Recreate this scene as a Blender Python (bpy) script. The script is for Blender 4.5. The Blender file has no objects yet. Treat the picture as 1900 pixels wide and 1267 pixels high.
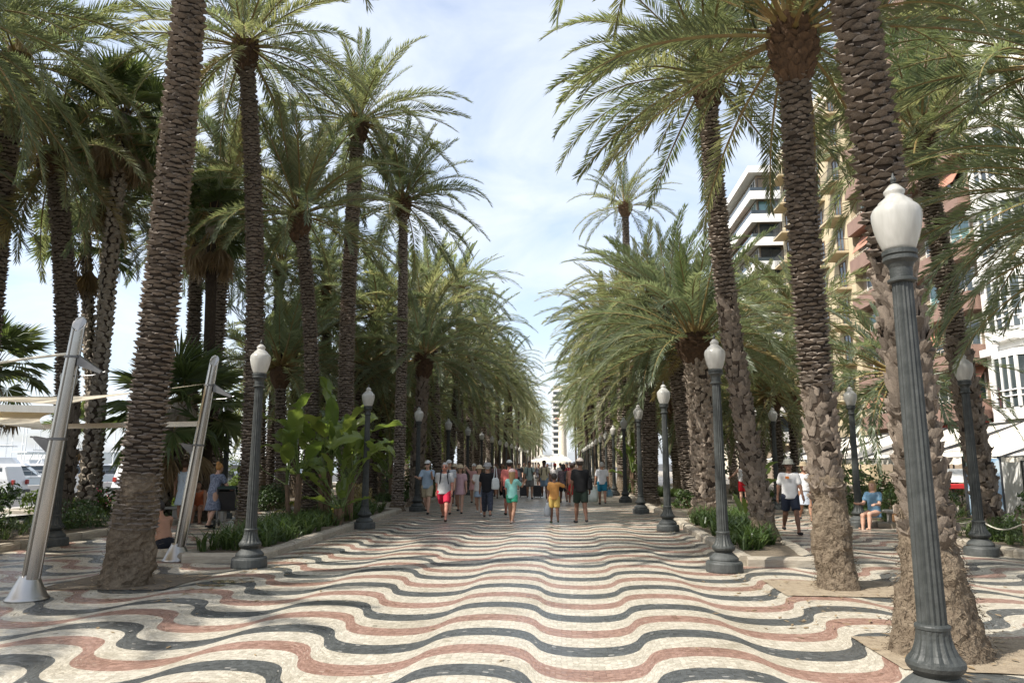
import bpy, math, random
import numpy as np
from mathutils import Vector, Matrix, Euler

random.seed(7)
rng = np.random.default_rng(7)
PI = math.pi
R = math.radians
scene = bpy.context.scene
COL = scene.collection

# ------------------------------------------------------------------ camera
CAM_H = 1.65
PITCH, YAW = R(9.374), R(3.908)
FPX, CX, CY = 1372.0, 950.0, 633.5
cam_d = bpy.data.cameras.new('camera')
cam = bpy.data.objects.new('camera', cam_d)
COL.objects.link(cam)
cam_d.sensor_width = 36.0
cam_d.lens = 36.0 * FPX / 1900.0
cam_d.clip_start = 0.05
cam_d.clip_end = 6000
cam.location = (0, 0, CAM_H)
cam.rotation_euler = (PI / 2 + PITCH, 0, YAW)
scene.camera = cam

# ------------------------------------------------------------------ sun, sky, exposure
SUN_AZ = (-0.85, -0.52)          # horizontal direction towards the sun
SUN_EL = R(48)
world = bpy.data.worlds.new('World')
scene.world = world
world.use_nodes = True
wn, wl = world.node_tree.nodes, world.node_tree.links
wn.clear()
w_out = wn.new('ShaderNodeOutputWorld')
w_bg = wn.new('ShaderNodeBackground')
w_bg.inputs['Strength'].default_value = 0.15
sky = wn.new('ShaderNodeTexSky')
sky.sky_type = 'NISHITA'
sky.sun_disc = False
sky.sun_elevation = SUN_EL
sky.sun_rotation = math.atan2(SUN_AZ[0], SUN_AZ[1])
sky.air_density = 1.0
sky.dust_density = 2.2
sky.ozone_density = 1.2
w_tc = wn.new('ShaderNodeTexCoord')
w_sep = wn.new('ShaderNodeSeparateXYZ')
w_add = wn.new('ShaderNodeMath'); w_add.operation = 'ADD'; w_add.inputs[1].default_value = 0.22
w_dx = wn.new('ShaderNodeMath'); w_dx.operation = 'DIVIDE'
w_dy = wn.new('ShaderNodeMath'); w_dy.operation = 'DIVIDE'
w_max = wn.new('ShaderNodeMath'); w_max.operation = 'MAXIMUM'; w_max.inputs[1].default_value = 0.0
w_cmb = wn.new('ShaderNodeCombineXYZ')
wl.new(w_tc.outputs['Generated'], w_sep.inputs[0])
wl.new(w_sep.outputs[2], w_max.inputs[0]); wl.new(w_max.outputs[0], w_add.inputs[0])
wl.new(w_sep.outputs[0], w_dx.inputs[0]); wl.new(w_add.outputs[0], w_dx.inputs[1])
wl.new(w_sep.outputs[1], w_dy.inputs[0]); wl.new(w_add.outputs[0], w_dy.inputs[1])
wl.new(w_dx.outputs[0], w_cmb.inputs[0]); wl.new(w_dy.outputs[0], w_cmb.inputs[1])
w_ns = wn.new('ShaderNodeTexNoise')
w_ns.inputs['Scale'].default_value = 2.3
w_ns.inputs['Detail'].default_value = 7
w_ns.inputs['Roughness'].default_value = 0.55
w_ns.inputs['Distortion'].default_value = 0.5
wl.new(w_cmb.outputs[0], w_ns.inputs['Vector'])
w_rp = wn.new('ShaderNodeValToRGB')
w_rp.color_ramp.elements[0].position = 0.36; w_rp.color_ramp.elements[0].color = (0.36, 0.36, 0.36, 1)
w_rp.color_ramp.elements[1].position = 0.66; w_rp.color_ramp.elements[1].color = (0.92, 0.92, 0.92, 1)
wl.new(w_ns.outputs['Fac'], w_rp.inputs[0])
w_mix = wn.new('ShaderNodeMix'); w_mix.data_type = 'RGBA'
w_mix.inputs['B'].default_value = (3.8, 4.05, 4.45, 1)
wl.new(w_rp.outputs[0], w_mix.inputs['Factor'])
wl.new(sky.outputs[0], w_mix.inputs['A'])
wl.new(w_mix.outputs['Result'], w_bg.inputs['Color'])
wl.new(w_bg.outputs[0], w_out.inputs['Surface'])

sun_d = bpy.data.lights.new('sun', 'SUN')
sun_d.energy = 4.4
sun_d.angle = R(0.53)
sun_d.color = (1.0, 0.95, 0.87)
sun = bpy.data.objects.new('sun', sun_d)
COL.objects.link(sun)
_h = math.hypot(*SUN_AZ)
sdir = Vector((SUN_AZ[0] / _h * math.cos(SUN_EL), SUN_AZ[1] / _h * math.cos(SUN_EL), math.sin(SUN_EL)))
sun.rotation_euler = sdir.to_track_quat('Z', 'Y').to_euler()
sun.location = (-30, -20, 60)

scene.view_settings.view_transform = 'Standard'
scene.view_settings.look = 'None'
scene.view_settings.exposure = 0.88
scene.view_settings.gamma = 1.0
scene.view_settings.use_curve_mapping = False
scene.render.engine = 'CYCLES'
scene.cycles.max_bounces = 6
scene.cycles.diffuse_bounces = 3
scene.cycles.glossy_bounces = 2
scene.cycles.transmission_bounces = 4
scene.cycles.transparent_max_bounces = 6
scene.cycles.caustics_reflective = False
scene.cycles.caustics_refractive = False

# ------------------------------------------------------------------ photo measurement -> world position
_ca, _sa, _cp, _sp = math.cos(YAW), math.sin(YAW), math.cos(PITCH), math.sin(PITCH)
_RV = np.array((_ca, _sa, 0)); _FV = np.array((-_sa * _cp, _ca * _cp, _sp)); _UV = np.array((_sa * _sp, -_ca * _sp, _cp))
def ray(px, py):
    return _FV + (px - CX) / FPX * _RV + (CY - py) / FPX * _UV
def G(px, py, z=0.0):
    d = ray(px, py); t = (z - CAM_H) / d[2]
    return Vector((d[0] * t, d[1] * t, z))
def AT(px, py, Y):
    d = ray(px, py); t = Y / d[1]
    return Vector((d[0] * t, Y, CAM_H + d[2] * t))

# ------------------------------------------------------------------ materials
MATS = {}
def new_mat(name):
    m = bpy.data.materials.new(name); m.use_nodes = True
    MATS[name] = m
    nt = m.node_tree; nt.nodes.clear()
    out = nt.nodes.new('ShaderNodeOutputMaterial')
    b = nt.nodes.new('ShaderNodeBsdfPrincipled')
    nt.links.new(b.outputs[0], out.inputs['Surface'])
    return m, nt, b, out
def ramp(nt, cols):
    n = nt.nodes.new('ShaderNodeValToRGB')
    e = n.color_ramp.elements
    while len(e) < len(cols): e.new(0.5)
    for el, (p, c) in zip(e, cols):
        el.position = p; el.color = (*c, 1)
    return n
def mat(name, c1, c2=None, scale=8.0, rough=0.6, metal=0.0, bump=0.0, bscale=None, detail=5, spec=0.5, rand=0.0, coord='Object', stretch=None, mid=0.5):
    """noise-mottled surface; rand = brightness change from object to object"""
    m, nt, b, out = new_mat(name)
    c2 = c2 or tuple(x * 0.8 for x in c1)
    tc = nt.nodes.new('ShaderNodeTexCoord')
    src = tc.outputs[coord]
    if stretch:
        mp = nt.nodes.new('ShaderNodeMapping'); mp.inputs['Scale'].default_value = stretch
        nt.links.new(src, mp.inputs[0]); src = mp.outputs[0]
    ns = nt.nodes.new('ShaderNodeTexNoise')
    ns.inputs['Scale'].default_value = scale; ns.inputs['Detail'].default_value = detail; ns.inputs['Roughness'].default_value = 0.6
    nt.links.new(src, ns.inputs['Vector'])
    rp = ramp(nt, [(mid - 0.18, c1), (mid + 0.2, c2)])
    nt.links.new(ns.outputs['Fac'], rp.inputs[0])
    col = rp.outputs[0]
    if rand:
        oi = nt.nodes.new('ShaderNodeObjectInfo')
        mr = nt.nodes.new('ShaderNodeMapRange'); mr.inputs['To Min'].default_value = 1 - rand; mr.inputs['To Max'].default_value = 1 + rand
        nt.links.new(oi.outputs['Random'], mr.inputs[0])
        mx = nt.nodes.new('ShaderNodeMix'); mx.data_type = 'RGBA'; mx.blend_type = 'MULTIPLY'; mx.inputs['Factor'].default_value = 1
        nt.links.new(col, mx.inputs['A']); nt.links.new(mr.outputs[0], mx.inputs['B'])
        col = mx.outputs['Result']
    nt.links.new(col, b.inputs['Base Color'])
    b.inputs['Roughness'].default_value = rough
    b.inputs['Metallic'].default_value = metal
    b.inputs['Specular IOR Level'].default_value = spec
    if bump:
        n2 = nt.nodes.new('ShaderNodeTexNoise'); n2.inputs['Scale'].default_value = bscale or scale * 3; n2.inputs['Detail'].default_value = 6
        nt.links.new(src, n2.inputs['Vector'])
        bp = nt.nodes.new('ShaderNodeBump'); bp.inputs['Strength'].default_value = bump; bp.inputs['Distance'].default_value = 0.02
        nt.links.new(n2.outputs['Fac'], bp.inputs['Height']); nt.links.new(bp.outputs[0], b.inputs['Normal'])
    return m

def marble(name, base, var, fleck=None, fl=0.965):
    """small irregular tesserae laid along the band (UV in metres)"""
    m, nt, b, out = new_mat(name)
    uv = nt.nodes.new('ShaderNodeTexCoord')
    mp = nt.nodes.new('ShaderNodeMapping'); mp.inputs['Scale'].default_value = (19, 33, 1)
    nt.links.new(uv.outputs['UV'], mp.inputs[0])
    vo = nt.nodes.new('ShaderNodeTexVoronoi'); vo.inputs['Scale'].default_value = 1.0; vo.voronoi_dimensions = '2D'; vo.inputs['Randomness'].default_value = 0.62
    nt.links.new(mp.outputs[0], vo.inputs['Vector'])
    sp = nt.nodes.new('ShaderNodeSeparateColor'); nt.links.new(vo.outputs['Color'], sp.inputs[0])
    rp = ramp(nt, [(0.0, var), (0.5, base), (1.0, tuple(min(0.9, x * 1.22) for x in base))])
    nt.links.new(sp.outputs[0], rp.inputs[0])
    col = rp.outputs[0]
    if fleck:
        gt = nt.nodes.new('ShaderNodeMath'); gt.operation = 'GREATER_THAN'; gt.inputs[1].default_value = fl
        nt.links.new(sp.outputs[1], gt.inputs[0])
        mx = nt.nodes.new('ShaderNodeMix'); mx.data_type = 'RGBA'; mx.inputs['B'].default_value = (*fleck, 1)
        nt.links.new(gt.outputs[0], mx.inputs['Factor']); nt.links.new(col, mx.inputs['A']); col = mx.outputs['Result']
    # joints
    ve = nt.nodes.new('ShaderNodeTexVoronoi'); ve.feature = 'DISTANCE_TO_EDGE'; ve.voronoi_dimensions = '2D'; ve.inputs['Scale'].default_value = 1.0; ve.inputs['Randomness'].default_value = 0.62
    nt.links.new(mp.outputs[0], ve.inputs['Vector'])
    je = nt.nodes.new('ShaderNodeMapRange'); je.inputs['From Max'].default_value = 0.09
    nt.links.new(ve.outputs['Distance'], je.inputs[0])
    jr = ramp(nt, [(0.0, (0.64, 0.61, 0.57)), (1.0, (1, 1, 1))]); nt.links.new(je.outputs[0], jr.inputs[0])
    m1 = nt.nodes.new('ShaderNodeMix'); m1.data_type = 'RGBA'; m1.blend_type = 'MULTIPLY'; m1.inputs['Factor'].default_value = 1
    nt.links.new(col, m1.inputs['A']); nt.links.new(jr.outputs[0], m1.inputs['B'])
    # trodden-in grime in large soft patches
    n1 = nt.nodes.new('ShaderNodeTexNoise'); n1.inputs['Scale'].default_value = 0.9; n1.inputs['Detail'].default_value = 6; n1.inputs['Roughness'].default_value = 0.65
    nt.links.new(uv.outputs['Object'], n1.inputs['Vector'])
    gr = ramp(nt, [(0.28, (0.70, 0.67, 0.61)), (0.46, (0.93, 0.92, 0.89)), (0.66, (1, 1, 1))]); nt.links.new(n1.outputs['Fac'], gr.inputs[0])
    m2 = nt.nodes.new('ShaderNodeMix'); m2.data_type = 'RGBA'; m2.blend_type = 'MULTIPLY'; m2.inputs['Factor'].default_value = 1
    nt.links.new(m1.outputs['Result'], m2.inputs['A']); nt.links.new(gr.outputs[0], m2.inputs['B'])
    # trodden chewing gum and drips
    vg = nt.nodes.new('ShaderNodeTexVoronoi'); vg.inputs['Scale'].default_value = 2.6; nt.links.new(uv.outputs['Object'], vg.inputs['Vector'])
    sg_ = nt.nodes.new('ShaderNodeSeparateColor'); nt.links.new(vg.outputs['Color'], sg_.inputs[0])
    th = nt.nodes.new('ShaderNodeMath'); th.operation = 'MULTIPLY'; th.inputs[1].default_value = 0.085; nt.links.new(sg_.outputs[0], th.inputs[0])
    lt = nt.nodes.new('ShaderNodeMath'); lt.operation = 'LESS_THAN'; nt.links.new(vg.outputs['Distance'], lt.inputs[0]); nt.links.new(th.outputs[0], lt.inputs[1])
    m3 = nt.nodes.new('ShaderNodeMix'); m3.data_type = 'RGBA'; m3.blend_type = 'MULTIPLY'; m3.inputs['B'].default_value = (0.55, 0.54, 0.52, 1)
    nt.links.new(lt.outputs[0], m3.inputs['Factor']); nt.links.new(m2.outputs['Result'], m3.inputs['A'])
    nt.links.new(m3.outputs['Result'], b.inputs['Base Color'])
    b.inputs['Roughness'].default_value = 0.34
    rr = nt.nodes.new('ShaderNodeMapRange'); rr.inputs['To Min'].default_value = 0.26; rr.inputs['To Max'].default_value = 0.5
    nt.links.new(sp.outputs[2], rr.inputs[0]); nt.links.new(rr.outputs[0], b.inputs['Roughness'])
    bp = nt.nodes.new('ShaderNodeBump'); bp.inputs['Strength'].default_value = 0.25; bp.inputs['Distance'].default_value = 0.003
    nt.links.new(je.outputs[0], bp.inputs['Height']); nt.links.new(bp.outputs[0], b.inputs['Normal'])
    return m

def leafmat(name, cols, rough=0.42, trans=0.28, tcol=None, rib=False):
    m, nt, b, out = new_mat(name)
    ge = nt.nodes.new('ShaderNodeNewGeometry'); oi = nt.nodes.new('ShaderNodeObjectInfo')
    ad = nt.nodes.new('ShaderNodeMath'); ad.operation = 'MULTIPLY_ADD'; ad.inputs[1].default_value = 0.45
    ml = nt.nodes.new('ShaderNodeMath'); ml.operation = 'MULTIPLY'; ml.inputs[1].default_value = 0.55
    nt.links.new(oi.outputs['Random'], ml.inputs[0])
    nt.links.new(ge.outputs['Random Per Island'], ad.inputs[0]); nt.links.new(ml.outputs[0], ad.inputs[2])
    n = len(cols)
    rp = ramp(nt, [(i / (n - 1), c) for i, c in enumerate(cols)])
    nt.links.new(ad.outputs[0], rp.inputs[0])
    nt.links.new(rp.outputs[0], b.inputs['Base Color'])
    b.inputs['Roughness'].default_value = rough
    b.inputs['Specular IOR Level'].default_value = 0.5
    tr = nt.nodes.new('ShaderNodeBsdfTranslucent')
    mc = nt.nodes.new('ShaderNodeMix'); mc.data_type = 'RGBA'; mc.blend_type = 'MULTIPLY'; mc.inputs['Factor'].default_value = 1
    mc.inputs['B'].default_value = (*(tcol or (1.45, 1.45, 0.95)), 1)
    nt.links.new(rp.outputs[0], mc.inputs['A']); nt.links.new(mc.outputs['Result'], tr.inputs['Color'])
    mx = nt.nodes.new('ShaderNodeMixShader'); mx.inputs[0].default_value = trans
    nt.links.new(b.outputs[0], mx.inputs[1]); nt.links.new(tr.outputs[0], mx.inputs[2]); nt.links.new(mx.outputs[0], out.inputs['Surface'])
    return m

marble('marble_cream', (0.455, 0.422, 0.355), (0.375, 0.342, 0.278))
marble('marble_dark', (0.076, 0.081, 0.081), (0.050, 0.054, 0.055), (0.24, 0.235, 0.22), 0.982)
marble('marble_red', (0.275, 0.172, 0.137), (0.21, 0.122, 0.094), (0.36, 0.26, 0.21), 0.965)
mat('far_paving', (0.36, 0.32, 0.26), (0.24, 0.21, 0.18), scale=0.6, rough=0.4)
mat('slab', (0.3, 0.28, 0.24), scale=2, rough=0.8)
mat('asphalt', (0.055, 0.054, 0.052), (0.085, 0.083, 0.08), scale=1.5, rough=0.85, bump=0.2, bscale=60)
mat('terrace', (0.32, 0.29, 0.25), (0.24, 0.22, 0.19), scale=1.2, rough=0.7)
mat('line_paint', (0.7, 0.7, 0.68), (0.5, 0.5, 0.48), scale=9, rough=0.7)
mat('kerb_stone', (0.40, 0.355, 0.285), (0.27, 0.235, 0.18), scale=7, rough=0.8, bump=0.5, bscale=30, rand=0.14)
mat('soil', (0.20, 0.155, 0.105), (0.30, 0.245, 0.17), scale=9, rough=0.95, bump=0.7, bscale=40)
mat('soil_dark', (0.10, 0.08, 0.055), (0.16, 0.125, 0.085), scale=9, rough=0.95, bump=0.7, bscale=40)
mat('iron', (0.024, 0.027, 0.025), (0.052, 0.056, 0.053), scale=11, rough=0.52, bump=0.15, bscale=70, spec=0.35, detail=9)
mat('iron_base', (0.036, 0.040, 0.038), (0.072, 0.076, 0.073), scale=7, rough=0.6, bump=0.15, bscale=50, spec=0.4)
mat('steel', (0.40, 0.385, 0.36), (0.35, 0.335, 0.31), scale=3, rough=0.22, metal=1.0, stretch=(6, 6, 0.5))
mat('steel_plain', (0.40, 0.39, 0.37), (0.36, 0.35, 0.33), scale=2, rough=0.36, metal=1.0)
mat('steel_dark', (0.16, 0.155, 0.15), (0.10, 0.1, 0.1), scale=6, rough=0.4, metal=0.7)
mat('bark', (0.122, 0.100, 0.081), (0.285, 0.240, 0.198), scale=9, rough=0.92, bump=0.6, bscale=45, rand=0.30, spec=0.2)
mat('bark_core', (0.03, 0.022, 0.016), (0.06, 0.045, 0.034), scale=12, rough=0.95, bump=0.6, bscale=50, spec=0.15)  # darkened core: shade in the gaps between leaf bases is painted in
mat('boot', (0.275, 0.228, 0.182), (0.125, 0.098, 0.076), scale=12, rough=0.92, bump=0.8, bscale=30, rand=0.36, spec=0.15, coord='Generated', stretch=(2.2, 2.2, 0.35))
mat('boot_heart', (0.135, 0.082, 0.048), (0.062, 0.040, 0.027), scale=13, rough=0.9, bump=0.6, bscale=50, rand=0.3, spec=0.2)
mat('fan_bark', (0.33, 0.29, 0.235), (0.16, 0.13, 0.10), scale=9, rough=0.92, bump=0.6, bscale=45, rand=0.30, spec=0.2)
mat('root_mass', (0.085, 0.064, 0.045), (0.20, 0.16, 0.115), scale=16, rough=0.97, bump=1.0, bscale=48, spec=0.1, detail=8)
mat('petiole', (0.24, 0.21, 0.075), (0.19, 0.11, 0.045), scale=3, rough=0.55)
leafmat('frond_green', [(0.097, 0.115, 0.066), (0.152, 0.172, 0.098), (0.208, 0.22, 0.128), (0.3, 0.29, 0.183)], rough=0.33, trans=0.50)
leafmat('frond_deep', [(0.085, 0.112, 0.074), (0.132, 0.162, 0.102), (0.185, 0.215, 0.135), (0.255, 0.274, 0.18)], rough=0.33, trans=0.50)
leafmat('frond_fresh', [(0.106, 0.139, 0.07), (0.148, 0.186, 0.09), (0.194, 0.232, 0.116)], rough=0.36, trans=0.38)
leafmat('frond_old', [(0.20, 0.165, 0.06), (0.27, 0.215, 0.085), (0.33, 0.26, 0.13)], trans=0.2)
leafmat('fan_green', [(0.060, 0.085, 0.034), (0.095, 0.13, 0.048), (0.16, 0.18, 0.075)], trans=0.42)
leafmat('fan_dead', [(0.22, 0.155, 0.085), (0.30, 0.22, 0.13), (0.16, 0.11, 0.06)], trans=0.15)
leafmat('paddle_green', [(0.070, 0.115, 0.028), (0.115, 0.165, 0.040), (0.165, 0.21, 0.052), (0.22, 0.245, 0.07)], rough=0.30, trans=0.42)
leafmat('paddle_yellow', [(0.42, 0.34, 0.05), (0.33, 0.31, 0.06)], rough=0.4, trans=0.3)
leafmat('strap_green', [(0.040, 0.072, 0.022), (0.072, 0.115, 0.034), (0.15, 0.18, 0.07)], rough=0.4)
leafmat('bush_green', [(0.028, 0.055, 0.016), (0.050, 0.085, 0.022), (0.080, 0.12, 0.034)], rough=0.45)
leafmat('tree_green', [(0.05, 0.085, 0.016), (0.095, 0.14, 0.024), (0.16, 0.21, 0.035)], rough=0.5, trans=0.4)
leafmat('flower_pink', [(0.45, 0.06, 0.16), (0.55, 0.14, 0.25)], trans=0.3)
mat('stem_brown', (0.16, 0.10, 0.06), (0.09, 0.06, 0.035), scale=10, rough=0.8)
mat('stem_green', (0.13, 0.18, 0.05), (0.09, 0.13, 0.035), scale=6, rough=0.5)
mat('sail_cloth', (0.74, 0.69, 0.58), (0.66, 0.61, 0.50), scale=3, rough=0.8)
_s = MATS['sail_cloth'].node_tree; _sb = next(n for n in _s.nodes if n.type == 'BSDF_PRINCIPLED'); _so = next(n for n in _s.nodes if n.type == 'OUTPUT_MATERIAL')
_st = _s.nodes.new('ShaderNodeBsdfTranslucent'); _st.inputs['Color'].default_value = (0.78, 0.70, 0.55, 1); _sx = _s.nodes.new('ShaderNodeMixShader'); _sx.inputs[0].default_value = 0.5
_s.links.new(_sb.outputs[0], _sx.inputs[1]); _s.links.new(_st.outputs[0], _sx.inputs[2]); _s.links.new(_sx.outputs[0], _so.inputs['Surface'])
mat('rope', (0.62, 0.58, 0.48), rough=0.8)
mat('awning_cloth', (0.74, 0.70, 0.62), (0.66, 0.61, 0.52), scale=1.5, rough=0.85)
mat('white_paint', (0.78, 0.77, 0.74), (0.70, 0.69, 0.66), scale=2, rough=0.5)
mat('white_render', (0.78, 0.76, 0.72), (0.70, 0.68, 0.64), scale=0.6, rough=0.8)
mat('cream_render', (0.70, 0.63, 0.52), (0.62, 0.55, 0.44), scale=0.7, rough=0.85)
mat('ochre_render', (0.50, 0.415, 0.275), (0.45, 0.37, 0.24), scale=0.5, rough=0.85)
mat('brick_render', (0.25, 0.16, 0.125), (0.20, 0.125, 0.098), scale=1.2, rough=0.85)
mat('brown_render', (0.30, 0.235, 0.17), (0.24, 0.19, 0.135), scale=1.0, rough=0.85)
mat('terracotta_blind', (0.42, 0.20, 0.135), (0.36, 0.165, 0.11), scale=2, rough=0.7)
mat('roof_slab', (0.30, 0.28, 0.26), scale=0.5, rough=0.9)
mat('rail_dark', (0.05, 0.05, 0.05), rough=0.5)
mat('glass_pane', (0.03, 0.04, 0.045), (0.06, 0.075, 0.08), scale=0.7, rough=0.08, spec=0.8, rand=0.4)
mat('glass_teal', (0.17, 0.33, 0.33), (0.12, 0.25, 0.26), scale=0.8, rough=0.1, spec=0.8)
mat('amber_glass', (0.36, 0.19, 0.055), (0.25, 0.12, 0.03), scale=3, rough=0.15)
mat('black_rubber', (0.016, 0.016, 0.017), rough=0.75)
mat('black_plastic', (0.018, 0.018, 0.02), (0.03, 0.03, 0.032), scale=5, rough=0.45)
mat('car_white', (0.72, 0.72, 0.71), (0.68, 0.68, 0.67), scale=1, rough=0.22, spec=0.6)
mat('car_grey', (0.22, 0.23, 0.24), (0.2, 0.2, 0.21), scale=1, rough=0.22, spec=0.6)
mat('hull_white', (0.76, 0.76, 0.75), (0.70, 0.70, 0.69), scale=0.5, rough=0.3)
mat('hull_navy', (0.03, 0.045, 0.09), (0.04, 0.05, 0.09), scale=0.5, rough=0.3)
mat('alloy', (0.45, 0.45, 0.45), (0.35, 0.35, 0.35), scale=3, rough=0.35, metal=0.8)
mat('lamp_red', (0.35, 0.03, 0.02), rough=0.3)
mat('sign_red', (0.58, 0.035, 0.035), (0.52, 0.03, 0.03), scale=3, rough=0.5)
mat('sign_orange', (0.75, 0.22, 0.03), rough=0.5)
mat('sign_white', (0.78, 0.77, 0.74), rough=0.6)
mat('poster_blue', (0.18, 0.36, 0.56), (0.62, 0.70, 0.74), scale=2.2, rough=0.4, mid=0.52)
mat('poster_pale', (0.62, 0.72, 0.78), rough=0.4)
mat('wood', (0.20, 0.13, 0.075), (0.14, 0.09, 0.05), scale=6, rough=0.7, stretch=(1, 1, 8))
mat('stone_pale', (0.60, 0.54, 0.44), (0.50, 0.45, 0.36), scale=2, rough=0.85)
mat('breakwater', (0.30, 0.27, 0.23), (0.22, 0.2, 0.17), scale=0.4, rough=0.95)
mat('concrete', (0.42, 0.40, 0.36), (0.34, 0.32, 0.29), scale=2, rough=0.85)
# globe of opal plastic
_m, _nt, _b, _o = new_mat('opal')
_b.inputs['Base Color'].default_value = (0.74, 0.72, 0.66, 1); _b.inputs['Roughness'].default_value = 0.22
_tc = _nt.nodes.new('ShaderNodeTexCoord'); _n = _nt.nodes.new('ShaderNodeTexNoise'); _n.inputs['Scale'].default_value = 9
_mp = _nt.nodes.new('ShaderNodeMapping'); _mp.inputs['Scale'].default_value = (3, 3, 0.4)
_nt.links.new(_tc.outputs['Object'], _mp.inputs[0]); _nt.links.new(_mp.outputs[0], _n.inputs['Vector'])
_r = ramp(_nt, [(0.3, (0.46, 0.45, 0.41)), (0.7, (0.56, 0.55, 0.51))]); _nt.links.new(_n.outputs['Fac'], _r.inputs[0]); _nt.links.new(_r.outputs[0], _b.inputs['Base Color'])
_t = _nt.nodes.new('ShaderNodeBsdfTranslucent'); _t.inputs['Color'].default_value = (0.55, 0.54, 0.50, 1)
_x = _nt.nodes.new('ShaderNodeMixShader'); _x.inputs[0].default_value = 0.35
_nt.links.new(_b.outputs[0], _x.inputs[1]); _nt.links.new(_t.outputs[0], _x.inputs[2]); _nt.links.new(_x.outputs[0], _o.inputs['Surface'])
# harbour water
_m, _nt, _b, _o = new_mat('sea_water')
_b.inputs['Base Color'].default_value = (0.03, 0.07, 0.09, 1); _b.inputs['Roughness'].default_value = 0.12
_tc = _nt.nodes.new('ShaderNodeTexCoord'); _n = _nt.nodes.new('ShaderNodeTexNoise'); _n.inputs['Scale'].default_value = 0.8; _n.inputs['Detail'].default_value = 6
_nt.links.new(_tc.outputs['Object'], _n.inputs['Vector'])
_bp = _nt.nodes.new('ShaderNodeBump'); _bp.inputs['Strength'].default_value = 0.5; _bp.inputs['Distance'].default_value = 0.2
_nt.links.new(_n.outputs['Fac'], _bp.inputs['Height']); _nt.links.new(_bp.outputs[0], _b.inputs['Normal'])

_cloth = {}
def cloth(rgb, c2=None, scale=14, rough=0.85):
    key = (tuple(rgb), c2, scale)
    if key not in _cloth:
        _cloth[key] = mat('fabric_%d' % len(_cloth), rgb, c2 or tuple(x * 0.86 for x in rgb), scale=scale, rough=rough, spec=0.2, bump=0.25, bscale=14)
    return _cloth[key].name
def M(name): return MATS[name]

# ------------------------------------------------------------------ mesh helpers
def mesh(name, V, F, mats, midx=None, smooth=False, uv=None):
    me = bpy.data.meshes.new(name)
    me.from_pydata([tuple(v) for v in V], [], [tuple(f) for f in F])
    for m in (mats if isinstance(mats, (list, tuple)) else [mats]):
        me.materials.append(M(m))
    if midx is not None: me.polygons.foreach_set('material_index', np.asarray(midx, dtype=np.int32))
    if smooth: me.polygons.foreach_set('use_smooth', np.ones(len(me.polygons), dtype=bool))
    if uv is not None:
        l = me.uv_layers.new(name='UVMap')
        vi = np.empty(len(me.loops), dtype=np.int32); me.loops.foreach_get('vertex_index', vi)
        l.data.foreach_set('uv', np.asarray(uv, dtype=np.float32)[vi].ravel())
    me.update()
    return me
def obj(name, me, parent=None, loc=None, rot=None, scale=None, mtx=None):
    o = bpy.data.objects.new(name, me); COL.objects.link(o)
    if parent is not None: o.parent = parent
    if mtx is not None: o.matrix_basis = mtx
    else:
        if loc is not None: o.location = loc
        if rot is not None: o.rotation_euler = rot
        if scale is not None: o.scale = scale if hasattr(scale, '__len__') else (scale,) * 3
    return o
def empty(name, loc=(0, 0, 0), rz=0.0):
    o = bpy.data.objects.new(name, None); COL.objects.link(o)
    o.location = loc; o.rotation_euler = (0, 0, rz); o.empty_display_size = 0.2
    return o
def tag(o, label=None, cat=None, group=None, kind=None):
    if label: o['label'] = label
    if cat: o['category'] = cat
    if group: o['group'] = group
    if kind: o['kind'] = kind
    return o

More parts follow.
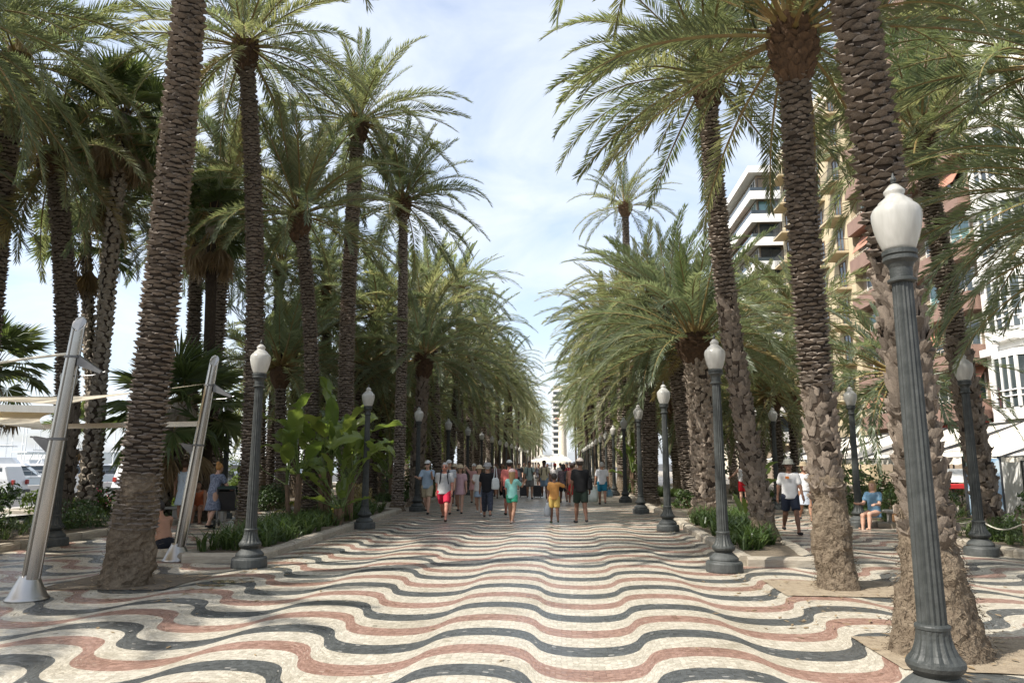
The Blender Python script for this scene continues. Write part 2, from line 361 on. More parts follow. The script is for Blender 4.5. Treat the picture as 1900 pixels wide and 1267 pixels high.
class MB:
    """collects shapes for one mesh"""
    def __init__(s): s.V = []; s.F = []; s.I = []; s.n = 0
    def add(s, V, F, mi=0):
        V = np.asarray(V, dtype=float)
        s.V.append(V); s.F += [tuple(int(i) + s.n for i in f) for f in F]; s.I += [mi] * len(F); s.n += len(V)
        return s
    def box(s, x0, x1, y0, y1, z0, z1, mi=0, bev=0.0):
        if bev:
            b = bev; V = []
            for z, q in ((z0, b), (z0 + b, 0), (z1 - b, 0), (z1, b)):
                V += [(x0 + q, y0 + q, z), (x1 - q, y0 + q, z), (x1 - q, y1 - q, z), (x0 + q, y1 - q, z)]
            F = [(3, 2, 1, 0), (12, 13, 14, 15)]
            for k in range(3):
                for i in range(4):
                    j = (i + 1) % 4; F.append((k * 4 + i, k * 4 + j, k * 4 + 4 + j, k * 4 + 4 + i))
            return s.add(V, F, mi)
        V = [(x0, y0, z0), (x1, y0, z0), (x1, y1, z0), (x0, y1, z0), (x0, y0, z1), (x1, y0, z1), (x1, y1, z1), (x0, y1, z1)]
        return s.add(V, [(3, 2, 1, 0), (4, 5, 6, 7), (0, 1, 5, 4), (1, 2, 6, 5), (2, 3, 7, 6), (3, 0, 4, 7)], mi)
    def tube(s, pts, rad, n=8, mi=0, cap=True):
        pts = [Vector(p) for p in pts]
        rad = rad if hasattr(rad, '__len__') else [rad] * len(pts)
        V = []; F = []
        up = Vector((0, 0, 1))
        for k, p in enumerate(pts):
            d = (pts[min(k + 1, len(pts) - 1)] - pts[max(k - 1, 0)]).normalized()
            a = d.cross(up)
            if a.length < 1e-3: a = d.cross(Vector((0, 1, 0)))
            a.normalize(); b = d.cross(a).normalized()
            for i in range(n):
                t = 2 * PI * i / n
                V.append(p + a * (rad[k] * math.cos(t)) + b * (rad[k] * math.sin(t)))
        for k in range(len(pts) - 1):
            for i in range(n):
                j = (i + 1) % n
                F.append((k * n + i, k * n + j, (k + 1) * n + j, (k + 1) * n + i))
        if cap:
            F.append(tuple(range(n - 1, -1, -1))); F.append(tuple((len(pts) - 1) * n + i for i in range(n)))
        return s.add([tuple(v) for v in V], F, mi)
    def lathe(s, prof, n=24, mi=0, flute=None):
        """prof: (radius, z); flute(k, angle_index) -> radius factor"""
        V = []; F = []
        for k, (r, z) in enumerate(prof):
            for i in range(n):
                a = 2 * PI * i / n
                q = r * (flute(k, i) if flute else 1)
                V.append((q * math.cos(a), q * math.sin(a), z))
        for k in range(len(prof) - 1):
            for i in range(n):
                j = (i + 1) % n
                F.append((k * n + i, k * n + j, (k + 1) * n + j, (k + 1) * n + i))
        F.append(tuple(range(n - 1, -1, -1))); F.append(tuple((len(prof) - 1) * n + i for i in range(n)))
        return s.add(V, F, mi)
    def prism(s, poly, axis, a, b, mi=0):
        """poly of (u, v) pulled from a to b along axis"""
        n = len(poly)
        def P(u, v, w): return {'x': (w, u, v), 'y': (u, w, v), 'z': (u, v, w)}[axis]
        V = [P(u, v, a) for u, v in poly] + [P(u, v, b) for u, v in poly]
        F = [tuple(range(n - 1, -1, -1)), tuple(range(n, 2 * n))] + [(i, (i + 1) % n, n + (i + 1) % n, n + i) for i in range(n)]
        return s.add(V, F, mi)
    def move(s, mtx):
        for k, V in enumerate(s.V):
            s.V[k] = V @ np.array(mtx.to_3x3()).T + np.array(mtx.translation)
        return s
    def mesh(s, name, mats, smooth=False):
        return mesh(name, np.concatenate(s.V), s.F, mats, s.I, smooth)
    def build(s, name, mats, parent=None, smooth=False, **k):
        return obj(name, s.mesh(name, mats, smooth), parent, **k)

def hash3(p, seed=0):
    """smooth value noise on an (N,3) array"""
    p = np.asarray(p, float) + seed * 17.31
    i = np.floor(p).astype(np.int64); f = p - i; f = f * f * (3 - 2 * f)
    out = 0
    for dx in (0, 1):
        for dy in (0, 1):
            for dz in (0, 1):
                h = (i[:, 0] + dx) * 374761393 + (i[:, 1] + dy) * 668265263 + (i[:, 2] + dz) * 2147483647
                h = (h ^ (h >> 13)) * 1274126177; h = (h ^ (h >> 16)) & 0xffff
                w = (f[:, 0] if dx else 1 - f[:, 0]) * (f[:, 1] if dy else 1 - f[:, 1]) * (f[:, 2] if dz else 1 - f[:, 2])
                out = out + w * (h / 65535.0)
    return out * 2 - 1
def fbm(p, oct=4, seed=0):
    p = np.asarray(p, float); v = 0; a = 1; t = 0
    for k in range(oct):
        v = v + a * hash3(p * (2 ** k), seed + k); t += a; a *= 0.55
    return v / t

#@@SETTING
# ================================================================== THE GROUND
def sheet(name, poly, z, m, kind='structure'):
    o = obj(name, mesh(name, [(x, y, z) for x, y in poly], [tuple(range(len(poly)))], m))
    return tag(o, kind=kind)
sheet('ground', [(-46, -60), (3000, -60), (3000, 4000), (-46, 4000)], -0.20, 'asphalt')
sheet('water', [(-4000, -60), (-46.01, -60), (-46.01, 4000), (-4000, 4000)], -1.3, 'sea_water')
sheet('quay_wall', [(-46.0, -60), (-45.0, -60), (-45.0, 400), (-46.0, 400)], -0.19, 'concrete')
_mb = MB(); _mb.box(-15.0, 12.6, -6, 400, -0.18, -0.012)
prom = tag(_mb.build('promenade', ['slab']), kind='structure')
sheet('terrace_pavement', [(12.6, -6), (23.0, -6), (23.0, 200), (12.6, 200)], -0.05, 'terrace')
sheet('harbour_pavement', [(-22.5, 20), (-18.6, 20), (-18.6, 140), (-22.5, 140)], -0.10, 'concrete')
for k in range(22):
    y = 4 + k * 5.2
    sheet('lane_marking', [(-28.1, y), (-27.98, y), (-27.98, y + 2.4), (-28.1, y + 2.4)], -0.192, 'line_paint')
sheet('edge_line', [(-22.95, -6), (-22.83, -6), (-22.83, 140), (-22.95, 140)], -0.192, 'line_paint')

# wave mosaic: every band of colour is laid as its own strip
LAM, AMP, PER, X_DROP, Y_DARK, OVER = 1.98, 0.41, 1.40, -0.28, 7.35, 0.100
def wave_curve(xa, xb, n):
    s0 = (xa - X_DROP) * 2 * PI / LAM; s1 = (xb - X_DROP) * 2 * PI / LAM
    s = np.linspace(s0, s1, int((xb - xa) / LAM * n) + 1)
    x = X_DROP + s * LAM / (2 * PI) - OVER * np.sin(2 * s)
    y = -AMP * np.sin(s)
    return x, y
mosaic_far = 78.0
for k in range(-5, 51):
    yc = Y_DARK + PER * k
    n = 28 if yc < 20 else (18 if yc < 40 else 10)
    x, y = wave_curve(-14.95, 12.55, n)
    jit = 0.022 * np.sin(x * 0.7 + k) + 0.015 * np.sin(x * 1.9 + 2.1 * k)
    for nm, a, b, m in (('dark_band', -0.17, 0.17, 'marble_dark'), ('cream_band', 0.17, 0.535, 'marble_cream'), ('red_band', 0.535, 0.865, 'marble_red'), ('cream_band', 0.865, 1.23, 'marble_cream')):
        ds = np.concatenate([[0], np.cumsum(np.hypot(np.diff(x), np.diff(y)))])
        if nm == 'cream_band' and a > 0.5:
            jb = 0.022 * np.sin(x * 0.7 + k + 1) + 0.015 * np.sin(x * 1.9 + 2.1 * (k + 1))
        else: jb = jit
        N = len(x); V = np.zeros((2 * N, 3)); V[:N, 0] = x; V[N:, 0] = x
        V[:N, 1] = yc + y + a + jit; V[N:, 1] = yc + y + b + jb
        uv = np.zeros((2 * N, 2)); uv[:N, 0] = ds; uv[N:, 0] = ds; uv[:N, 1] = a; uv[N:, 1] = b
        uv[:, 1] += k * 3.1 + (0.013 * np.concatenate([x, x]))
        F = [(i, i + 1, N + i + 1, N + i) for i in range(N - 1)]
        obj(nm, mesh(nm, V, F, m, uv=uv), prom)
sheet('far_pavement', [(-14.95, 78.9), (12.55, 78.9), (12.55, 399), (-14.95, 399)], -0.006, 'far_paving')

# kerb stones
def kerb_mesh(seed):
    mb = MB(); mb.box(-0.5, 0.5, -0.5, 0.5, 0, 1, 0, 0.0)
    r = np.random.default_rng(seed)
    # rounded top edges, uneven
    prof = [(-0.5, 0), (-0.5, 0.72), (-0.36, 0.95), (-0.12, 1.0), (0.14, 1.0), (0.38, 0.94), (0.5, 0.70), (0.5, 0)]
    V = []; F = []; xs = np.linspace(-0.497, 0.497, 6); n = len(prof)
    for x in xs:
        for (u, v) in prof:
            V.append((x, u + r.normal(0, 0.012), v + (r.normal(0, 0.022) if v > 0.5 else 0)))
    for k in range(len(xs) - 1):
        for i in range(n - 1): F.append((k * n + i, k * n + i + 1, (k + 1) * n + i + 1, (k + 1) * n + i))
    F.append(tuple(range(n))); F.append(tuple((len(xs) - 1) * n + i for i in range(n - 1, -1, -1)))
    return mesh('kerb_stone', V, F, 'kerb_stone')
KERBS = [kerb_mesh(i) for i in range(4)]
def kerb_run(parent, pts, w=0.24, h=0.155, step=0.92):
    for (a, b) in zip(pts[:-1], pts[1:]):
        a = Vector((*a, 0)); b = Vector((*b, 0)); L = (b - a).length
        n = max(1, round(L / step)); d = (b - a) / n
        ang = math.atan2(d.y, d.x)
        for i in range(n):
            c = a + d * (i + 0.5)
            obj('kerb_stone', random.choice(KERBS), parent, loc=(c.x, c.y, 0.0), rot=(0, 0, ang + random.gauss(0, 0.006)), scale=(d.length - 0.012, w, h + random.gauss(0, 0.006)))
def soil_grid(name, poly, z, m, parent=None, amp=0.03, n=14):
    xs = [p[0] for p in poly]; ys = [p[1] for p in poly]
    # bilinear patch over a quad poly (4 corners)
    (a, b, c, d) = [np.array(p, float) for p in poly]
    ny = max(n, int(np.linalg.norm(d - a) / 0.35)); V = []; F = []
    for j in range(ny + 1):
        for i in range(n + 1):
            u, v = i / n, j / ny
            p = (a * (1 - u) + b * u) * (1 - v) + (d * (1 - u) + c * u) * v
            V.append((p[0], p[1], z))
    V = np.array(V)
    V[:, 2] += amp * (fbm(V * 1.7, 3) + 0.5 * fbm(V * 6, 2, 5))
    for j in range(ny):
        for i in range(n):
            k = j * (n + 1) + i; F.append((k, k + 1, k + n + 2, k + n + 1))
    o = obj(name, mesh(name, V, F, m, smooth=True), parent)
    return o
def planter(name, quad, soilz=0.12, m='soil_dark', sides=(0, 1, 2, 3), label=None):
    e = empty(name, (0, 0, 0)); tag(e, kind='structure')
    a, b, c, d = quad
    soil_grid('soil', quad, soilz, m, e)
    ring = [a, b, c, d, a]
    for s in sides: kerb_run(e, [ring[s], ring[s + 1]])
    return e
planter('planter_bed', [(-6.45, 12.6), (-5.28, 12.65), (-5.65, 25.6), (-8.3, 25.6)])
planter('planter_bed', [(-8.2, 29.5), (-5.75, 29.5), (-5.8, 43.0), (-8.2, 43.0)], sides=(0, 1))
planter('planter_bed', [(-8.2, 47.0), (-5.8, 47.0), (-5.8, 62.0), (-8.2, 62.0)], sides=(0, 1))
planter('planter_bed', [(2.98, 12.8), (4.05, 12.75), (5.1, 21.5), (3.18, 21.5)])
planter('planter_bed', [(3.2, 25.2), (5.5, 25.2), (5.5, 29.4), (3.2, 29.4)], sides=(0, 3))
planter('planter_bed', [(3.25, 34.5), (5.6, 34.5), (5.6, 60), (3.25, 60)], sides=(0, 3))
planter('planter_bed', [(-14.6, 4), (-10.72, 4), (-10.72, 44), (-14.6, 44)], sides=(1,))
planter('planter_bed', [(-14.6, 47), (-10.72, 47), (-10.72, 90), (-14.6, 90)], sides=(0, 1))
planter('planter_bed', [(8.12, 6), (12.2, 6), (12.2, 17.9), (8.12, 17.9)], sides=(3, 2))
planter('planter_bed', [(8.12, 20.4), (12.2, 20.4), (12.2, 60), (8.12, 60)], sides=(3, 0))
planter('planter_bed', [(-18.6, 24), (-16.6, 24), (-16.6, 60), (-18.6, 60)], sides=(0, 1, 3))
# open tree pits of bare soil set into the mosaic
def pit(quad, m='soil'):
    o = soil_grid('soil_patch', quad, 0.009, m, None, amp=0.008, n=24); tag(o, kind='structure')
pit([(2.80, 9.95), (4.95, 9.85), (4.95, 11.2), (2.82, 11.25)])
pit([(2.74, 6.55), (4.75, 6.3), (4.75, 7.75), (2.74, 7.70)])
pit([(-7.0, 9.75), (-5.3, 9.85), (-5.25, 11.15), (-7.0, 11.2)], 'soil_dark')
pit([(2.95, 30.6), (4.6, 30.6), (4.6, 32.2), (2.95, 32.2)])

# ================================================================== STREET LAMPS
def build_lamp():
    e = empty('street_lamp')
    m = MB()
    m.lathe([(0.290, 0.0), (0.295, 0.02), (0.290, 0.135), (0.278, 0.160), (0.232, 0.166), (0.226, 0.182), (0.232, 0.198), (0.226, 0.222), (0.190, 0.258), (0.165, 0.278), (0.140, 0.300)], 32)
    m.build('plinth', ['iron_base'], e, smooth=False)
    m = MB()
    NF = 64
    def fl(amp, w=None):
        return lambda k, i: 1 - (w[k] if w else 1) * amp * (0.5 + 0.5 * math.cos(2 * PI * i / 4)) 
    prof = [(0.132, 0.296), (0.140, 0.312), (0.176, 0.345), (0.187, 0.372), (0.182, 0.395), (0.168, 0.410), (0.146, 0.440), (0.128, 0.482), (0.114, 0.528), (0.108, 0.568), (0.106, 0.598)]
    wts = [0, 0, 0.0, 0.15, 0.2, 0.8, 1, 1, 1, 0.8, 0]
    m.lathe(prof, NF, 0, lambda k, i: 1 - wts[k] * 0.085 * (1 if i % 4 == 0 else (0.0 if i % 4 == 2 else 0.45)))
    m.build('flared_base', ['iron'], e, smooth=False)
    m = MB(); m.lathe([(0.104, 0.596), (0.113, 0.602), (0.114, 0.620), (0.109, 0.628), (0.094, 0.636)], 32); m.build('ring', ['iron'], e, smooth=False)
    m = MB()
    prof = [(0.094, 0.63)] + [(0.094 - 0.024 * t, 0.64 + (3.02 - 0.64) * t) for t in np.linspace(0, 1, 9)]
    m.lathe(prof, NF, 0, lambda k, i: 1 - 0.10 * (1 if i % 4 == 0 else (0.0 if i % 4 == 2 else 0.5)))
    m.build('shaft', ['iron'], e, smooth=False)
    m = MB(); m.lathe([(0.080, 3.02), (0.098, 3.03), (0.098, 3.045), (0.076, 3.06), (0.078, 3.13), (0.092, 3.165), (0.118, 3.19), (0.118, 3.215), (0.108, 3.222), (0.120, 3.232), (0.120, 3.262), (0.105, 3.268)], 32)
    m.build('capital', ['iron'], e, smooth=False)
    m = MB(); m.lathe([(0.104, 3.262), (0.116, 3.29), (0.142, 3.36), (0.163, 3.44), (0.174, 3.52), (0.172, 3.56), (0.160, 3.59), (0.135, 3.615), (0.122, 3.625), (0.118, 3.64), (0.088, 3.665), (0.066, 3.685), (0.064, 3.70), (0.074, 3.715), (0.074, 3.73), (0.058, 3.75), (0.036, 3.775), (0.02, 3.785)], 40)
    m.build('globe', ['opal'], e, smooth=True)
    m = MB(); m.lathe([(0.022, 3.78), (0.030, 3.79), (0.016, 3.80), (0.022, 3.82), (0.010, 3.85), (0.003, 3.875)], 12); m.build('finial', ['iron'], e)
    return e
LAMP0 = build_lamp()
def copy_tree(o, parent=None):
    c = o.copy(); COL.objects.link(c); c.parent = parent
    for ch in o.children: copy_tree(ch, c)
    return c
ORD = ['first', 'second', 'third', 'fourth', 'fifth', 'sixth', 'seventh', 'eighth', 'ninth', 'tenth', 'eleventh', 'twelfth', 'thirteenth', 'fourteenth', 'fifteenth', 'sixteenth', 'seventeenth', 'eighteenth', 'nineteenth', 'twentieth', 'twenty-first', 'twenty-second']
_first = True
SC = 0.965
def lamp(x, y, label, group, s=SC, rz=None):
    global _first
    o = LAMP0 if _first else copy_tree(LAMP0); _first = False
    o.location = (x, y, 0); o.scale = (s * 1.0, s * 1.0, s); o.rotation_euler = (0, 0, random.uniform(0, 6) if rz is None else rz)
    tag(o, label, 'street lamp', group)
for k in range(15):
    x, y = [(2.42, 5.3), (2.48, 12.1), (2.58, 19.1), (2.60, 25.8), (2.66, 32.8)][k] if k < 5 else (2.66, 32.8 + 6.9 * (k - 4))
    lamp(x, y, ('fluted iron lamp post with opal globe, %s along the building side of the lane' % ORD[k]) if k else 'tall fluted iron lamp post with opal globe filling the foreground before a leaning palm', 'lamps along the building side of the lane')
for k in range(15):
    x, y = [(-5.10, 12.1), (-5.14, 19.3), (-5.16, 26.4)][k] if k < 3 else (-5.16, 26.4 + 6.95 * (k - 2))
    lamp(x, y, 'fluted iron lamp post with opal globe, %s along the harbour side of the lane' % ORD[k], 'lamps along the harbour side of the lane')
for k, (x, y) in enumerate([(-10.42, 14.9), (-10.45, 22.6), (-10.45, 30.0), (-10.45, 37.0), (-10.45, 44.0), (-10.45, 51.0)]):
    lamp(x, y, 'iron lamp post with opal globe, %s in the outer row beside the harbour planting' % ORD[k], 'lamps of the outer harbour row', 0.98)
for k, (x, y) in enumerate([(7.60, 14.5), (7.78, 20.6), (7.8, 28.2), (7.85, 33.8), (7.85, 40.6), (7.85, 47.4)]):
    lamp(x, y, 'iron lamp post with opal globe, %s in the outer row before the cafe awnings' % ORD[k], 'lamps of the outer cafe row', 0.98)
#@@PALMS
# ================================================================== PALMS
def frond_arrays(L, droop, nl, seed, lw=0.034, ll=0.54, bare=0.15, beta=24, seg=12):
    """one feather leaf along +X: rachis faces, then leaflet faces"""
    r = np.random.default_rng(seed)
    ts = np.linspace(0, 1, 60); ang = -droop * ts ** 1.55
    side = r.normal(0, 0.10)
    P = np.zeros((60, 3)); step = L / 59
    for i in range(1, 60):
        P[i] = P[i - 1] + step * np.array((math.cos(ang[i]) , side * ts[i] * 0.5, math.sin(ang[i])))
    def pt(t):
        k = t * 59; i = min(int(k), 58); f = k - i
        return P[i] * (1 - f) + P[i + 1] * f
    def frame(t):
        a = -droop * t ** 1.55
        T = np.array((math.cos(a), side * t * 0.5, math.sin(a))); T /= np.linalg.norm(T)
        S = np.array((0, 1.0, 0)); S -= T * (S @ T); S /= np.linalg.norm(S)
        return T, S, np.cross(T, S)
    V = []; F = []; I = []
    for k in range(seg + 1):
        t = k / seg; p = pt(t); T, S, N = frame(t)
        w = 0.030 * (1 - t) ** 0.8 + 0.005
        w *= (1 + 1.6 * max(0, 0.08 - t) / 0.08)
        V += [p + S * w, p + N * w * 0.7, p - S * w, p - N * w * 0.6]
    for k in range(seg):
        for i in range(4):
            j = (i + 1) % 4; F.append((k * 4 + i, k * 4 + j, k * 4 + 4 + j, k * 4 + 4 + i)); I.append(1)
    for sgn in (-1, 1):
        for k in range(nl):
            u = (k + r.uniform(-0.35, 0.35)) / nl; u = min(max(u, 0), 1)
            t = bare + (0.995 - bare) * u
            T, S, N = frame(t); p = pt(t)
            prof = min(1.0, 0.30 + u * 3.2) * (1 - 0.62 * u ** 2.2)
            l = ll * prof * r.uniform(0.82, 1.12)
            al = R(54 - 32 * u + r.normal(0, 5)); be = R(beta + r.normal(0, 14))
            d = math.cos(al) * T + math.sin(al) * (sgn * S * math.cos(be) + N * math.sin(be))
            W = np.cross(d, N + r.normal(0, 0.45) * T); W /= (np.linalg.norm(W) + 1e-9)
            w = lw * (0.65 + 0.35 * prof) * 0.5
            b = len(V)
            sag = -N * l * abs(r.normal(0.04, 0.04))
            mid = p + d * l * 0.42
            V += [p, mid + W * w, p + d * l + sag, mid - W * w]
            F.append((b, b + 1, b + 2, b + 3)); I.append(0)
    return np.array(V), F, I
FROND_MATS = {}
def frond_set(key, matname, specs, **kw):
    out = []
    for i, (L, dr, nl, sd) in enumerate(specs):
        V, F, I = frond_arrays(L, dr, nl, sd, **kw)
        out.append(mesh('frond', V, F, [matname, 'petiole'], I))
    FROND_MATS[key] = out
SP_UP = [(3.6, 0.55, 94, 11), (3.8, 0.70, 97, 12), (3.5, 0.40, 92, 13)]
SP_MID = [(4.0, 1.05, 102, 21), (4.1, 1.25, 102, 22), (3.9, 0.90, 100, 23), (4.1, 1.40, 104, 24)]
SP_LOW = [(3.9, 0.95, 98, 31), (3.8, 0.75, 97, 32), (4.0, 1.10, 98, 33)]
for key, mn in (('green', 'frond_green'), ('deep', 'frond_deep'), ('fresh', 'frond_fresh')):
    for z, sp in (('up', SP_UP), ('mid', SP_MID), ('low', SP_LOW)):
        frond_set(key + z, mn, sp)
frond_set('oldlow', 'frond_old', SP_LOW[:2])

def crown_layout(n, r, emax=84, emin=-38, pw=0.95):
    """(azimuth, elevation, class, scale) for every leaf of a crown"""
    out = []
    for i in range(n):
        q = (i + 0.5) / n
        az = i * 2.39996 + r.normal(0, 0.16)
        el = emax + (emin - emax) * q ** pw + r.normal(0, 6)
        cls = 'up' if el > 50 else ('mid' if el > 0 else 'low')
        sc = (0.72 + 0.28 * min(1, q * 4)) * r.uniform(0.90, 1.08)
        out.append((az, el, cls, sc))
    return out
def leaf_matrix(az, el, sc, roll=0.0, out=0.12, z=0.0):
    return Matrix.Translation((out * math.cos(az), out * math.sin(az), z)) @ Matrix.Rotation(az, 4, 'Z') @ Matrix.Rotation(-R(el), 4, 'Y') @ Matrix.Rotation(roll, 4, 'X') @ Matrix.Diagonal((sc, sc, sc, 1))

# pieces of old leaf base that clothe a trunk
def boot_arrays(seed, jit=0.05, fat=1.0):
    r = np.random.default_rng(seed)
    V = np.array([(-.52, -.15, .25), (0, .12, -.12), (.52, -.15, .25), (-.40, .55, .58), (-.12, .9, .80), (.14, .92, .76), (.42, .52, .60), (-.5, -.15, .85), (0, -.15, 1.1), (.5, -.15, .85)])
    V = V + r.normal(0, jit, V.shape); V[:, 1] *= fat
    F = [(0, 1, 4, 3), (1, 5, 4), (1, 2, 6, 5), (3, 4, 8, 7), (4, 5, 8), (5, 6, 9, 8), (0, 3, 7), (2, 9, 6)]
    return V, F
def stub_arrays(seed):
    """cut leaf stalk: half-round, widening upward, with a torn hollow lip"""
    r = np.random.default_rng(seed); V = []; F = []; n = 7
    lip = 1 + r.normal(0, 0.13, n); skew = r.normal(0, 0.12)
    for (z, w, d, j) in ((-0.25, 0.30, 0.05, 0.02), (0.18, 0.42, 0.42, 0.04), (0.62, 0.50, 0.72, 0.05), (0.95, 0.52, 0.95, 0.0), (0.88, 0.36, 0.62, 0.0), (0.70, 0.25, 0.25, 0.03)):
        for i in range(n):
            a = PI * i / (n - 1); zz = z * (lip[i] if z > 0.8 else 1) + r.normal(0, j)
            V.append((w * math.cos(a) + skew * z, -0.15 + (d + 0.15) * math.sin(a) ** 0.8 * (1 + r.normal(0, 0.05)), zz))
    for k in range(5):
        for i in range(n - 1): F.append((k * n + i + 1, k * n + i, (k + 1) * n + i, (k + 1) * n + i + 1))
    F.append(tuple(5 * n + i for i in range(n)))
    return np.array(V), F
BOOT_A = {'scale': [boot_arrays(i, 0.06) for i in range(8)], 'chunk': [stub_arrays(40 + i) for i in range(8)], 'fan': [boot_arrays(70 + i, 0.11, 1.0) for i in range(6)]}
BOOT_M = {k: [mesh('leaf_base', V, F, {'scale': 'bark', 'chunk': 'boot', 'fan': 'fan_bark'}[k]) for V, F in v] for k, v in BOOT_A.items()}
HEART_M = [mesh('leaf_base', V, F, 'boot_heart') for V, F in BOOT_A['chunk']]
BMAT = {'scale': 'bark', 'chunk': 'boot', 'fan': 'fan_bark'}

def bez(pts, t):
    a, b, c = pts
    return a * (1 - t) ** 2 + b * 2 * t * (1 - t) + c * t * t
def palm(base, heart, r0, r1, n_fronds, fscale, zones, label, cat='palm tree', group=None, mid=None, root=0.0, root_r=1.6, key='green',
         single=0, parts=True, seed=1, emax=84, emin=-38, pw=0.95, heart_r=1.45, heart_h=0.7, old=0, hang=None, far=None, name='palm_tree', rootlets=0, root_mat='root_mass'):
    """zones: (z0, z1, kind, pieces around, row height, depth)"""
    r = np.random.default_rng(seed)
    base = Vector(base); heart = Vector(heart)
    e = empty(name, base); tag(e, label, cat, group)
    H = heart - base
    ctrl = [np.zeros(3), np.array(mid if mid is not None else H * 0.5), np.array(H)]
    hz = H.z
    def rad(z):
        q = r0 + (r1 - r0) * min(1, z / hz)
        if root > 0 and z < root: q *= 1 + (root_r - 1) * (1 - z / root) ** 1.4
        elif z < 0.5: q *= 1 + 0.35 * (1 - z / 0.5) ** 2
        return q
    def centre(z):
        t = min(max(z / hz, 0), 1)
        for _ in range(4):      # solve z(t)
            p = bez(ctrl, t); t = min(max(t + (z - p[2]) / max(0.1, hz), 0), 1)
        return bez(ctrl, t)
    NS = 36 if parts else 14
    dz = 0.06 if (root > 0 and parts) else (0.12 if parts else 0.5)
    zz = [-0.05]
    while zz[-1] < hz: zz.append(zz[-1] + (0.05 if (zz[-1] < root and parts) else dz * 3))
    V = []; F = []; I = []
    for z in zz:
        c = centre(max(z, 0)); q = rad(max(z, 0)) * (0.93 if z > root else 1)
        for i in range(NS):
            a = 2 * PI * i / NS
            V.append((c[0] + q * math.cos(a), c[1] + q * math.sin(a), z))
    V = np.array(V)
    if root > 0 and parts:
        w = np.clip((root + 0.15 - V[:, 2]) / 0.3, 0, 1)
        cc = np.array([centre(max(z, 0)) for z in zz]).repeat(NS, 0); cc[:, 2] = V[:, 2]
        dirn = V - cc; dirn /= (np.linalg.norm(dirn, axis=1)[:, None] + 1e-9)
        nz = 0.10 * fbm(V * 3.2, 3, seed) + 0.075 * fbm(V * 10, 3, seed + 3)
        V += dirn * (nz * w * min(1.0, r0 / 0.3))[:, None]
    for k in range(len(zz) - 1):
        for i in range(NS):
            j = (i + 1) % NS
            F.append((k * NS + i, k * NS + j, (k + 1) * NS + j, (k + 1) * NS + i)); I.append(1 if zz[k] < root else 0)
    tr_mb = MB(); tr_mb.add(V, F); tr_mb.I = I
    if rootlets:
        for _ in range(rootlets):
            z = root * r.uniform(0, 1) ** 1.2; a = r.uniform(0, 2 * PI); c = centre(z); q = rad(z)
            o_ = np.array((math.cos(a), math.sin(a), 0)); tg = np.array((-o_[1], o_[0], 0))
            p = np.array((c[0], c[1], z)) + o_ * (q * 0.99 + 0.03 * r.normal())
            l = r.uniform(0.025, 0.085); d = o_ * r.uniform(0.15, 0.8) + tg * r.normal(0, 0.7) + np.array((0, 0, r.normal(-0.35, 0.6)))
            d /= np.linalg.norm(d); w = np.cross(d, o_); w /= (np.linalg.norm(w) + 1e-6)
            tr_mb.add([p - w * 0.005, p + w * 0.005, p + d * l], [(0, 1, 2)], 1)
    trunk = tr_mb.build('trunk', ['bark_core', root_mat], e, smooth=False)
    # leaf bases
    todo = []
    for (z0, z1, kind, nn, row, dep) in zones:
        z = z0; k = 0
        z1 = min(z1, hz - 0.05)
        while z < z1:
            q = rad(z); c = centre(z); c2 = centre(min(hz, z + 0.2)); ax = Vector(c2 - c) if z + 0.2 <= hz else Vector((0, 0, 1))
            ax.normalize()
            off = (k % 2) * 0.5 + 0.13 * math.sin(k * 0.31) + z * 0.25
            for i in range(nn):
                a = 2 * PI * (i + off + r.normal(0, 0.06)) / nn
                o_ = Vector((math.cos(a), math.sin(a), 0)); o_ -= ax * o_.dot(ax); o_.normalize(); tg = ax.cross(o_)
                w = 2 * PI * q / nn * r.uniform(0.90, 1.08); h = row * (r.uniform(0.60, 0.86) if kind == 'scale' else r.uniform(0.86, 1.12)); d = dep * r.uniform(0.75, 1.45)
                if kind == 'fan':
                    tw = R(28) * (1 if (i + k) % 2 else -1); tg, ax2 = tg * math.cos(tw) + ax * math.sin(tw), ax * math.cos(tw) - tg * math.sin(tw)
                else: ax2 = ax
                if kind == 'chunk':
                    rm = Matrix.Rotation(r.normal(0, 0.30), 3, o_) @ Matrix.Rotation(r.normal(0.0, 0.24), 3, tg) @ Matrix.Rotation(r.normal(0.0, 0.22), 3, ax)
                    tg = rm @ tg; ax2 = rm @ ax2; o_ = rm @ o_; w *= r.uniform(0.9, 1.3); h *= r.uniform(1.1, 1.8)
                p = Vector((c[0], c[1], z + r.normal(0, 0.012))) + o_ * q * 0.965
                mt = Matrix(((-tg.x * w, o_.x * d, ax2.x * h, p.x), (-tg.y * w, o_.y * d, ax2.y * h, p.y), (-tg.z * w, o_.z * d, ax2.z * h, p.z), (0, 0, 0, 1)))
                todo.append((kind, int(r.integers(0, len(BOOT_A[kind]))), mt, o_, p + base))
            z += row; k += 1
    singles = set()
    if single:
        cand = []
        for idx, (kind, v, mt, o_, wp) in enumerate(todo):
            view = Vector((0, 0, CAM_H)) - wp
            f = o_.dot(view.normalized())
            dd = np.array(wp) - np.array((0, 0, CAM_H)); wv = dd @ _FV
            py = CY - FPX * (dd @ _UV) / wv; px = CX + FPX * (dd @ _RV) / wv
            if f > 0.15 and -20 < py < 1290 and -20 < px < 1920: cand.append((view.length / (0.3 + f), idx))
        cand.sort(); singles = set(i for _, i in cand[:single])
    groups = {}
    for idx, (kind, v, mt, o_, wp) in enumerate(todo):
        if idx in singles: obj('leaf_base', BOOT_M[kind][v], trunk, mtx=mt)
        else: groups.setdefault(kind, []).append((v, mt))
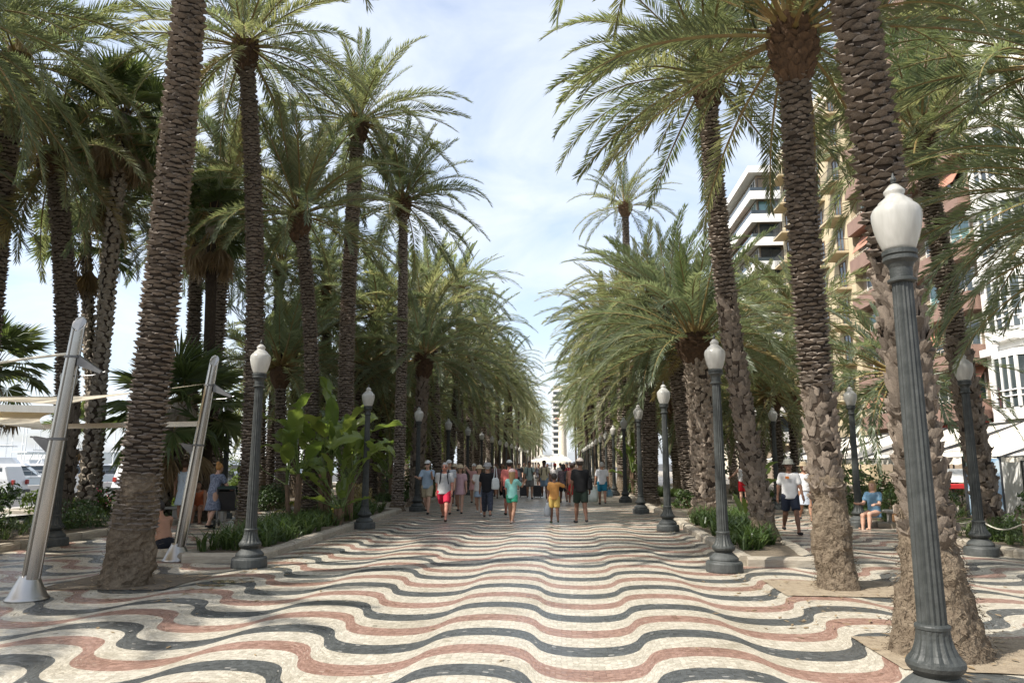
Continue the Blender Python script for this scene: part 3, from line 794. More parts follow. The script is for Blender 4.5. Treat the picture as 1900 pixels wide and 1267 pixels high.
    for kind, lst in groups.items():
        mb = MB()
        for v, mt in lst:
            V, F = BOOT_A[kind][v]; A = np.array(mt); mb.add(V @ A[:3, :3].T + A[:3, 3], F)
        o = mb.build('leaf_bases', [BMAT[kind]], trunk); o['kind'] = 'stuff'
    # crown: fibrous heart of cut leaf stalks, then every frond
    hp = Vector(H)
    if far is not None:
        c = obj('crown', far, e, loc=hp, rot=(r.normal(0, 0.05), r.normal(0, 0.05), r.uniform(0, 6.28)), scale=fscale)
        return e
    mb = MB(); rr = r1 * heart_r
    mb.lathe([(r1 * 0.9, -heart_h), (rr * 0.92, -heart_h * 0.55), (rr, -heart_h * 0.2), (rr * 0.85, 0.12), (rr * 0.5, 0.35), (0.05, 0.5)], 16)
    for k in range(9):
        z = -heart_h + k * (heart_h + 0.2) / 9
        q = np.interp(z, [-heart_h, -heart_h * 0.55, -heart_h * 0.2, 0.12, 0.35], [r1 * 0.95, rr * 0.92, rr, rr * 0.85, rr * 0.5])
        nn = 9
        for i in range(nn):
            a = 2 * PI * (i + 0.5 * (k % 2) + r.normal(0, 0.1)) / nn
            V, F = BOOT_A['chunk'][int(r.integers(0, 8))]
            w = 2 * PI * q / nn * 1.15; A = np.array([(-(-math.sin(a)) * w, math.cos(a) * 0.09, math.cos(a) * 0.06), (-(math.cos(a)) * w, math.sin(a) * 0.09, math.sin(a) * 0.06), (0, 0.02, 0.17)])
            mb.add(V @ A.T + np.array((q * math.cos(a), q * math.sin(a), z)), F, 0)
    crown = mb.build('crown', ['boot_heart'], e, loc=hp)
    for i, (az, el, cls, sc) in enumerate(crown_layout(int(n_fronds * 1.45), r, emax, emin, pw)):
        k_ = key
        if key == 'green' and r.uniform() < 0.3: k_ = 'deep'
        if cls == 'up' and r.uniform() < 0.4: k_ = 'fresh'
        if old and i >= int(n_fronds * 1.45) - old: k_, cls = 'old', 'low'
        ms = FROND_MATS[k_ + cls]
        obj('frond', ms[int(r.integers(0, len(ms)))], crown, mtx=leaf_matrix(az, el, sc * fscale, r.normal(0, 0.25), r1 * 0.55, 0.05 + 0.25 * max(0, el) / 90))
    return e

Z_SCALE = lambda z0, z1, n=9, row=0.085, d=0.055: (z0, z1, 'scale', n, row, d * 1.25)
Z_CHUNK = lambda z0, z1, n=8, row=0.15, d=0.10: (z0, z1, 'chunk', n, row, d)
# --- the big palms of the two inner rows
palm((-6.06, 10.25, 0), (-5.88, 10.4, 12.6), 0.25, 0.185, 46, 1.0, [Z_SCALE(0.75, 12.4, 8, 0.062, 0.050)], 'tall ringed palm rising from a dark shaded root cone between the steel sail masts',
     mid=(0.32, 0.0, 5.0), root=1.5, root_r=1.42, single=280, seed=3, rootlets=1000, group='palms of the inner rows', key='green', emin=-15)
b = G(455, 990); h = AT(455, 92, b.y)
palm(b, h, 0.225, 0.165, 44, 0.92, [Z_SCALE(0.3, h.z, 7, 0.07, 0.05)], 'slender palm with high spreading crown behind the lamp at the front planter corner', seed=5, single=120, group='palms of the inner rows', mid=(0.15, 0, 6), root=0.5, old=2)
h = AT(556, 405, 20.3)
palm((-7.0, 20.3, 0.1), h, 0.20, 0.16, 44, 0.92, [Z_SCALE(0.2, h.z, 8, 0.08, 0.05)], 'mid-height palm with upright fan of fronds growing through the paddle-leaved clump', seed=6, emax=86, emin=-22, pw=1.2, group='palms of the inner rows', mid=(0.2, 0, 4), root=0.5, key='green')
h = AT(665, 232, 25.2)
palm((-7.35, 25.2, 0.1), h, 0.27, 0.20, 44, 1.04, [Z_SCALE(0.2, h.z, 7, 0.075, 0.055)], 'tall palm whose crown leans over the lane against the sky above the harbour-side row', seed=8, group='palms of the inner rows', mid=(-0.35, 0, 6), root=0.5)
h = AT(748, 378, 27.3)
palm(G(737, 948), h, 0.20, 0.15, 42, 0.98, [Z_SCALE(0.2, h.z, 8, 0.085, 0.04)], 'smooth-trunked palm standing just past the end of the first harbour-side planter', seed=9, group='palms of the inner rows', mid=(0.1, 0, 5), root=0.4, emin=-30)
h = AT(787, 668, 28.6)
palm(G(770, 940), h, 0.23, 0.20, 36, 0.86, [Z_CHUNK(0.2, h.z, 8, 0.13, 0.07)], 'short stout palm directly behind the third harbour-side lamp', seed=10, group='palms of the inner rows', root=0.4, emin=-25, key='deep')
palm((3.30, 7.12, 0), AT(1490, -520, 7.12), 0.185, 0.165, 40, 1.0, [Z_CHUNK(0.95, 3.6, 10, 0.088, 0.055), Z_SCALE(3.6, 12, 7, 0.062, 0.055)],
     'massive leaning palm with pale stubby leaf bases and rooty foot beside the nearest lamp', mid=(-0.05, 0, 4.2), root=1.35, root_r=2.2, single=290, seed=12, rootlets=3200, group='palms of the inner rows', emin=-12)
h = AT(1470, 75, 10.5)
palm((3.66, 10.62, 0), h, 0.205, 0.18, 46, 1.0, [Z_CHUNK(1.25, 2.8, 10, 0.088, 0.045), Z_SCALE(2.7, 12, 8, 0.064, 0.05)], 'dark palm with crumbling earthy base standing in a bare soil pit', mid=(-0.18, 0, 4.0), root=1.5, root_r=1.34, single=260, seed=14, rootlets=2000, group='palms of the inner rows', emin=-8, pw=1.05)
h = AT(1312, 148, 15.5)
palm((4.08, 15.6, 0.1), h, 0.21, 0.17, 46, 0.95, [Z_CHUNK(0.45, 5.0, 10, 0.09, 0.045), Z_SCALE(5.0, 12, 8, 0.085, 0.055)], 'curving palm in the stone-edged bed, long fronds hanging from its high crown', mid=(-0.75, 0, 4.6), root=0.6, root_r=1.35, single=200, seed=16, group='palms of the inner rows', emin=-22)
h = AT(1290, 636, 24.4)
palm((4.62, 24.4, 0.1), h, 0.42, 0.38, 52, 1.02, [Z_CHUNK(0.15, h.z, 13, 0.115, 0.09)], 'thick shaggy palm with huge low crown behind the second building-side lamp', seed=18, group='palms of the inner rows', root=0.4, emin=-8, pw=1.1, key='deep', old=2)
h = AT(1200, 560, 31.2)
palm(G(1207, 936), h, 0.29, 0.25, 44, 0.98, [Z_SCALE(0.2, h.z, 8, 0.10, 0.07)], 'straight palm in its own pit right behind the third building-side lamp', seed=19, group='palms of the inner rows', root=0.4)
h = AT(1243, 580, 27.6)
palm((4.75, 27.6, 0.1), h, 0.37, 0.30, 44, 1.08, [Z_SCALE(0.2, h.z, 9, 0.075, 0.05)], 'finely ringed palm tapering upward beside the shaggy thick palm', seed=20, group='palms of the inner rows', root=0.4, root_r=1.2, key='deep')
h = AT(1186, 684, 36.5)
palm((3.75, 36.5, 0), h, 0.28, 0.24, 40, 0.98, [Z_SCALE(0.2, h.z, 8, 0.10, 0.06)], 'short palm with a fountain crown behind the fourth building-side lamp', seed=21, group='palms of the inner rows', emin=-30)
h = AT(1160, 385, 48)
palm((h.x, 48, 0), h, 0.27, 0.2, 22, 1.0, [Z_SCALE(0.2, h.z, 8, 0.12, 0.05)], 'very tall solitary palm whose small crown tops all others against the sky', seed=22, emin=-25, pw=1.1, heart_r=1.9, key='green')
# --- outer rows near the camera
h = AT(100, 300, 19.0)
palm((-13.1, 18.8, 0), h, 0.29, 0.215, 46, 1.08, [Z_CHUNK(0.2, 3.2, 10, 0.105, 0.055), Z_SCALE(3.2, 12, 9, 0.085, 0.055)], 'dark palm in the outer harbour bed between the sail mast and the frame edge', seed=24, mid=(0.25, 0, 4), root=0.4, old=4, emin=-46)
h = AT(368, 425, 26.5)
palm((-13.4, 26.2, 0), h, 0.25, 0.2, 40, 1.0, [Z_SCALE(0.2, h.z, 8, 0.10, 0.07)], 'dark leaning palm behind the fan palm on the harbour side', seed=25, mid=(-0.2, 0, 4), key='deep')
h = AT(392, 420, 29)
palm((-13.6, 29.0, 0), h, 0.22, 0.18, 40, 1.0, [Z_SCALE(0.2, h.z, 8, 0.10, 0.07)], 'dark straight palm seen between the second sail mast and the slender palm', seed=26, key='deep')
h = AT(425, 330, 23.5)
palm((-11.4, 23.5, 0), h, 0.19, 0.15, 40, 0.95, [Z_SCALE(0.2, h.z, 7, 0.10, 0.08)], 'thin rough palm half hidden behind the slender lamp-side palm', seed=27, old=3)
h = AT(300, 300, 25.0)
palm((h.x + 0.3, 25.0, 0), h, 0.22, 0.18, 42, 1.02, [Z_SCALE(0.2, h.z, 8, 0.10, 0.06)], 'palm whose fronds fill the gap just beside the tall ringed palm', seed=61, emin=-36, old=3)
h = AT(30, 120, 17.5)
palm((h.x + 0.2, 17.5, 0), h, 0.26, 0.2, 44, 1.05, [Z_SCALE(0.2, h.z, 8, 0.10, 0.06)], 'high palm at the frame corner with pale hanging fronds', seed=62, emin=-45, old=3)
h = AT(520, 500, 34)
palm((h.x, 34.0, 0), h, 0.22, 0.18, 42, 1.1, [Z_SCALE(0.2, h.z, 8, 0.11, 0.06)], 'palm with deep green crown behind the mid-height upright one', seed=63, emin=-25, key='deep')
h = AT(610, 540, 35)
palm((h.x, 35.0, 0), h, 0.22, 0.18, 42, 1.1, [Z_SCALE(0.2, h.z, 8, 0.11, 0.06)], 'palm crown between the mid-height palm and the tall leaning one', seed=64, emin=-25)
h = AT(700, 590, 33)
palm((h.x, 33.0, 0), h, 0.22, 0.18, 40, 1.0, [Z_SCALE(0.2, h.z, 8, 0.11, 0.06)], 'palm crown above the second harbour-side lamp', seed=65, emin=-20, key='deep')
h = AT(1708, 265, 19.2)
palm((10.35, 19.2, 0), h, 0.27, 0.21, 44, 0.95, [Z_CHUNK(0.2, 4.6, 9, 0.125, 0.08), Z_SCALE(4.6, 12, 9, 0.085, 0.05)], 'palm with knobbly trunk rising before the awning behind the outer lamp', seed=28, mid=(-0.35, 0, 4.6), emin=-18, pw=1.15, key='fresh' if False else 'green', single=120)
palm((9.6, 11.2, 0), (9.55, 11.2, 5.0), 0.30, 0.26, 34, 1.05, [Z_CHUNK(0.2, 4.9, 9, 0.12, 0.07)], 'low palm beyond the frame edge sending dark fronds across the awning', seed=29, emin=2, pw=0.9, key='deep')
h = AT(1965, 130, 13.4)
palm((h.x + 0.2, 13.4, 0), h, 0.26, 0.21, 34, 1.0, [Z_SCALE(0.3, h.z, 8, 0.11, 0.06)], 'high palm beyond the frame edge whose fronds veil the white facade', seed=66, emin=-2)
palm((10.9, 15.6, 0), (10.9, 15.6, 7.2), 0.34, 0.28, 42, 1.05, [Z_CHUNK(0.2, 7.9, 8, 0.15, 0.09)], 'palm at the frame edge with fronds hanging before the white facade', seed=30, emin=-35, key='deep')
palm((-16.4, 14.5, 0), (-16.3, 14.4, 8.6), 0.34, 0.28, 42, 1.08, [Z_CHUNK(0.2, 8.4, 8, 0.15, 0.09)], 'palm outside the frame edge sending fronds over the harbour bed', seed=31, emin=-40)
palm((-12.8, 13.2, 0), (-12.9, 13.2, 10.8), 0.34, 0.27, 44, 1.06, [Z_SCALE(0.2, 10.6, 8, 0.1, 0.06)], 'tall palm above the frame corner whose fronds hang beside the ringed palm', seed=33, emin=-46)

palm((-14.0, 4.6, 0), (-14.0, 4.6, 8.6), 0.34, 0.27, 46, 1.12, [Z_SCALE(0.3, 10.5, 8, 0.12, 0.06)], 'unseen palm added in the outer harbour bed to shade the path', seed=52, emin=-30)  # out of view abreast of the camera, added for the shade it casts
# --- far rows: whole crowns
def crown_mesh(n, seed, mats_, emin=-35, pw=0.95, nl=52):
    r = np.random.default_rng(seed); mb = MB()
    lib = {c: [frond_arrays(L, d, nl, s + seed * 100, lw=0.06, ll=0.52, seg=4) for (L, d, _, s) in sp] for c, sp in (('up', SP_UP), ('mid', SP_MID), ('low', SP_LOW))}
    for az, el, cls, sc in crown_layout(n, r, 84, emin, pw):
        V, F, I = lib[cls][int(r.integers(0, len(lib[cls])))]
        A = np.array(leaf_matrix(az, el, sc, r.normal(0, 0.25), 0.15, 0.1))
        b0 = mb.n; mb.add(V @ A[:3, :3].T + A[:3, 3], F); mb.I[-len(F):] = I
    b0 = MB(); mb.lathe([(0.2, -0.7), (0.36, -0.4), (0.4, -0.1), (0.25, 0.3), (0.05, 0.5)], 10, 2)
    return mb.mesh('crown', mats_ + ['petiole', 'boot_heart'])
CROWNS = [crown_mesh(52, 1, ['frond_green']), crown_mesh(48, 2, ['frond_deep'], -25), crown_mesh(54, 3, ['frond_green'], -45), crown_mesh(50, 4, ['frond_deep'], -38)]
_ROW = {}
def far_palm(x, y, h, sc, label, group, seed):
    k_ = _ROW.get(group, 0); _ROW[group] = k_ + 1
    label = label % ORD[k_]
    r = np.random.default_rng(seed)
    rr = r.uniform(0.19, 0.26)
    zs = [(0.2, h, 'scale', 7, 0.13, 0.06)] if y < 70 else []
    palm((x, y, 0), (x + r.normal(0, 0.25), y + r.normal(0, 0.2), h), rr, rr * 0.85, 0, sc, zs, label, group=group, parts=False, far=CROWNS[seed % 4], seed=seed)
sd = 100
FARL = 'date palm, %s going away in the far row on the harbour side of the lane'
FARR = 'date palm, %s going away in the far row on the building side of the lane'
for y, h in ((33, 8.0), (37.5, 10.6), (41.5, 7.0), (46, 12.6), (50, 8.6), (55, 11.8), (60, 9.0), (65, 12.4), (71, 9.5), (77, 12.0), (84, 9.8), (91, 11.6), (99, 10), (107, 12), (116, 10.4), (126, 11.8), (137, 10.8), (150, 12), (164, 11), (180, 12)):
    far_palm(-6.0 - 0.7 * random.random(), y, h, 1.0 + random.uniform(-0.05, 0.12), FARL, 'far palms on the harbour side', sd); sd += 1
for y, h in ((40.5, 9.6), (44.5, 7.4), (49.5, 10.8), (54, 8.0), (58.5, 11.2), (63, 8.6), (69, 11.4), (75, 9.0), (82, 11.6), (89, 9.6), (97, 11.4), (105, 10), (114, 11.6), (124, 10.2), (135, 11.6), (148, 10.6), (162, 11.8), (178, 11)):
    far_palm(3.0 + 0.7 * random.random(), y, h, 1.06 + random.uniform(-0.05, 0.12), FARR, 'far palms on the building side', sd); sd += 1
for y, h in ((34.5, 7.2), (39, 9.5), (43, 6.4), (49, 9.0), (56, 7.0), (63, 10), (71, 8.0), (80, 10), (90, 9)):
    far_palm(-12.6 + 1.2 * random.random(), y, h, 1.02, 'date palm, %s going away in the outer harbour bed behind the lane palms', 'palms of the outer harbour bed', sd); sd += 1
for y, h in ((24.0, 4.4), (31.0, 7.8), (34.0, 4.6), (38, 9.4), (43.5, 6.2), (50, 9.6), (58, 7), (67, 10), (77, 8.5), (88, 10)):
    far_palm(9.4 + 1.2 * random.random(), y, h, 0.98, 'date palm, %s going away in the outer cafe bed behind the lane palms', 'palms of the outer cafe bed', sd); sd += 1

# --- fan palms
def fan_leaf(seed, n=34, rad=0.95, spread=118, pet=0.9):
    r = np.random.default_rng(seed); V = []; F = []; I = []
    for k in range(7):
        t = k / 6; w = 0.022 * (1 - 0.5 * t); x = pet * t; z = 0.10 * math.sin(t * 1.5)
        V += [(x, w, z), (x, 0, z + w * 0.8), (x, -w, z)]
    for k in range(6):
        for i in range(2): F.append((k * 3 + i, k * 3 + i + 1, k * 3 + i + 4, k * 3 + i + 3)); I.append(1)
    c = np.array((pet, 0, 0.10))
    for k in range(n):
        a = R(-spread + 2 * spread * (k + 0.5) / n); da = R(spread / n)
        l = rad * (0.82 + 0.18 * math.cos(a * 0.8)) * r.uniform(0.92, 1.05)
        pts = []
        for (q, ang, lift) in ((0.03, 0, 0), (0.55, -da * 0.98, 0.02), (0.55, 0, -0.025), (0.55, da * 0.98, 0.02), (1.0, r.normal(0, 0.02), -0.03)):
            d = np.array((math.cos(a + ang), math.sin(a + ang), 0)) * l * q
            zz = 0.16 * q - 0.30 * q * q * abs(r.normal(1, 0.25)) + lift
            pts.append(c + d + np.array((0, 0, zz)))
        b0 = len(V); V += pts
        F += [(b0, b0 + 1, b0 + 2), (b0, b0 + 2, b0 + 3), (b0 + 1, b0 + 4, b0 + 2), (b0 + 2, b0 + 4, b0 + 3)]; I += [0] * 4
    return V, F, I
FANS = {}
for key, mn in (('green', 'fan_green'), ('dead', 'fan_dead')):
    FANS[key] = [mesh('fan_leaf', *fan_leaf(s, spread=118 if key == 'green' else 34, n=34 if key == 'green' else 16)[:2], [mn, 'petiole'], fan_leaf(s, spread=118 if key == 'green' else 34, n=34 if key == 'green' else 16)[2]) for s in (1, 2, 3)]
def fan_palm(base, heart, r0, r1, n, sc, label, seed, skirt=8, emin=-35, boots=True, group=None):
    r = np.random.default_rng(seed)
    base = Vector(base); heart = Vector(heart)
    zs = [(0.2, heart.z, 'fan', 7, 0.15, 0.075)] if boots else []
    e = palm(base, heart, r0, r1, 0, 1, zs, label, parts=boots, seed=seed, far=FANS['green'][0], name='fan_palm', group=group)
    for c in e.children:
        if c.name.startswith('crown'): bpy.data.objects.remove(c)
    mb = MB(); mb.lathe([(r1, -0.5), (r1 * 1.3, -0.2), (r1 * 1.2, 0.1), (0.05, 0.5)], 12)
    cr = mb.build('crown', ['fan_bark'], e, loc=heart - base)
    for i in range(n):
        q = (i + 0.5) / n; az = i * 2.39996 + r.normal(0, 0.15); el = 80 + (emin - 80) * q + r.normal(0, 6)
        obj('fan_leaf', FANS['green'][i % 3], cr, mtx=leaf_matrix(az, el, sc * r.uniform(0.85, 1.1), r.normal(0, 0.3), 0.08, 0.15))
    for i in range(skirt * 2):
        az = i * 2.39996 + r.normal(0, 0.3)
        obj('dead_leaf', FANS['dead'][i % 3], cr, mtx=leaf_matrix(az, r.uniform(-82, -58), sc * r.uniform(0.8, 1.0), r.normal(0, 0.4), 0.1, -0.25))
    return e
h = AT(232, 225, 19.5)
fan_palm((-12.9, 19.6, 0), h, 0.185, 0.155, 26, 1.05, 'grey fan palm with criss-cross trunk just behind the tall ringed palm', 41, 12)
h = AT(160, 455, 23.5)
fan_palm((-15.1, 23.5, 0), h, 0.17, 0.14, 26, 1.0, 'bent fan palm with a brown skirt of dead leaves by the white mast pole', 42, 14)
h = AT(208, 330, 22)
fan_palm((-14.2, 22.0, 0), h, 0.155, 0.13, 24, 1.0, 'dark fan palm close behind the grey criss-cross one', 43, 8)
h = AT(335, 770, 21)
fan_palm((-11.9, 21.0, 0), h, 0.42, 0.36, 34, 1.25, 'low dark fan palm spreading over the path behind the sail mast', 44, 6, emin=-50)
h = AT(138, 800, 33)
fan_palm((h.x, 33, -0.1), h, 0.17, 0.15, 18, 0.85, 'small fan palm on the road island before the moored yachts', 45, 6, boots=False)
h = AT(-12, 690, 20)
fan_palm((h.x, 20, 0), h, 0.2, 0.17, 20, 1.0, 'fan palm at the frame edge below the sail cable', 46, 3, boots=False)
h = AT(395, 415, 21.5)
fan_palm((h.x + 0.2, 21.8, 0), h, 0.2, 0.16, 20, 0.95, 'fan palm whose pale leaves droop between the slender palm and the ringed palm', 47, 10, boots=False)
LOWL = 'low bushy date palm, %s going away among the harbour-side trunks'
LOWR = 'low bushy date palm, %s going away among the building-side trunks'
for x, y, h in sorted(((-8.6, 31, 5.6), (-8.9, 36, 4.6), (-8.2, 41, 5.2), (-8.6, 47, 6.0), (-8.4, 53, 5.0), (-8.3, 60, 6), (-10.5, 27.5, 5.2), (-13.6, 33, 5.4), (-14, 40, 6), (-8.2, 68, 6), (-7.6, 76, 5.2), (-8, 84, 5.6), (-7.4, 93, 5), (-7.9, 103, 5.6), (-7.3, 113, 5.4), (-7.6, 125, 6), (-7.2, 138, 6), (-7.4, 152, 6.5), (-6.8, 168, 6.5), (-7, 190, 8), (-9, 205, 9)), key=lambda q: q[1]):
    far_palm(x, y, h, 1.05, LOWL, 'low palms on the harbour side', sd); sd += 1
for x, y, h in sorted(((5.6, 33, 5.2), (5.9, 39, 4.6), (5.4, 45.5, 5.0), (5.8, 52, 5.6), (5.4, 59, 5), (5.6, 66, 6), (8.9, 31.5, 4.4), (5.5, 74, 6), (5.2, 82, 5), (5.6, 91, 5.6), (5.0, 100, 5), (5.4, 111, 5.6), (4.9, 122, 5.4), (5.3, 134, 6), (4.8, 147, 6), (5, 162, 6.5), (4.6, 178, 7), (5, 196, 9), (9.2, 38, 5.0)), key=lambda q: q[1]):
    far_palm(x, y, h, 1.0, LOWR, 'low palms on the building side', sd); sd += 1
#@@PLANTS
# ================================================================== PLANTS
def paddle_leaf(seed, pet=1.1, L=1.0, W=0.36, arch=0.7, torn=False):
    """long-stalked paddle leaf along +X"""
    r = np.random.default_rng(seed); V = []; F = []; I = []
    ns = 6
    for k in range(ns + 1):
        t = k / ns; w = 0.030 * (1 - 0.55 * t)
        V += [(pet * t, w, 0), (pet * t, 0, w * 0.5), (pet * t, -w, 0), (pet * t, 0, -w)]
    for k in range(ns):
        for i in range(4): j = (i + 1) % 4; F.append((k * 4 + i, k * 4 + j, k * 4 + 4 + j, k * 4 + 4 + i)); I.append(1)
    n = 10; x = pet; z = 0.0; b0 = len(V)
    for k in range(n + 1):
        t = k / n; a = -arch * t ** 1.3
        if k: x += L / n * math.cos(a); z += L / n * math.sin(a)
        w = W * 0.5 * (math.sin(PI * min(1, t * 0.92 + 0.06)) ** 0.62) * (1 if t < 1 else 0.05)
        f = 0.42; wob = r.normal(0, 0.03)
        na = np.array((-math.sin(a), 0, math.cos(a)))
        for q in (-1, -0.5, 0, 0.5, 1):
            p = np.array((x, q * w, z)) + na * (abs(q) * w * f + (wob + r.normal(0, 0.012)) * abs(q))
            V.append(tuple(p))
    for k in range(n):
        for q in range(4):
            if torn and q in (0, 3) and r.uniform() < 0.18: continue
            F.append((b0 + k * 5 + q, b0 + k * 5 + q + 1, b0 + k * 5 + 6 + q, b0 + k * 5 + 5 + q)); I.append(0)
    return V, F, I
PADDLE = {}
for mn in ('paddle_green', 'paddle_yellow'):
    PADDLE[mn] = []
    for s_, (p_, l_, w_, a_, t_) in enumerate([(1.0, 1.0, 0.42, 0.5, False), (1.35, 1.15, 0.44, 0.9, True), (0.7, 0.85, 0.36, 0.35, False), (1.1, 1.05, 0.46, 1.3, True), (0.5, 0.8, 0.3, 0.2, False)]):
        V, F, I = paddle_leaf(s_, p_, l_, w_, a_, t_)
        PADDLE[mn].append(mesh('leaf', V, F, [mn, 'stem_green'], I, smooth=True))
def paddle_plant(base, h, n, label, seed, sc=1.0, yellow=0, group=None, emin=25):
    r = np.random.default_rng(seed); e = empty('paddle_leaf_plant', base); tag(e, label, 'plant', group)
    mb = MB(); tops = []
    for k in range(max(1, n // 5)):
        a = r.uniform(0, 6.28); d = r.uniform(0, 0.22); hh = h * r.uniform(0.55, 1.0) + 0.1
        x, y = d * math.cos(a), d * math.sin(a)
        mb.tube([(x * 0.6, y * 0.6, 0), (x, y, hh * 0.5), (x * 1.3, y * 1.3, hh)], [0.075, 0.062, 0.05], 7)
        tops.append(Vector((x * 1.3, y * 1.3, hh)))
    mb.build('stem', ['stem_brown'], e)
    for k in range(n):
        t = tops[k % len(tops)]; q = k / n
        m_ = 'paddle_yellow' if k < yellow else 'paddle_green'
        el = r.uniform(-30, 5) if k < yellow else r.uniform(emin, 86); v = int(r.integers(0, 5))
        mt = Matrix.Translation(t * (1 if k >= yellow else 0.5)) @ leaf_matrix(r.uniform(0, 6.28), el, sc * r.uniform(0.75, 1.12) * (0.55 if k < yellow else 1), r.normal(0, 0.5), 0.02)
        obj('leaf', PADDLE[m_][v], e, mtx=mt)
    return e
GP = 'paddle-leaved plants in the beds'
paddle_plant(G(548, 975, 0.1), 1.5, 17, 'paddle-leaved plant with tall pale leaves and one long green stalk behind the front lamp', 1, 1.0, 1, GP)
paddle_plant(G(600, 968, 0.1), 1.9, 24, 'tallest paddle-leaved clump beside the palm in the first harbour-side bed', 2, 1.1, 1, GP)
paddle_plant(G(645, 968, 0.1), 1.2, 22, 'bushy paddle-leaved clump right before the second harbour-side lamp', 3, 0.95, 2, GP)
paddle_plant(G(622, 975, 0.1), 0.35, 18, 'low shaded paddle-leaved plant with drooping lower leaves at the kerb', 4, 0.72, 0, GP, emin=5)
paddle_plant((4.05, 17.7, 0.1), 0.15, 6, 'small upright paddle-leaved shoot in the stone-edged bed behind the second lamp', 5, 0.62, 0, GP, emin=60)
paddle_plant((3.75, 40.0, 0.1), 1.4, 14, 'paddle-leaved clump around the sixth building-side lamp', 6, 1.15, 0, GP)
paddle_plant((3.9, 35.2, 0.1), 0.5, 10, 'low bright paddle-leaved clump beside the fifth building-side lamp', 7, 0.85, 0, GP)
paddle_plant((-7.2, 31.2, 0.1), 1.2, 12, 'dark paddle-leaved clump behind the walkers on the harbour side', 8, 1.0, 0, GP)

def leaf_cloud(n, radii, size, seed, m, shell=0.55, aspect=2.2, lumps=7):
    """many small leaves filling an uneven crown"""
    r = np.random.default_rng(seed)
    lc = r.normal(0, 0.45, (lumps, 3)); lr = r.uniform(0.35, 0.62, lumps)
    k = r.integers(0, lumps, n)
    d = r.normal(0, 1, (n, 3)); d /= np.linalg.norm(d, axis=1)[:, None]
    P = lc[k] + d * (lr[k] * (shell + (1 - shell) * r.uniform(0, 1, n) ** 0.5))[:, None]
    P *= np.array(radii)
    nrm = d + r.normal(0, 0.7, (n, 3)); nrm /= np.linalg.norm(nrm, axis=1)[:, None]
    a = np.cross(nrm, r.normal(0, 1, (n, 3))); a /= (np.linalg.norm(a, axis=1)[:, None] + 1e-9); b = np.cross(nrm, a)
    s = size * r.uniform(0.6, 1.3, n)
    V = np.empty((n, 4, 3))
    V[:, 0] = P - a * (s * 0.5)[:, None]; V[:, 2] = P + a * (s * 0.5)[:, None]
    V[:, 1] = P + b * (s * 0.5 / aspect)[:, None] + nrm * (s * 0.06)[:, None]; V[:, 3] = P - b * (s * 0.5 / aspect)[:, None] + nrm * (s * 0.06)[:, None]
    F = np.arange(n * 4).reshape(n, 4)
    return V.reshape(-1, 3), F.tolist()
def bush(loc, radii, n, size, label, seed, m='bush_green', group=None, flowers=0):
    e = empty('shrub', loc); tag(e, label, 'shrub', group)
    V, F = leaf_cloud(n, radii, size, seed, m); V[:, 2] = np.abs(V[:, 2] + radii[2] * 0.75)
    o = obj('foliage', mesh('foliage', V, F, m), e)
    mb = MB(); r = np.random.default_rng(seed)
    for k in range(5):
        a = r.uniform(0, 6.28); mb.tube([(0, 0, 0), (0.3 * radii[0] * math.cos(a), 0.3 * radii[1] * math.sin(a), radii[2] * 0.9)], [0.03, 0.012], 5)
    mb.build('stem', ['stem_brown'], e)
    if flowers:
        V, F = leaf_cloud(flowers, tuple(x * 1.05 for x in radii), 0.07, seed + 9, m, shell=0.95); V[:, 2] = np.abs(V[:, 2] + radii[2] * 0.75)
        obj('flowers', mesh('flowers', V, F, 'flower_pink'), e)
    return e
bush(G(505, 948), (0.75, 0.75, 0.62), 2600, 0.10, 'rounded dark shrub on the far side of the harbour-side path', 1)
bush((-12.2, 15.0, 0.1), (0.9, 0.9, 0.55), 1700, 0.11, 'loose olive shrub at the foot of the dark outer palm', 2)
bush((-11.6, 12.6, 0.1), (0.7, 0.9, 0.42), 1500, 0.10, 'low shrub at the frame edge in the outer harbour bed', 3)
bush((-11.7, 17.6, 0.1), (0.7, 1.0, 0.35), 1500, 0.09, 'low dense shrub behind the first outer harbour lamp', 4)
bush((-13.5, 21.2, 0.1), (0.8, 1.0, 0.6), 1200, 0.14, 'flowering pink shrub behind the outer harbour bed', 5, flowers=160)
bush((-13.2, 24.8, 0.1), (0.8, 1.0, 0.8), 1200, 0.14, 'pale leafy shrub between the outer harbour palms', 6, 'tree_green')
bush((-17.5, 27.5, 0.0), (0.8, 2.0, 0.35), 1200, 0.12, 'flower bed shrub on the road island beside the white pole', 7, flowers=200)
bush((-17.5, 33.5, 0.0), (0.8, 2.4, 0.45), 1200, 0.12, 'low hedge shrub farther along the road island', 8)
bush((-6.7, 24.2, 0.1), (0.55, 0.6, 0.5), 900, 0.12, 'twiggy dry shrub at the end of the first harbour-side bed', 9, 'frond_old')
bush((9.0, 16.2, 0.1), (0.7, 0.9, 0.30), 1600, 0.09, 'low bright shrub inside the cafe-side kerb behind the outer lamp', 10, 'strap_green')
bush((9.2, 13.6, 0.1), (0.8, 0.9, 0.28), 1600, 0.09, 'low bright shrub at the frame edge inside the cafe-side kerb', 11, 'strap_green')
bush((10.6, 17.0, 0.1), (0.8, 0.8, 0.7), 1500, 0.13, 'dark shrub between the knobbly palm and the outer cafe lamp', 12)
bush((9.2, 21.3, 0.1), (0.8, 0.7, 0.55), 1400, 0.12, 'dark shrub behind the seated woman in blue', 13)
bush((10.3, 24.5, 0.1), (1.0, 1.4, 0.8), 1500, 0.14, 'tall shrub in the cafe-side bed behind the man in the bucket hat', 14)
bush((-7.0, 34.0, 0.1), (0.9, 2.0, 0.8), 1800, 0.14, 'dark hedge shrub in the second harbour-side bed', 15)
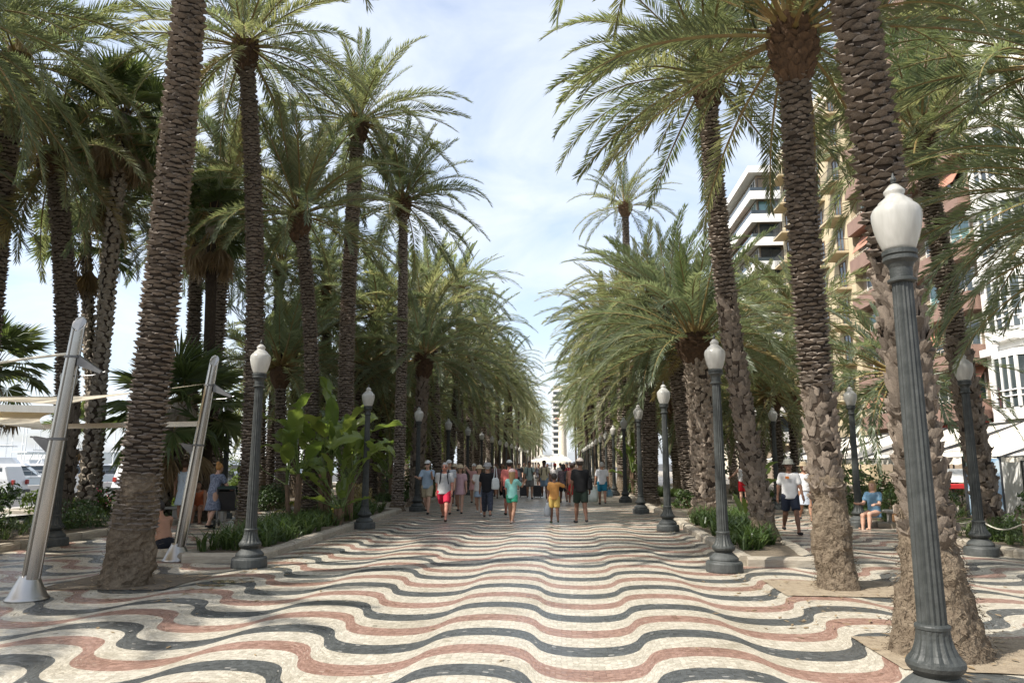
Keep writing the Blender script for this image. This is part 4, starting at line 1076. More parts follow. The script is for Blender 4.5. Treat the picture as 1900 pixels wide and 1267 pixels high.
bush((4.4, 26.8, 0.1), (0.7, 0.9, 0.4), 1300, 0.11, 'low shrub in the bed around the finely ringed palm', 16)
for k, (x, y, h_) in enumerate(((-13.9, 13.6, 0.55), (-14.1, 17.2, 0.6), (-14.0, 20.4, 0.5), (-14.2, 27.6, 0.7), (-13.8, 31.2, 0.8))):
    bush((x, y, 0.1), (0.75, 1.5, h_), 1500, 0.13, 'loose hedge shrub, %s along the road edge of the outer harbour bed' % ORD[k], 30 + k, 'bush_green' if k % 2 else 'tree_green', group='hedge shrubs along the road')
# background broadleaf trees beyond the harbour-side palms
def tree(loc, H, rad, n, label, seed, m='tree_green', size=0.28):
    e = empty('broadleaf_tree', loc); tag(e, label, 'tree', 'broadleaf trees behind the harbour-side palms')
    r = np.random.default_rng(seed); mb = MB()
    mb.tube([(0, 0, 0), (0.1, 0, H * 0.3), (0.05, 0.1, H * 0.6)], [0.2, 0.15, 0.09], 8)
    for k in range(6):
        a = k * 1.05; z = H * r.uniform(0.3, 0.5)
        mb.tube([(0.08, 0, z), (rad[0] * 0.4 * math.cos(a), rad[1] * 0.4 * math.sin(a), z + H * 0.22), (rad[0] * 0.7 * math.cos(a), rad[1] * 0.7 * math.sin(a), z + H * 0.34)], [0.07, 0.05, 0.02], 5)
    mb.build('trunk', ['stem_brown'], e)
    V, F = leaf_cloud(n, rad, size, seed, m, lumps=11); V[:, 2] += H * 0.66
    obj('crown', mesh('crown', V, F, m), e)
for k, (x, y, H, r_) in enumerate([(-10.8, 36, 4.6, 2.3), (-11.6, 41, 5.4, 2.6), (-10.9, 46.5, 5.0, 2.4), (-11.8, 52, 5.8, 2.8), (-11.0, 59, 5.4, 2.6), (-11.5, 67, 6, 3)]):
    tree((x, y, 0), H, (r_, r_, H * 0.34), 2600, 'yellow-green broadleaf tree, %s in line behind the harbour-side lamps' % ORD[k], 60 + k)
for k, (x, y, H, r_) in enumerate([(10.5, 45, 5.5, 2.5), (10.6, 53, 5.8, 2.7), (10.4, 62, 6, 2.8)]):
    tree((x, y, 0), H, (r_, r_, H * 0.34), 2200, 'dark broadleaf tree, %s in line behind the building-side lamps' % ORD[k], 80 + k, 'bush_green')
# strappy ground cover
def straps(name, quad, n, lmin, lmax, seed, label, m='strap_green', z=0.10, w=0.022, clump=True):
    r = np.random.default_rng(seed); a, b, c, d = [np.array(p, float) for p in quad]
    V = []; F = []; nc = max(1, n // 16)
    for q in range(nc):
        u, v = r.uniform(0.06, 0.94), r.uniform(0.02, 0.98)
        p = (a * (1 - u) + b * u) * (1 - v) + (d * (1 - u) + c * u) * v
        for k in range(16):
            az = r.uniform(0, 2 * PI); l = r.uniform(lmin, lmax); el = R(r.uniform(45, 85)); x, y = p + r.normal(0, 0.035, 2)
            h = np.array((math.cos(az), math.sin(az), 0)); s = np.array((-h[1], h[0], 0)) * w * 0.5
            P = np.array((x, y, z)); b0 = len(V)
            p1 = P + (h * math.cos(el) + np.array((0, 0, math.sin(el)))) * l * 0.5
            p2 = p1 + (h * math.cos(el - 0.8) + np.array((0, 0, math.sin(el - 0.8)))) * l * 0.5
            V += [P - s * 0.7, P + s * 0.7, p1 + s, p1 - s, p2]
            F += [(b0, b0 + 1, b0 + 2, b0 + 3), (b0 + 3, b0 + 2, b0 + 4)]
    o = obj(name, mesh(name, V, F, m)); tag(o, label, 'ground cover', kind='stuff')
straps('ground_cover', [(-6.4, 12.8), (-5.4, 12.8), (-5.75, 25.4), (-8.2, 25.4)], 4000, 0.25, 0.70, 1, 'strappy green ground cover filling the first harbour-side bed', w=0.032)
straps('ground_cover', [(3.12, 13.4), (4.0, 14.6), (5.0, 21.3), (3.3, 21.3)], 2600, 0.25, 0.66, 2, 'strappy green ground cover inside the stone-edged bed on the building side', w=0.034)
straps('grass', [(-14.4, 10), (-10.9, 10), (-10.9, 30), (-14.4, 30)], 9000, 0.16, 0.42, 3, 'tufty green grass of the outer harbour bed', w=0.016)
straps('ground_cover', [(8.3, 8), (12.0, 8), (12.0, 17.8), (8.3, 17.8)], 4200, 0.2, 0.5, 4, 'green ground cover inside the cafe-side kerb')
straps('ground_cover', [(8.3, 20.6), (12.0, 20.6), (12.0, 40), (8.3, 40)], 5000, 0.25, 0.6, 5, 'green ground cover of the farther cafe-side bed')
straps('ground_cover', [(-8.1, 29.7), (-5.9, 29.7), (-5.9, 43), (-8.1, 43)], 4200, 0.25, 0.6, 6, 'green ground cover of the second harbour-side bed', w=0.03)
straps('ground_cover', [(3.4, 34.7), (5.5, 34.7), (5.5, 50), (3.4, 50)], 3600, 0.3, 0.7, 7, 'green ground cover of the farther building-side bed', w=0.03)
# yucca-like plant before the awnings
def yucca(loc, H, label, seed, sc=1.0):
    r = np.random.default_rng(seed); e = empty('yucca', loc); tag(e, label, 'plant')
    mb = MB(); mb.tube([(0, 0, 0), (0.04, 0, H * 0.5), (0, 0.02, H)], [0.07, 0.06, 0.05], 8); mb.build('stem', ['stem_brown'], e)
    me = mesh('leaf', [(0, -0.012, 0), (0, 0.012, 0), (0.35, 0.022, 0.0), (0.35, -0.022, 0.0), (0.72, 0, -0.05)], [(0, 1, 2, 3), (3, 2, 4)], 'fan_green')
    for k in range(70):
        obj('leaf', me, e, mtx=Matrix.Translation((0, 0, H)) @ leaf_matrix(k * 2.4, r.uniform(-45, 88), sc * r.uniform(0.8, 1.15), r.normal(0, 0.4), 0.03))
yucca((10.2, 15.9, 0.1), 1.15, 'spiky yucca on a bare stem in the cafe-side bed', 1)
yucca((9.3, 19.0, 0.0), 0.25, 'low spiky rosette by the knobbly palm foot', 2, 0.9)
#@@MASTS
# ================================================================== SAIL MASTS AND SHADE SAILS
def sail_mast(base, top, label, sc=1.0, beam_to=None):
    base = Vector(base); top = Vector(top); e = empty('sail_mast', base); tag(e, label, 'mast', 'steel masts of the shade sails')
    ax = top - base; L = ax.length; q = ax.to_track_quat('Z', 'Y').to_matrix().to_4x4()
    mb = MB()
    mb.lathe([(0.245, 0.0), (0.245, 0.02), (0.215, 0.05), (0.112, 0.27), (0.105, 0.30)], 32)
    mb.build('base_cone', ['steel_plain'], e, smooth=True)
    # fluted shaft, cut slantwise at the top
    n = 40; V = []; F = []; zs = np.linspace(0.2, 1.0, 9)
    for k, t in enumerate(zs):
        for i in range(n):
            a = 2 * PI * i / n
            rr = (0.108 - 0.034 * t) * (1 - 0.30 * (1 if i % 10 == 0 else 0))
            z = L * t if k < 8 else L - 0.22 + 0.22 * (0.5 + 0.5 * math.cos(a - 0.4))
            if k == 0: z = 0.16
            if k == 7: z = min(z, L - 0.3)
            V.append((rr * 1.12 * math.cos(a), rr * math.sin(a), z))
    for k in range(8):
        for i in range(n):
            j = (i + 1) % n; F.append((k * n + i, k * n + j, (k + 1) * n + j, (k + 1) * n + i))
    F.append(tuple(8 * n + i for i in range(n)))
    o = obj('shaft', mesh('shaft', V, F, 'steel'), e, mtx=q)
    for z, rr in ((L * 0.55, 0.113), (L * 0.845, 0.100)):
        mb = MB(); mb.lathe([(rr - 0.02, -0.018), (rr, -0.014), (rr, 0.014), (rr - 0.02, 0.018)], 28)
        c = mb.build('clamp', ['steel_dark'], e, mtx=Matrix.Translation(q @ Vector((0, 0, z))) )
    mb = MB(); zz = (q @ Vector((0, 0, L * 0.845)))
    mb.prism([(0.08, -0.02), (0.42, -0.24), (0.40, -0.27), (0.08, -0.16)], 'y', -0.03, 0.03); mb.tube([(0.08, 0, -0.3), (0.30, 0, -0.29), (0.46, 0, -0.245)], 0.012, 6)
    mb.build('bracket', ['steel_dark'], e, loc=zz + Vector((0, 0, 0.05)))
    mb = MB(); zz = (q @ Vector((0, 0, L * 0.55)))
    mb.prism([(-0.08, 0.0), (-0.30, 0.04), (-0.30, 0.0), (-0.08, -0.20)], 'y', -0.03, 0.03); mb.tube([(-0.28, 0, 0.02), (-0.36, 0, 0.03)], 0.014, 6)
    mb.build('bracket', ['steel_dark'], e, loc=zz)
    if beam_to is not None:
        p0 = q @ Vector((0, 0, L * 0.655)); p1 = Vector(beam_to) - base
        d = (p1 - p0); mb = MB(); mb.box(0, d.length, -0.03, 0.03, -0.045, 0.045)
        mb.build('beam', ['steel'], e, mtx=Matrix.Translation(p0) @ d.to_track_quat('X', 'Z').to_matrix().to_4x4())
    return e
m1b = G(50, 1112); m1t = AT(150, 585, m1b.y); m2b = G(328, 1040); m2t = AT(400, 658, m2b.y)
sail_mast(m1b, m1t, 'leaning brushed steel mast with conical foot at the frame edge', beam_to=AT(-220, 752, m1b.y + 0.2))
sail_mast(m2b, m2t, 'leaning brushed steel mast behind the ringed palm by the planter corner', beam_to=AT(60, 792, m2b.y + 0.1))
def sail(corners, sag, label, name='shade_sail', n=14):
    c = [Vector(p) for p in corners]; V = []; F = []
    for j in range(n + 1):
        for i in range(n + 1):
            u, v = i / n, j / n
            # edges bow inwards
            uu = u + 0.05 * math.sin(PI * v) * (1 - 2 * u); vv = v + 0.05 * math.sin(PI * u) * (1 - 2 * v)
            p = (c[0] * (1 - uu) + c[1] * uu) * (1 - vv) + (c[3] * (1 - uu) + c[2] * uu) * vv
            p.z -= sag * math.sin(PI * u) * math.sin(PI * v); V.append(p)
    N = (n + 1) ** 2; V = V + [p - Vector((0, 0, 0.006)) for p in V]
    for j in range(n):
        for i in range(n):
            k = j * (n + 1) + i; F.append((k, k + 1, k + n + 2, k + n + 1)); F.append((N + k, N + k + n + 1, N + k + n + 2, N + k + 1))
    e = obj(name, mesh(name, V, F, 'sail_cloth', smooth=True)); tag(e, label, 'shade sail', 'cream shade sails')
    mb = MB()
    for a in range(4):
        mb.tube([c[a], (c[a] * 0.75 + c[(a + 1) % 4] * 0.25) , ], 0.008, 5)
    return e
p_a = AT(86, 797, m1b.y + 0.05)
sail([p_a, AT(-330, 752, 8.6), Vector((-13.5, 12.4, 2.75)), Vector((-9.0, 12.6, 2.55))], 0.16, 'cream shade sail stretched from the near mast out past the frame edge')
p_c = AT(386, 711, m2b.y + 0.03)
sail([p_c, Vector((-7.25, 10.3, 2.50)), Vector((-13.2, 12.9, 2.9)), Vector((-10.4, 16.2, 3.15))], 0.06, 'cream shade sail narrowing to a corner at the farther mast')
mb = MB(); mb.tube([m1t + Vector((-0.05, 0, -0.5)), AT(60, 664, 9.6), AT(-150, 694, 10.5)], 0.02, 6)
tag(mb.build('sail_cable', ['rope']), 'pale taut cable running from the near mast toward the harbour palms', 'cable')
#@@PEOPLE
# ================================================================== PEOPLE
def smin(a, b, k):
    h = np.clip(0.5 + 0.5 * (b - a) / k, 0, 1)
    return b * (1 - h) + a * h - k * h * (1 - h)
def sdf(P, prims, k):
    d = None
    for (a, b, ra, rb, sc) in prims:
        a = np.array(a, float); b = np.array(b, float); s = np.array(sc, float)
        p = P / s; A = a / s; B = b / s; ab = B - A; L = float(ab @ ab)
        t = np.clip(((p - A) @ ab) / L, 0, 1) if L > 1e-9 else np.zeros(len(P))
        q = np.linalg.norm(p - A - t[:, None] * ab, axis=1) - (ra + t * (rb - ra))
        q = q * s.min()
        d = q if d is None else smin(d, q, k)
    return d
def surf(prims, k=0.03, res=0.024, clip=None):
    """closed surface around a set of tapered limbs (surface nets)"""
    lo = np.full(3, 9.0); hi = np.full(3, -9.0)
    for (a, b, ra, rb, sc) in prims:
        for p, r_ in ((a, ra), (b, rb)):
            e_ = r_ * np.array(sc, float); lo = np.minimum(lo, np.array(p) - e_); hi = np.maximum(hi, np.array(p) + e_)
    lo -= res * 2.5; hi += res * 2.5
    n = np.ceil((hi - lo) / res).astype(int) + 1
    ax = [lo[i] + res * np.arange(n[i]) for i in range(3)]
    X, Y, Z = np.meshgrid(*ax, indexing='ij'); P = np.stack([X, Y, Z], -1).reshape(-1, 3)
    D = sdf(P, prims, k)
    if clip is not None: D = np.maximum(D, clip(P))
    D = D.reshape(n)
    S = D < 0
    c = [S[:-1, :-1, :-1], S[1:, :-1, :-1], S[:-1, 1:, :-1], S[1:, 1:, :-1], S[:-1, :-1, 1:], S[1:, :-1, 1:], S[:-1, 1:, 1:], S[1:, 1:, 1:]]
    cnt = sum(q.astype(int) for q in c); act = (cnt > 0) & (cnt < 8)
    idx = -np.ones(act.shape, int); ijk = np.argwhere(act); idx[act] = np.arange(len(ijk))
    acc = np.zeros((len(ijk), 3)); w = np.zeros(len(ijk))
    corner = lambda o: D[ijk[:, 0] + o[0], ijk[:, 1] + o[1], ijk[:, 2] + o[2]]
    for a_ in range(3):
        for u in (0, 1):
            for v in (0, 1):
                o0 = [0, 0, 0]; o0[(a_ + 1) % 3] = u; o0[(a_ + 2) % 3] = v; o1 = list(o0); o1[a_] = 1
                d0, d1 = corner(o0), corner(o1); m_ = (d0 < 0) != (d1 < 0)
                t = np.where(m_, d0 / np.where(m_, d0 - d1, 1), 0)
                pt_ = np.tile(np.array(o0, float), (len(ijk), 1)); pt_[:, a_] = t
                acc += pt_ * m_[:, None]; w += m_
    V = lo + (ijk + acc / w[:, None]) * res
    F = []
    for a_ in range(3):
        b_, c_ = (a_ + 1) % 3, (a_ + 2) % 3
        s0 = [slice(None)] * 3; s1 = [slice(None)] * 3; s0[a_] = slice(None, -1); s1[a_] = slice(1, None)
        e_ = S[tuple(s0)] != S[tuple(s1)]
        E_ = np.argwhere(e_); E_ = E_[(E_[:, b_] > 0) & (E_[:, c_] > 0) & (E_[:, b_] < n[b_] - 1) & (E_[:, c_] < n[c_] - 1)]
        if not len(E_): continue
        def at(db, dc):
            q = E_.copy(); q[:, b_] += db; q[:, c_] += dc; return idx[q[:, 0], q[:, 1], q[:, 2]]
        Q = np.stack([at(-1, -1), at(0, -1), at(0, 0), at(-1, 0)], 1)
        fl = ~S[E_[:, 0], E_[:, 1], E_[:, 2]]
        Q[fl] = Q[fl][:, ::-1]; F += Q[(Q >= 0).all(1)].tolist()
    return V, F
U3 = (1, 1, 1)
SKIN = {'fair': (0.52, 0.31, 0.22), 'tan': (0.36, 0.195, 0.125), 'brown': (0.19, 0.10, 0.065), 'red': (0.46, 0.20, 0.14)}
for k_, c_ in SKIN.items(): mat('skin_' + k_, c_, tuple(x * 0.86 for x in c_), scale=7, rough=0.55, spec=0.3)
mat('eye_dark', (0.02, 0.016, 0.014), rough=0.3); mat('lip', (0.30, 0.12, 0.10), rough=0.5)
HAIR = {'dark': (0.025, 0.018, 0.014), 'brown': (0.075, 0.042, 0.022), 'blonde': (0.33, 0.21, 0.09), 'grey': (0.42, 0.41, 0.39), 'ginger': (0.40, 0.19, 0.05)}
for k_, c_ in HAIR.items(): mat('hair_' + k_, c_, tuple(x * 0.7 for x in c_), scale=30, rough=0.6, stretch=(1, 1, 0.2))
def rotx(v, a): c, s = math.cos(a), math.sin(a); return np.array((v[0], v[1] * c - v[2] * s, v[1] * s + v[2] * c))

def person(loc, face, H, label, top=None, bottom=None, skin='tan', hair='dark', hairlen=0, hat=None, shoes=(0.03, 0.03, 0.03), stride=18, lean=0, arms=((8, 8, 12), (-8, 8, 12)),
           build=1.0, sunglasses=False, pack=None, legs=None, child=False, group='people walking on the promenade', headtilt=0, bun=False, turn=0, seat=None, cat='person', shirtless=False, belt=None):
    """face: 0 walks away from the camera, 180 towards it; arms: (flex, abduct, elbow) degrees for each side"""
    e = empty('person', loc, R(face)); tag(e, label, cat, group); s = H / 1.75; e.scale = (s, s, s)
    B = build; stride = stride * 1.4
    # legs
    hipz = 0.92; J = {}
    lg = legs or ((stride, 4), (-stride * 0.8, 22 if stride > 5 else 2))
    for sd_, (th, kn) in zip((-1, 1), lg):
        h_ = np.array((sd_ * 0.09, 0, hipz)); t_ = R(th); k2 = R(th - kn)
        kn_ = h_ + 0.43 * np.array((sd_ * 0.02, math.sin(t_), -math.cos(t_))); an = kn_ + 0.41 * np.array((0, math.sin(k2), -math.cos(k2)))
        J[sd_] = [h_, kn_, an]
    drop = min(J[-1][2][2], J[1][2][2]) - 0.075
    if seat is not None: drop = hipz - seat
    for sd_ in (-1, 1): J[sd_] = [p - np.array((0, 0, drop)) for p in J[sd_]]
    hz = hipz - drop; L_ = R(-lean)
    up = lambda v: rotx(np.array(v, float) - (0, 0, 0.92), L_) + (0, 0, hz)
    A_ = {}
    for sd_, (fx, ab, el) in zip((-1, 1), arms):
        sh = np.array((sd_ * 0.178 * B, 0, 1.415)); f, a = R(fx), R(ab)
        d1 = np.array((sd_ * math.sin(a), math.sin(f) * math.cos(a), -math.cos(f) * math.cos(a))); el_ = sh + 0.285 * d1
        f2 = R(fx + el); d2 = np.array((sd_ * math.sin(a) * 0.5 * (1 if ab > 0 else 1), math.sin(f2) * math.cos(a * 0.5), -math.cos(f2) * math.cos(a * 0.5))); d2 /= np.linalg.norm(d2)
        wr = el_ + 0.245 * d2; A_[sd_] = [up(sh), up(el_), up(wr), up(wr + 0.085 * d2)]
    hs = 1.12 if child else 1.0
    hd = up((0, 0.015 + 0.03 * math.sin(R(headtilt)), 1.645)); nk = up((0, -0.005, 1.43)); nk2 = up((0, 0.005, 1.56))
    torso = [(up((0, 0, 0.93)), up((0, 0, 1.10)), 0.150 * B, 0.136 * B, (1, 0.72, 1)), (up((0, 0, 1.10)), up((0, 0, 1.33)), 0.136 * B, 0.160 * B, (1, 0.68, 1))] if not lean > 25 else \
            [(up((0, 0, 0.93)), up((0, 0, 1.10)), 0.125 * B, 0.115 * B, U3), (up((0, 0, 1.10)), up((0, 0, 1.33)), 0.115 * B, 0.13 * B, U3)]
    shl = [(up((-0.12 * B, 0, 1.395)), up((0.12 * B, 0, 1.395)), 0.066, 0.066, U3)]
    headp = [(nk, nk2, 0.056, 0.052, U3), (hd + (0, 0, 0.02), hd + (0, 0, 0.021), 0.098 * hs, 0.098 * hs, (0.82, 1.0, 1.12)), (hd + (0, 0.035, -0.06), hd + (0, 0.04, -0.061), 0.055 * hs, 0.055 * hs, U3),
             (hd + (0, 0.085 * hs, 0.0), hd + (0, 0.103 * hs, -0.022), 0.010, 0.017, U3), (hd + (-0.082 * hs, -0.005, 0), hd + (-0.084 * hs, -0.012, 0.012), 0.018, 0.02, (0.6, 1, 1.3)), (hd + (0.082 * hs, -0.005, 0), hd + (0.084 * hs, -0.012, 0.012), 0.018, 0.02, (0.6, 1, 1.3))]
    limbs = []
    for sd_ in (-1, 1):
        h_, k_, an = J[sd_]; toe = an + np.array((sd_ * 0.02, 0.15, -0.035)); toe[2] = max(toe[2], 0.03); heel = an + np.array((0, -0.035, -0.035))
        limbs += [(h_, k_, 0.096 * B, 0.058, U3), (k_, an, 0.056, 0.038, U3), (k_ * 0.72 + an * 0.28 + (0, -0.018, 0), k_ * 0.5 + an * 0.5 + (0, -0.012, 0), 0.055, 0.048, U3), (heel, toe, 0.036, 0.030, U3)]
        sh, eb, wr, hn = A_[sd_]
        limbs += [(sh, eb, 0.054 * B, 0.041, U3), (eb, wr, 0.041, 0.028, U3), (wr, hn, 0.028, 0.032, (1, 1, 1))]
    V, F = surf(torso + shl + headp + limbs, 0.035, 0.024)
    mb = MB(); mb.add(V, F, 0)
    # fingers: four of unequal length, bent, and a thumb from the side of the palm
    for sd_ in (-1, 1):
        sh, eb, wr, hn = A_[sd_]; d = hn - wr; d /= np.linalg.norm(d)
        fwd = np.array((0, 1.0, 0.0)); ac = fwd - d * (fwd @ d)
        if np.linalg.norm(ac) < 0.2: ac = np.array((1.0, 0, 0)) - d * d[0]
        ac /= np.linalg.norm(ac); inn = np.cross(d, ac) * sd_ * -1
        for q, (off, l) in enumerate(((0.030, 0.068), (0.010, 0.078), (-0.010, 0.072), (-0.028, 0.056))):
            p0 = hn + ac * off; p1 = p0 + d * l * 0.5 + inn * 0.008; p2 = p1 + d * l * 0.42 + inn * 0.026
            mb.tube([p0, p1, p2], [0.011, 0.010, 0.007], 5, 0)
        p0 = wr * 0.55 + hn * 0.45 + ac * 0.026; mb.tube([p0, p0 + d * 0.03 + ac * 0.026, p0 + d * 0.062 + ac * 0.032 + inn * 0.012], [0.013, 0.011, 0.008], 5, 0)
    for sd_ in (-1, 1):
        c = hd + np.array((sd_ * 0.034, 0.086 * hs, 0.016)); mb.tube([c - (0.011, 0, 0), c + (0.011, 0, 0)], 0.0085, 6, 1)
        c2 = c + (0, 0.006, 0.024); mb.tube([c2 - (0.018, 0, 0), c2 + (0.018, 0, -0.003)], 0.005, 4, 3)
    c = hd + np.array((0, 0.086 * hs, -0.058)); mb.tube([c - (0.022, 0.004, 0), c + (0, 0.006, 0), c + (0.022, -0.004, 0)], 0.007, 5, 2)
    mb.build('body', ['skin_' + skin, 'eye_dark', 'lip', 'hair_' + (hair or 'dark')], e, smooth=True)
    def part(name, prims, m, k=0.03, clip=None, res=0.024):
        V, F = surf(prims, k, res, clip)
        return obj(name, mesh(name, V, F, m, smooth=True), e)
    g = lambda pr, a: [(x[0], x[1], x[2] + a, x[3] + a, x[4]) for x in pr]
    Linv = lambda P: ((P - (0, 0, hz)) @ np.array([[1, 0, 0], [0, math.cos(-L_), math.sin(-L_)], [0, -math.sin(-L_), math.cos(-L_)]])) + (0, 0, 0.92)
    # top
    if top:
        kind, col = top[0], top[1]; m = col if isinstance(col, str) else cloth(col, *(top[2:] or ()))
        if kind in ('tee', 'tank', 'loose'):
            pr = g(torso, 0.026 if kind != 'loose' else 0.045) + g(shl, 0.016)
            hem = 0.86 if kind != 'tank' else 0.93
            pr = [(up((0, 0, hem - 0.04)), up((0, 0, 1.10)), 0.192 * B, 0.172 * B, (1, 0.78, 1))] + pr
            if kind != 'tank':
                for sd_ in (-1, 1):
                    sh, eb = A_[sd_][:2]; pr.append((sh, sh + (eb - sh) * 0.62, 0.070 * B, 0.070, U3))
            part('shirt', pr, m, 0.03, lambda P: np.maximum(hem - Linv(P)[:, 2], Linv(P)[:, 2] - (1.455 if kind != 'tank' else 1.43) - 0.25 * np.abs(Linv(P)[:, 0])))
        if kind in ('dress', 'sleeveless'):
            hem = top[4] if len(top) > 4 else 0.52
            pr = g(torso, 0.022) + g(shl, 0.014) + [(up((0, 0, 1.08)), (0, 0.02, hem - 0.1), 0.13 * B, 0.25, (1, 0.85, 1))]
            if kind == 'dress':
                for sd_ in (-1, 1):
                    sh, eb = A_[sd_][:2]; pr.append((sh, sh + (eb - sh) * 0.55, 0.068 * B, 0.072, U3))
            part('dress', pr, m, 0.03, lambda P: np.maximum(hem - P[:, 2], Linv(P)[:, 2] - 1.45 - 0.25 * np.abs(P[:, 0])))
    if bottom:
        kind, col = bottom[0], bottom[1]; m = col if isinstance(col, str) else cloth(col, *(bottom[2:] or ()))
        if kind == 'skirt':
            hem = bottom[4] if len(bottom) > 4 else 0.55
            part('skirt', [(up((0, 0, 1.03)), (0, 0, hem - 0.1), 0.13 * B, 0.23, (1, 0.85, 1))], m, 0.02, lambda P: np.maximum(hem - P[:, 2], Linv(P)[:, 2] - 1.03))
        else:
            fr = {'shorts': 0.80, 'short': 0.45, 'capri': 1.55, 'trousers': 1.9}[kind]
            pr = g(torso[:1], 0.010)
            for sd_ in (-1, 1):
                h_, k_, an = J[sd_]
                if fr <= 1: pr.append((h_, h_ + (k_ - h_) * fr, 0.118 * B, 0.100, U3))
                else: pr += [(h_, k_, 0.116 * B, 0.092, U3), (k_, k_ + (an - k_) * (fr - 1), 0.092, 0.085, U3)]
            def cl(P):
                d = Linv(P)[:, 2] - 1.03
                if fr <= 1:      # flat hems
                    for sd_ in (-1, 1):
                        h_, k_, an = J[sd_]; ax_ = (k_ - h_) / np.linalg.norm(k_ - h_)
                        dd = (P - (h_ + (k_ - h_) * fr)) @ ax_
                        d = np.maximum(d, np.where(P[:, 0] * sd_ > 0, dd, -1))
                return d
            part('trousers' if fr > 1 else 'shorts', pr, m, 0.025, cl)
    if shoes:
        pr = []
        for sd_ in (-1, 1):
            an = J[sd_][2]; toe = an + np.array((sd_ * 0.02, 0.16, -0.035)); toe[2] = max(toe[2], 0.03); heel = an + np.array((0, -0.045, -0.035)); pr.append([(heel, toe, 0.043, 0.040, (1, 1, 0.9))])
        for q in pr:
            V, F = surf(q, 0.02, 0.022, lambda P: P[:, 2] - q[0][0][2] - 0.03); obj('shoe', mesh('shoe', V, F, cloth(shoes), smooth=True), e)
    if hair:
        pr = [(hd + (0, -0.012, 0.032), hd + (0, -0.013, 0.033), 0.106 * hs, 0.106 * hs, (0.88, 1.0, 1.08))]
        if hairlen: pr += [(hd + (0, -0.075, 0.0), hd + (0, -0.105, -hairlen), 0.075, 0.050, (1.15, 0.7, 1)), (hd + (-0.07, -0.02, 0), hd + (-0.075, -0.01, -hairlen * 0.75), 0.035, 0.028, U3), (hd + (0.07, -0.02, 0), hd + (0.075, -0.01, -hairlen * 0.75), 0.035, 0.028, U3)]
        if bun: pr += [(hd + (0, -0.06, 0.13), hd + (0, -0.065, 0.135), 0.055, 0.055, U3)]
        part('hair', pr, 'hair_' + hair, 0.03, lambda P: np.minimum(np.maximum((P[:, 1] - hd[1]) * 1.0 - 0.035 + 0.0 * P[:, 2], -9), np.maximum(hd[2] + 0.062 - P[:, 2], P[:, 1] - hd[1] - 0.3)), 0.018)
    if hat:
        kind, col = hat; m = cloth(col)
        if kind == 'cap':
            pr = [(hd + (0, -0.008, 0.045), hd + (0, -0.009, 0.046), 0.116 * hs, 0.116 * hs, (0.9, 1.02, 1.0))]
            o = part('cap', pr, m, 0.02, lambda P: hd[2] + 0.052 - P[:, 2], 0.018)
            mb = MB(); mb.add([hd + q for q in ((-0.075, 0.075, 0.058), (0.075, 0.075, 0.058), (0.062, 0.155, 0.048), (0, 0.18, 0.046), (-0.062, 0.155, 0.048), (-0.075, 0.075, 0.066), (0.075, 0.075, 0.066), (0.062, 0.155, 0.055), (0, 0.18, 0.053), (-0.062, 0.155, 0.055))],
                              [(4, 3, 2, 1, 0), (5, 6, 7, 8, 9), (0, 1, 6, 5), (1, 2, 7, 6), (2, 3, 8, 7), (3, 4, 9, 8), (4, 0, 5, 9)])
            mb.build('brim', [m], o)
        else:
            br = {'sun': 0.21, 'bucket': 0.155}[kind]
            mb = MB(); mb.lathe([(br, 0.035), (br + 0.004, 0.04), (0.115, 0.062), (0.108, 0.10), (0.098, 0.145), (0.06, 0.17), (0.005, 0.178)] if kind == 'sun' else [(br, 0.03), (br + 0.003, 0.036), (0.118, 0.075), (0.110, 0.12), (0.095, 0.15), (0.005, 0.165)], 20)
            mb.build('hat', [m], e, loc=hd, smooth=True)
    if sunglasses:
        mb = MB()
        for sd_ in (-1, 1): mb.box(sd_ * 0.038 - 0.028, sd_ * 0.038 + 0.028, 0.093, 0.101, -0.004, 0.032, 0, 0.003); mb.box(sd_ * 0.079 - 0.003, sd_ * 0.079 + 0.003, -0.01, 0.097, 0.016, 0.026)
        mb.box(-0.012, 0.012, 0.096, 0.1, 0.014, 0.022); mb.build('sunglasses', ['black_plastic'], e, loc=hd)
    if pack:
        m = cloth(pack); mb = MB(); mb.box(-0.15, 0.15, -0.30, -0.115, 1.00, 1.42, 0, 0.05); o = mb.build('backpack', [m], e)
        for sd_ in (-1, 1):
            mb = MB(); mb.tube([(sd_ * 0.10, -0.13, 1.40), (sd_ * 0.105, -0.04, 1.478), (sd_ * 0.10, 0.09, 1.42), (sd_ * 0.105, 0.138, 1.28), (sd_ * 0.13, 0.11, 1.08), (sd_ * 0.14, -0.10, 1.03)], 0.020, 6); mb.build('strap', [m], o)
    return e, A_, s
def hand_world(pr, side):
    e, A_, s = pr; p = Vector(A_[side][3]) * s
    return e.location + Matrix.Rotation(e.rotation_euler.z, 3, 'Z') @ p

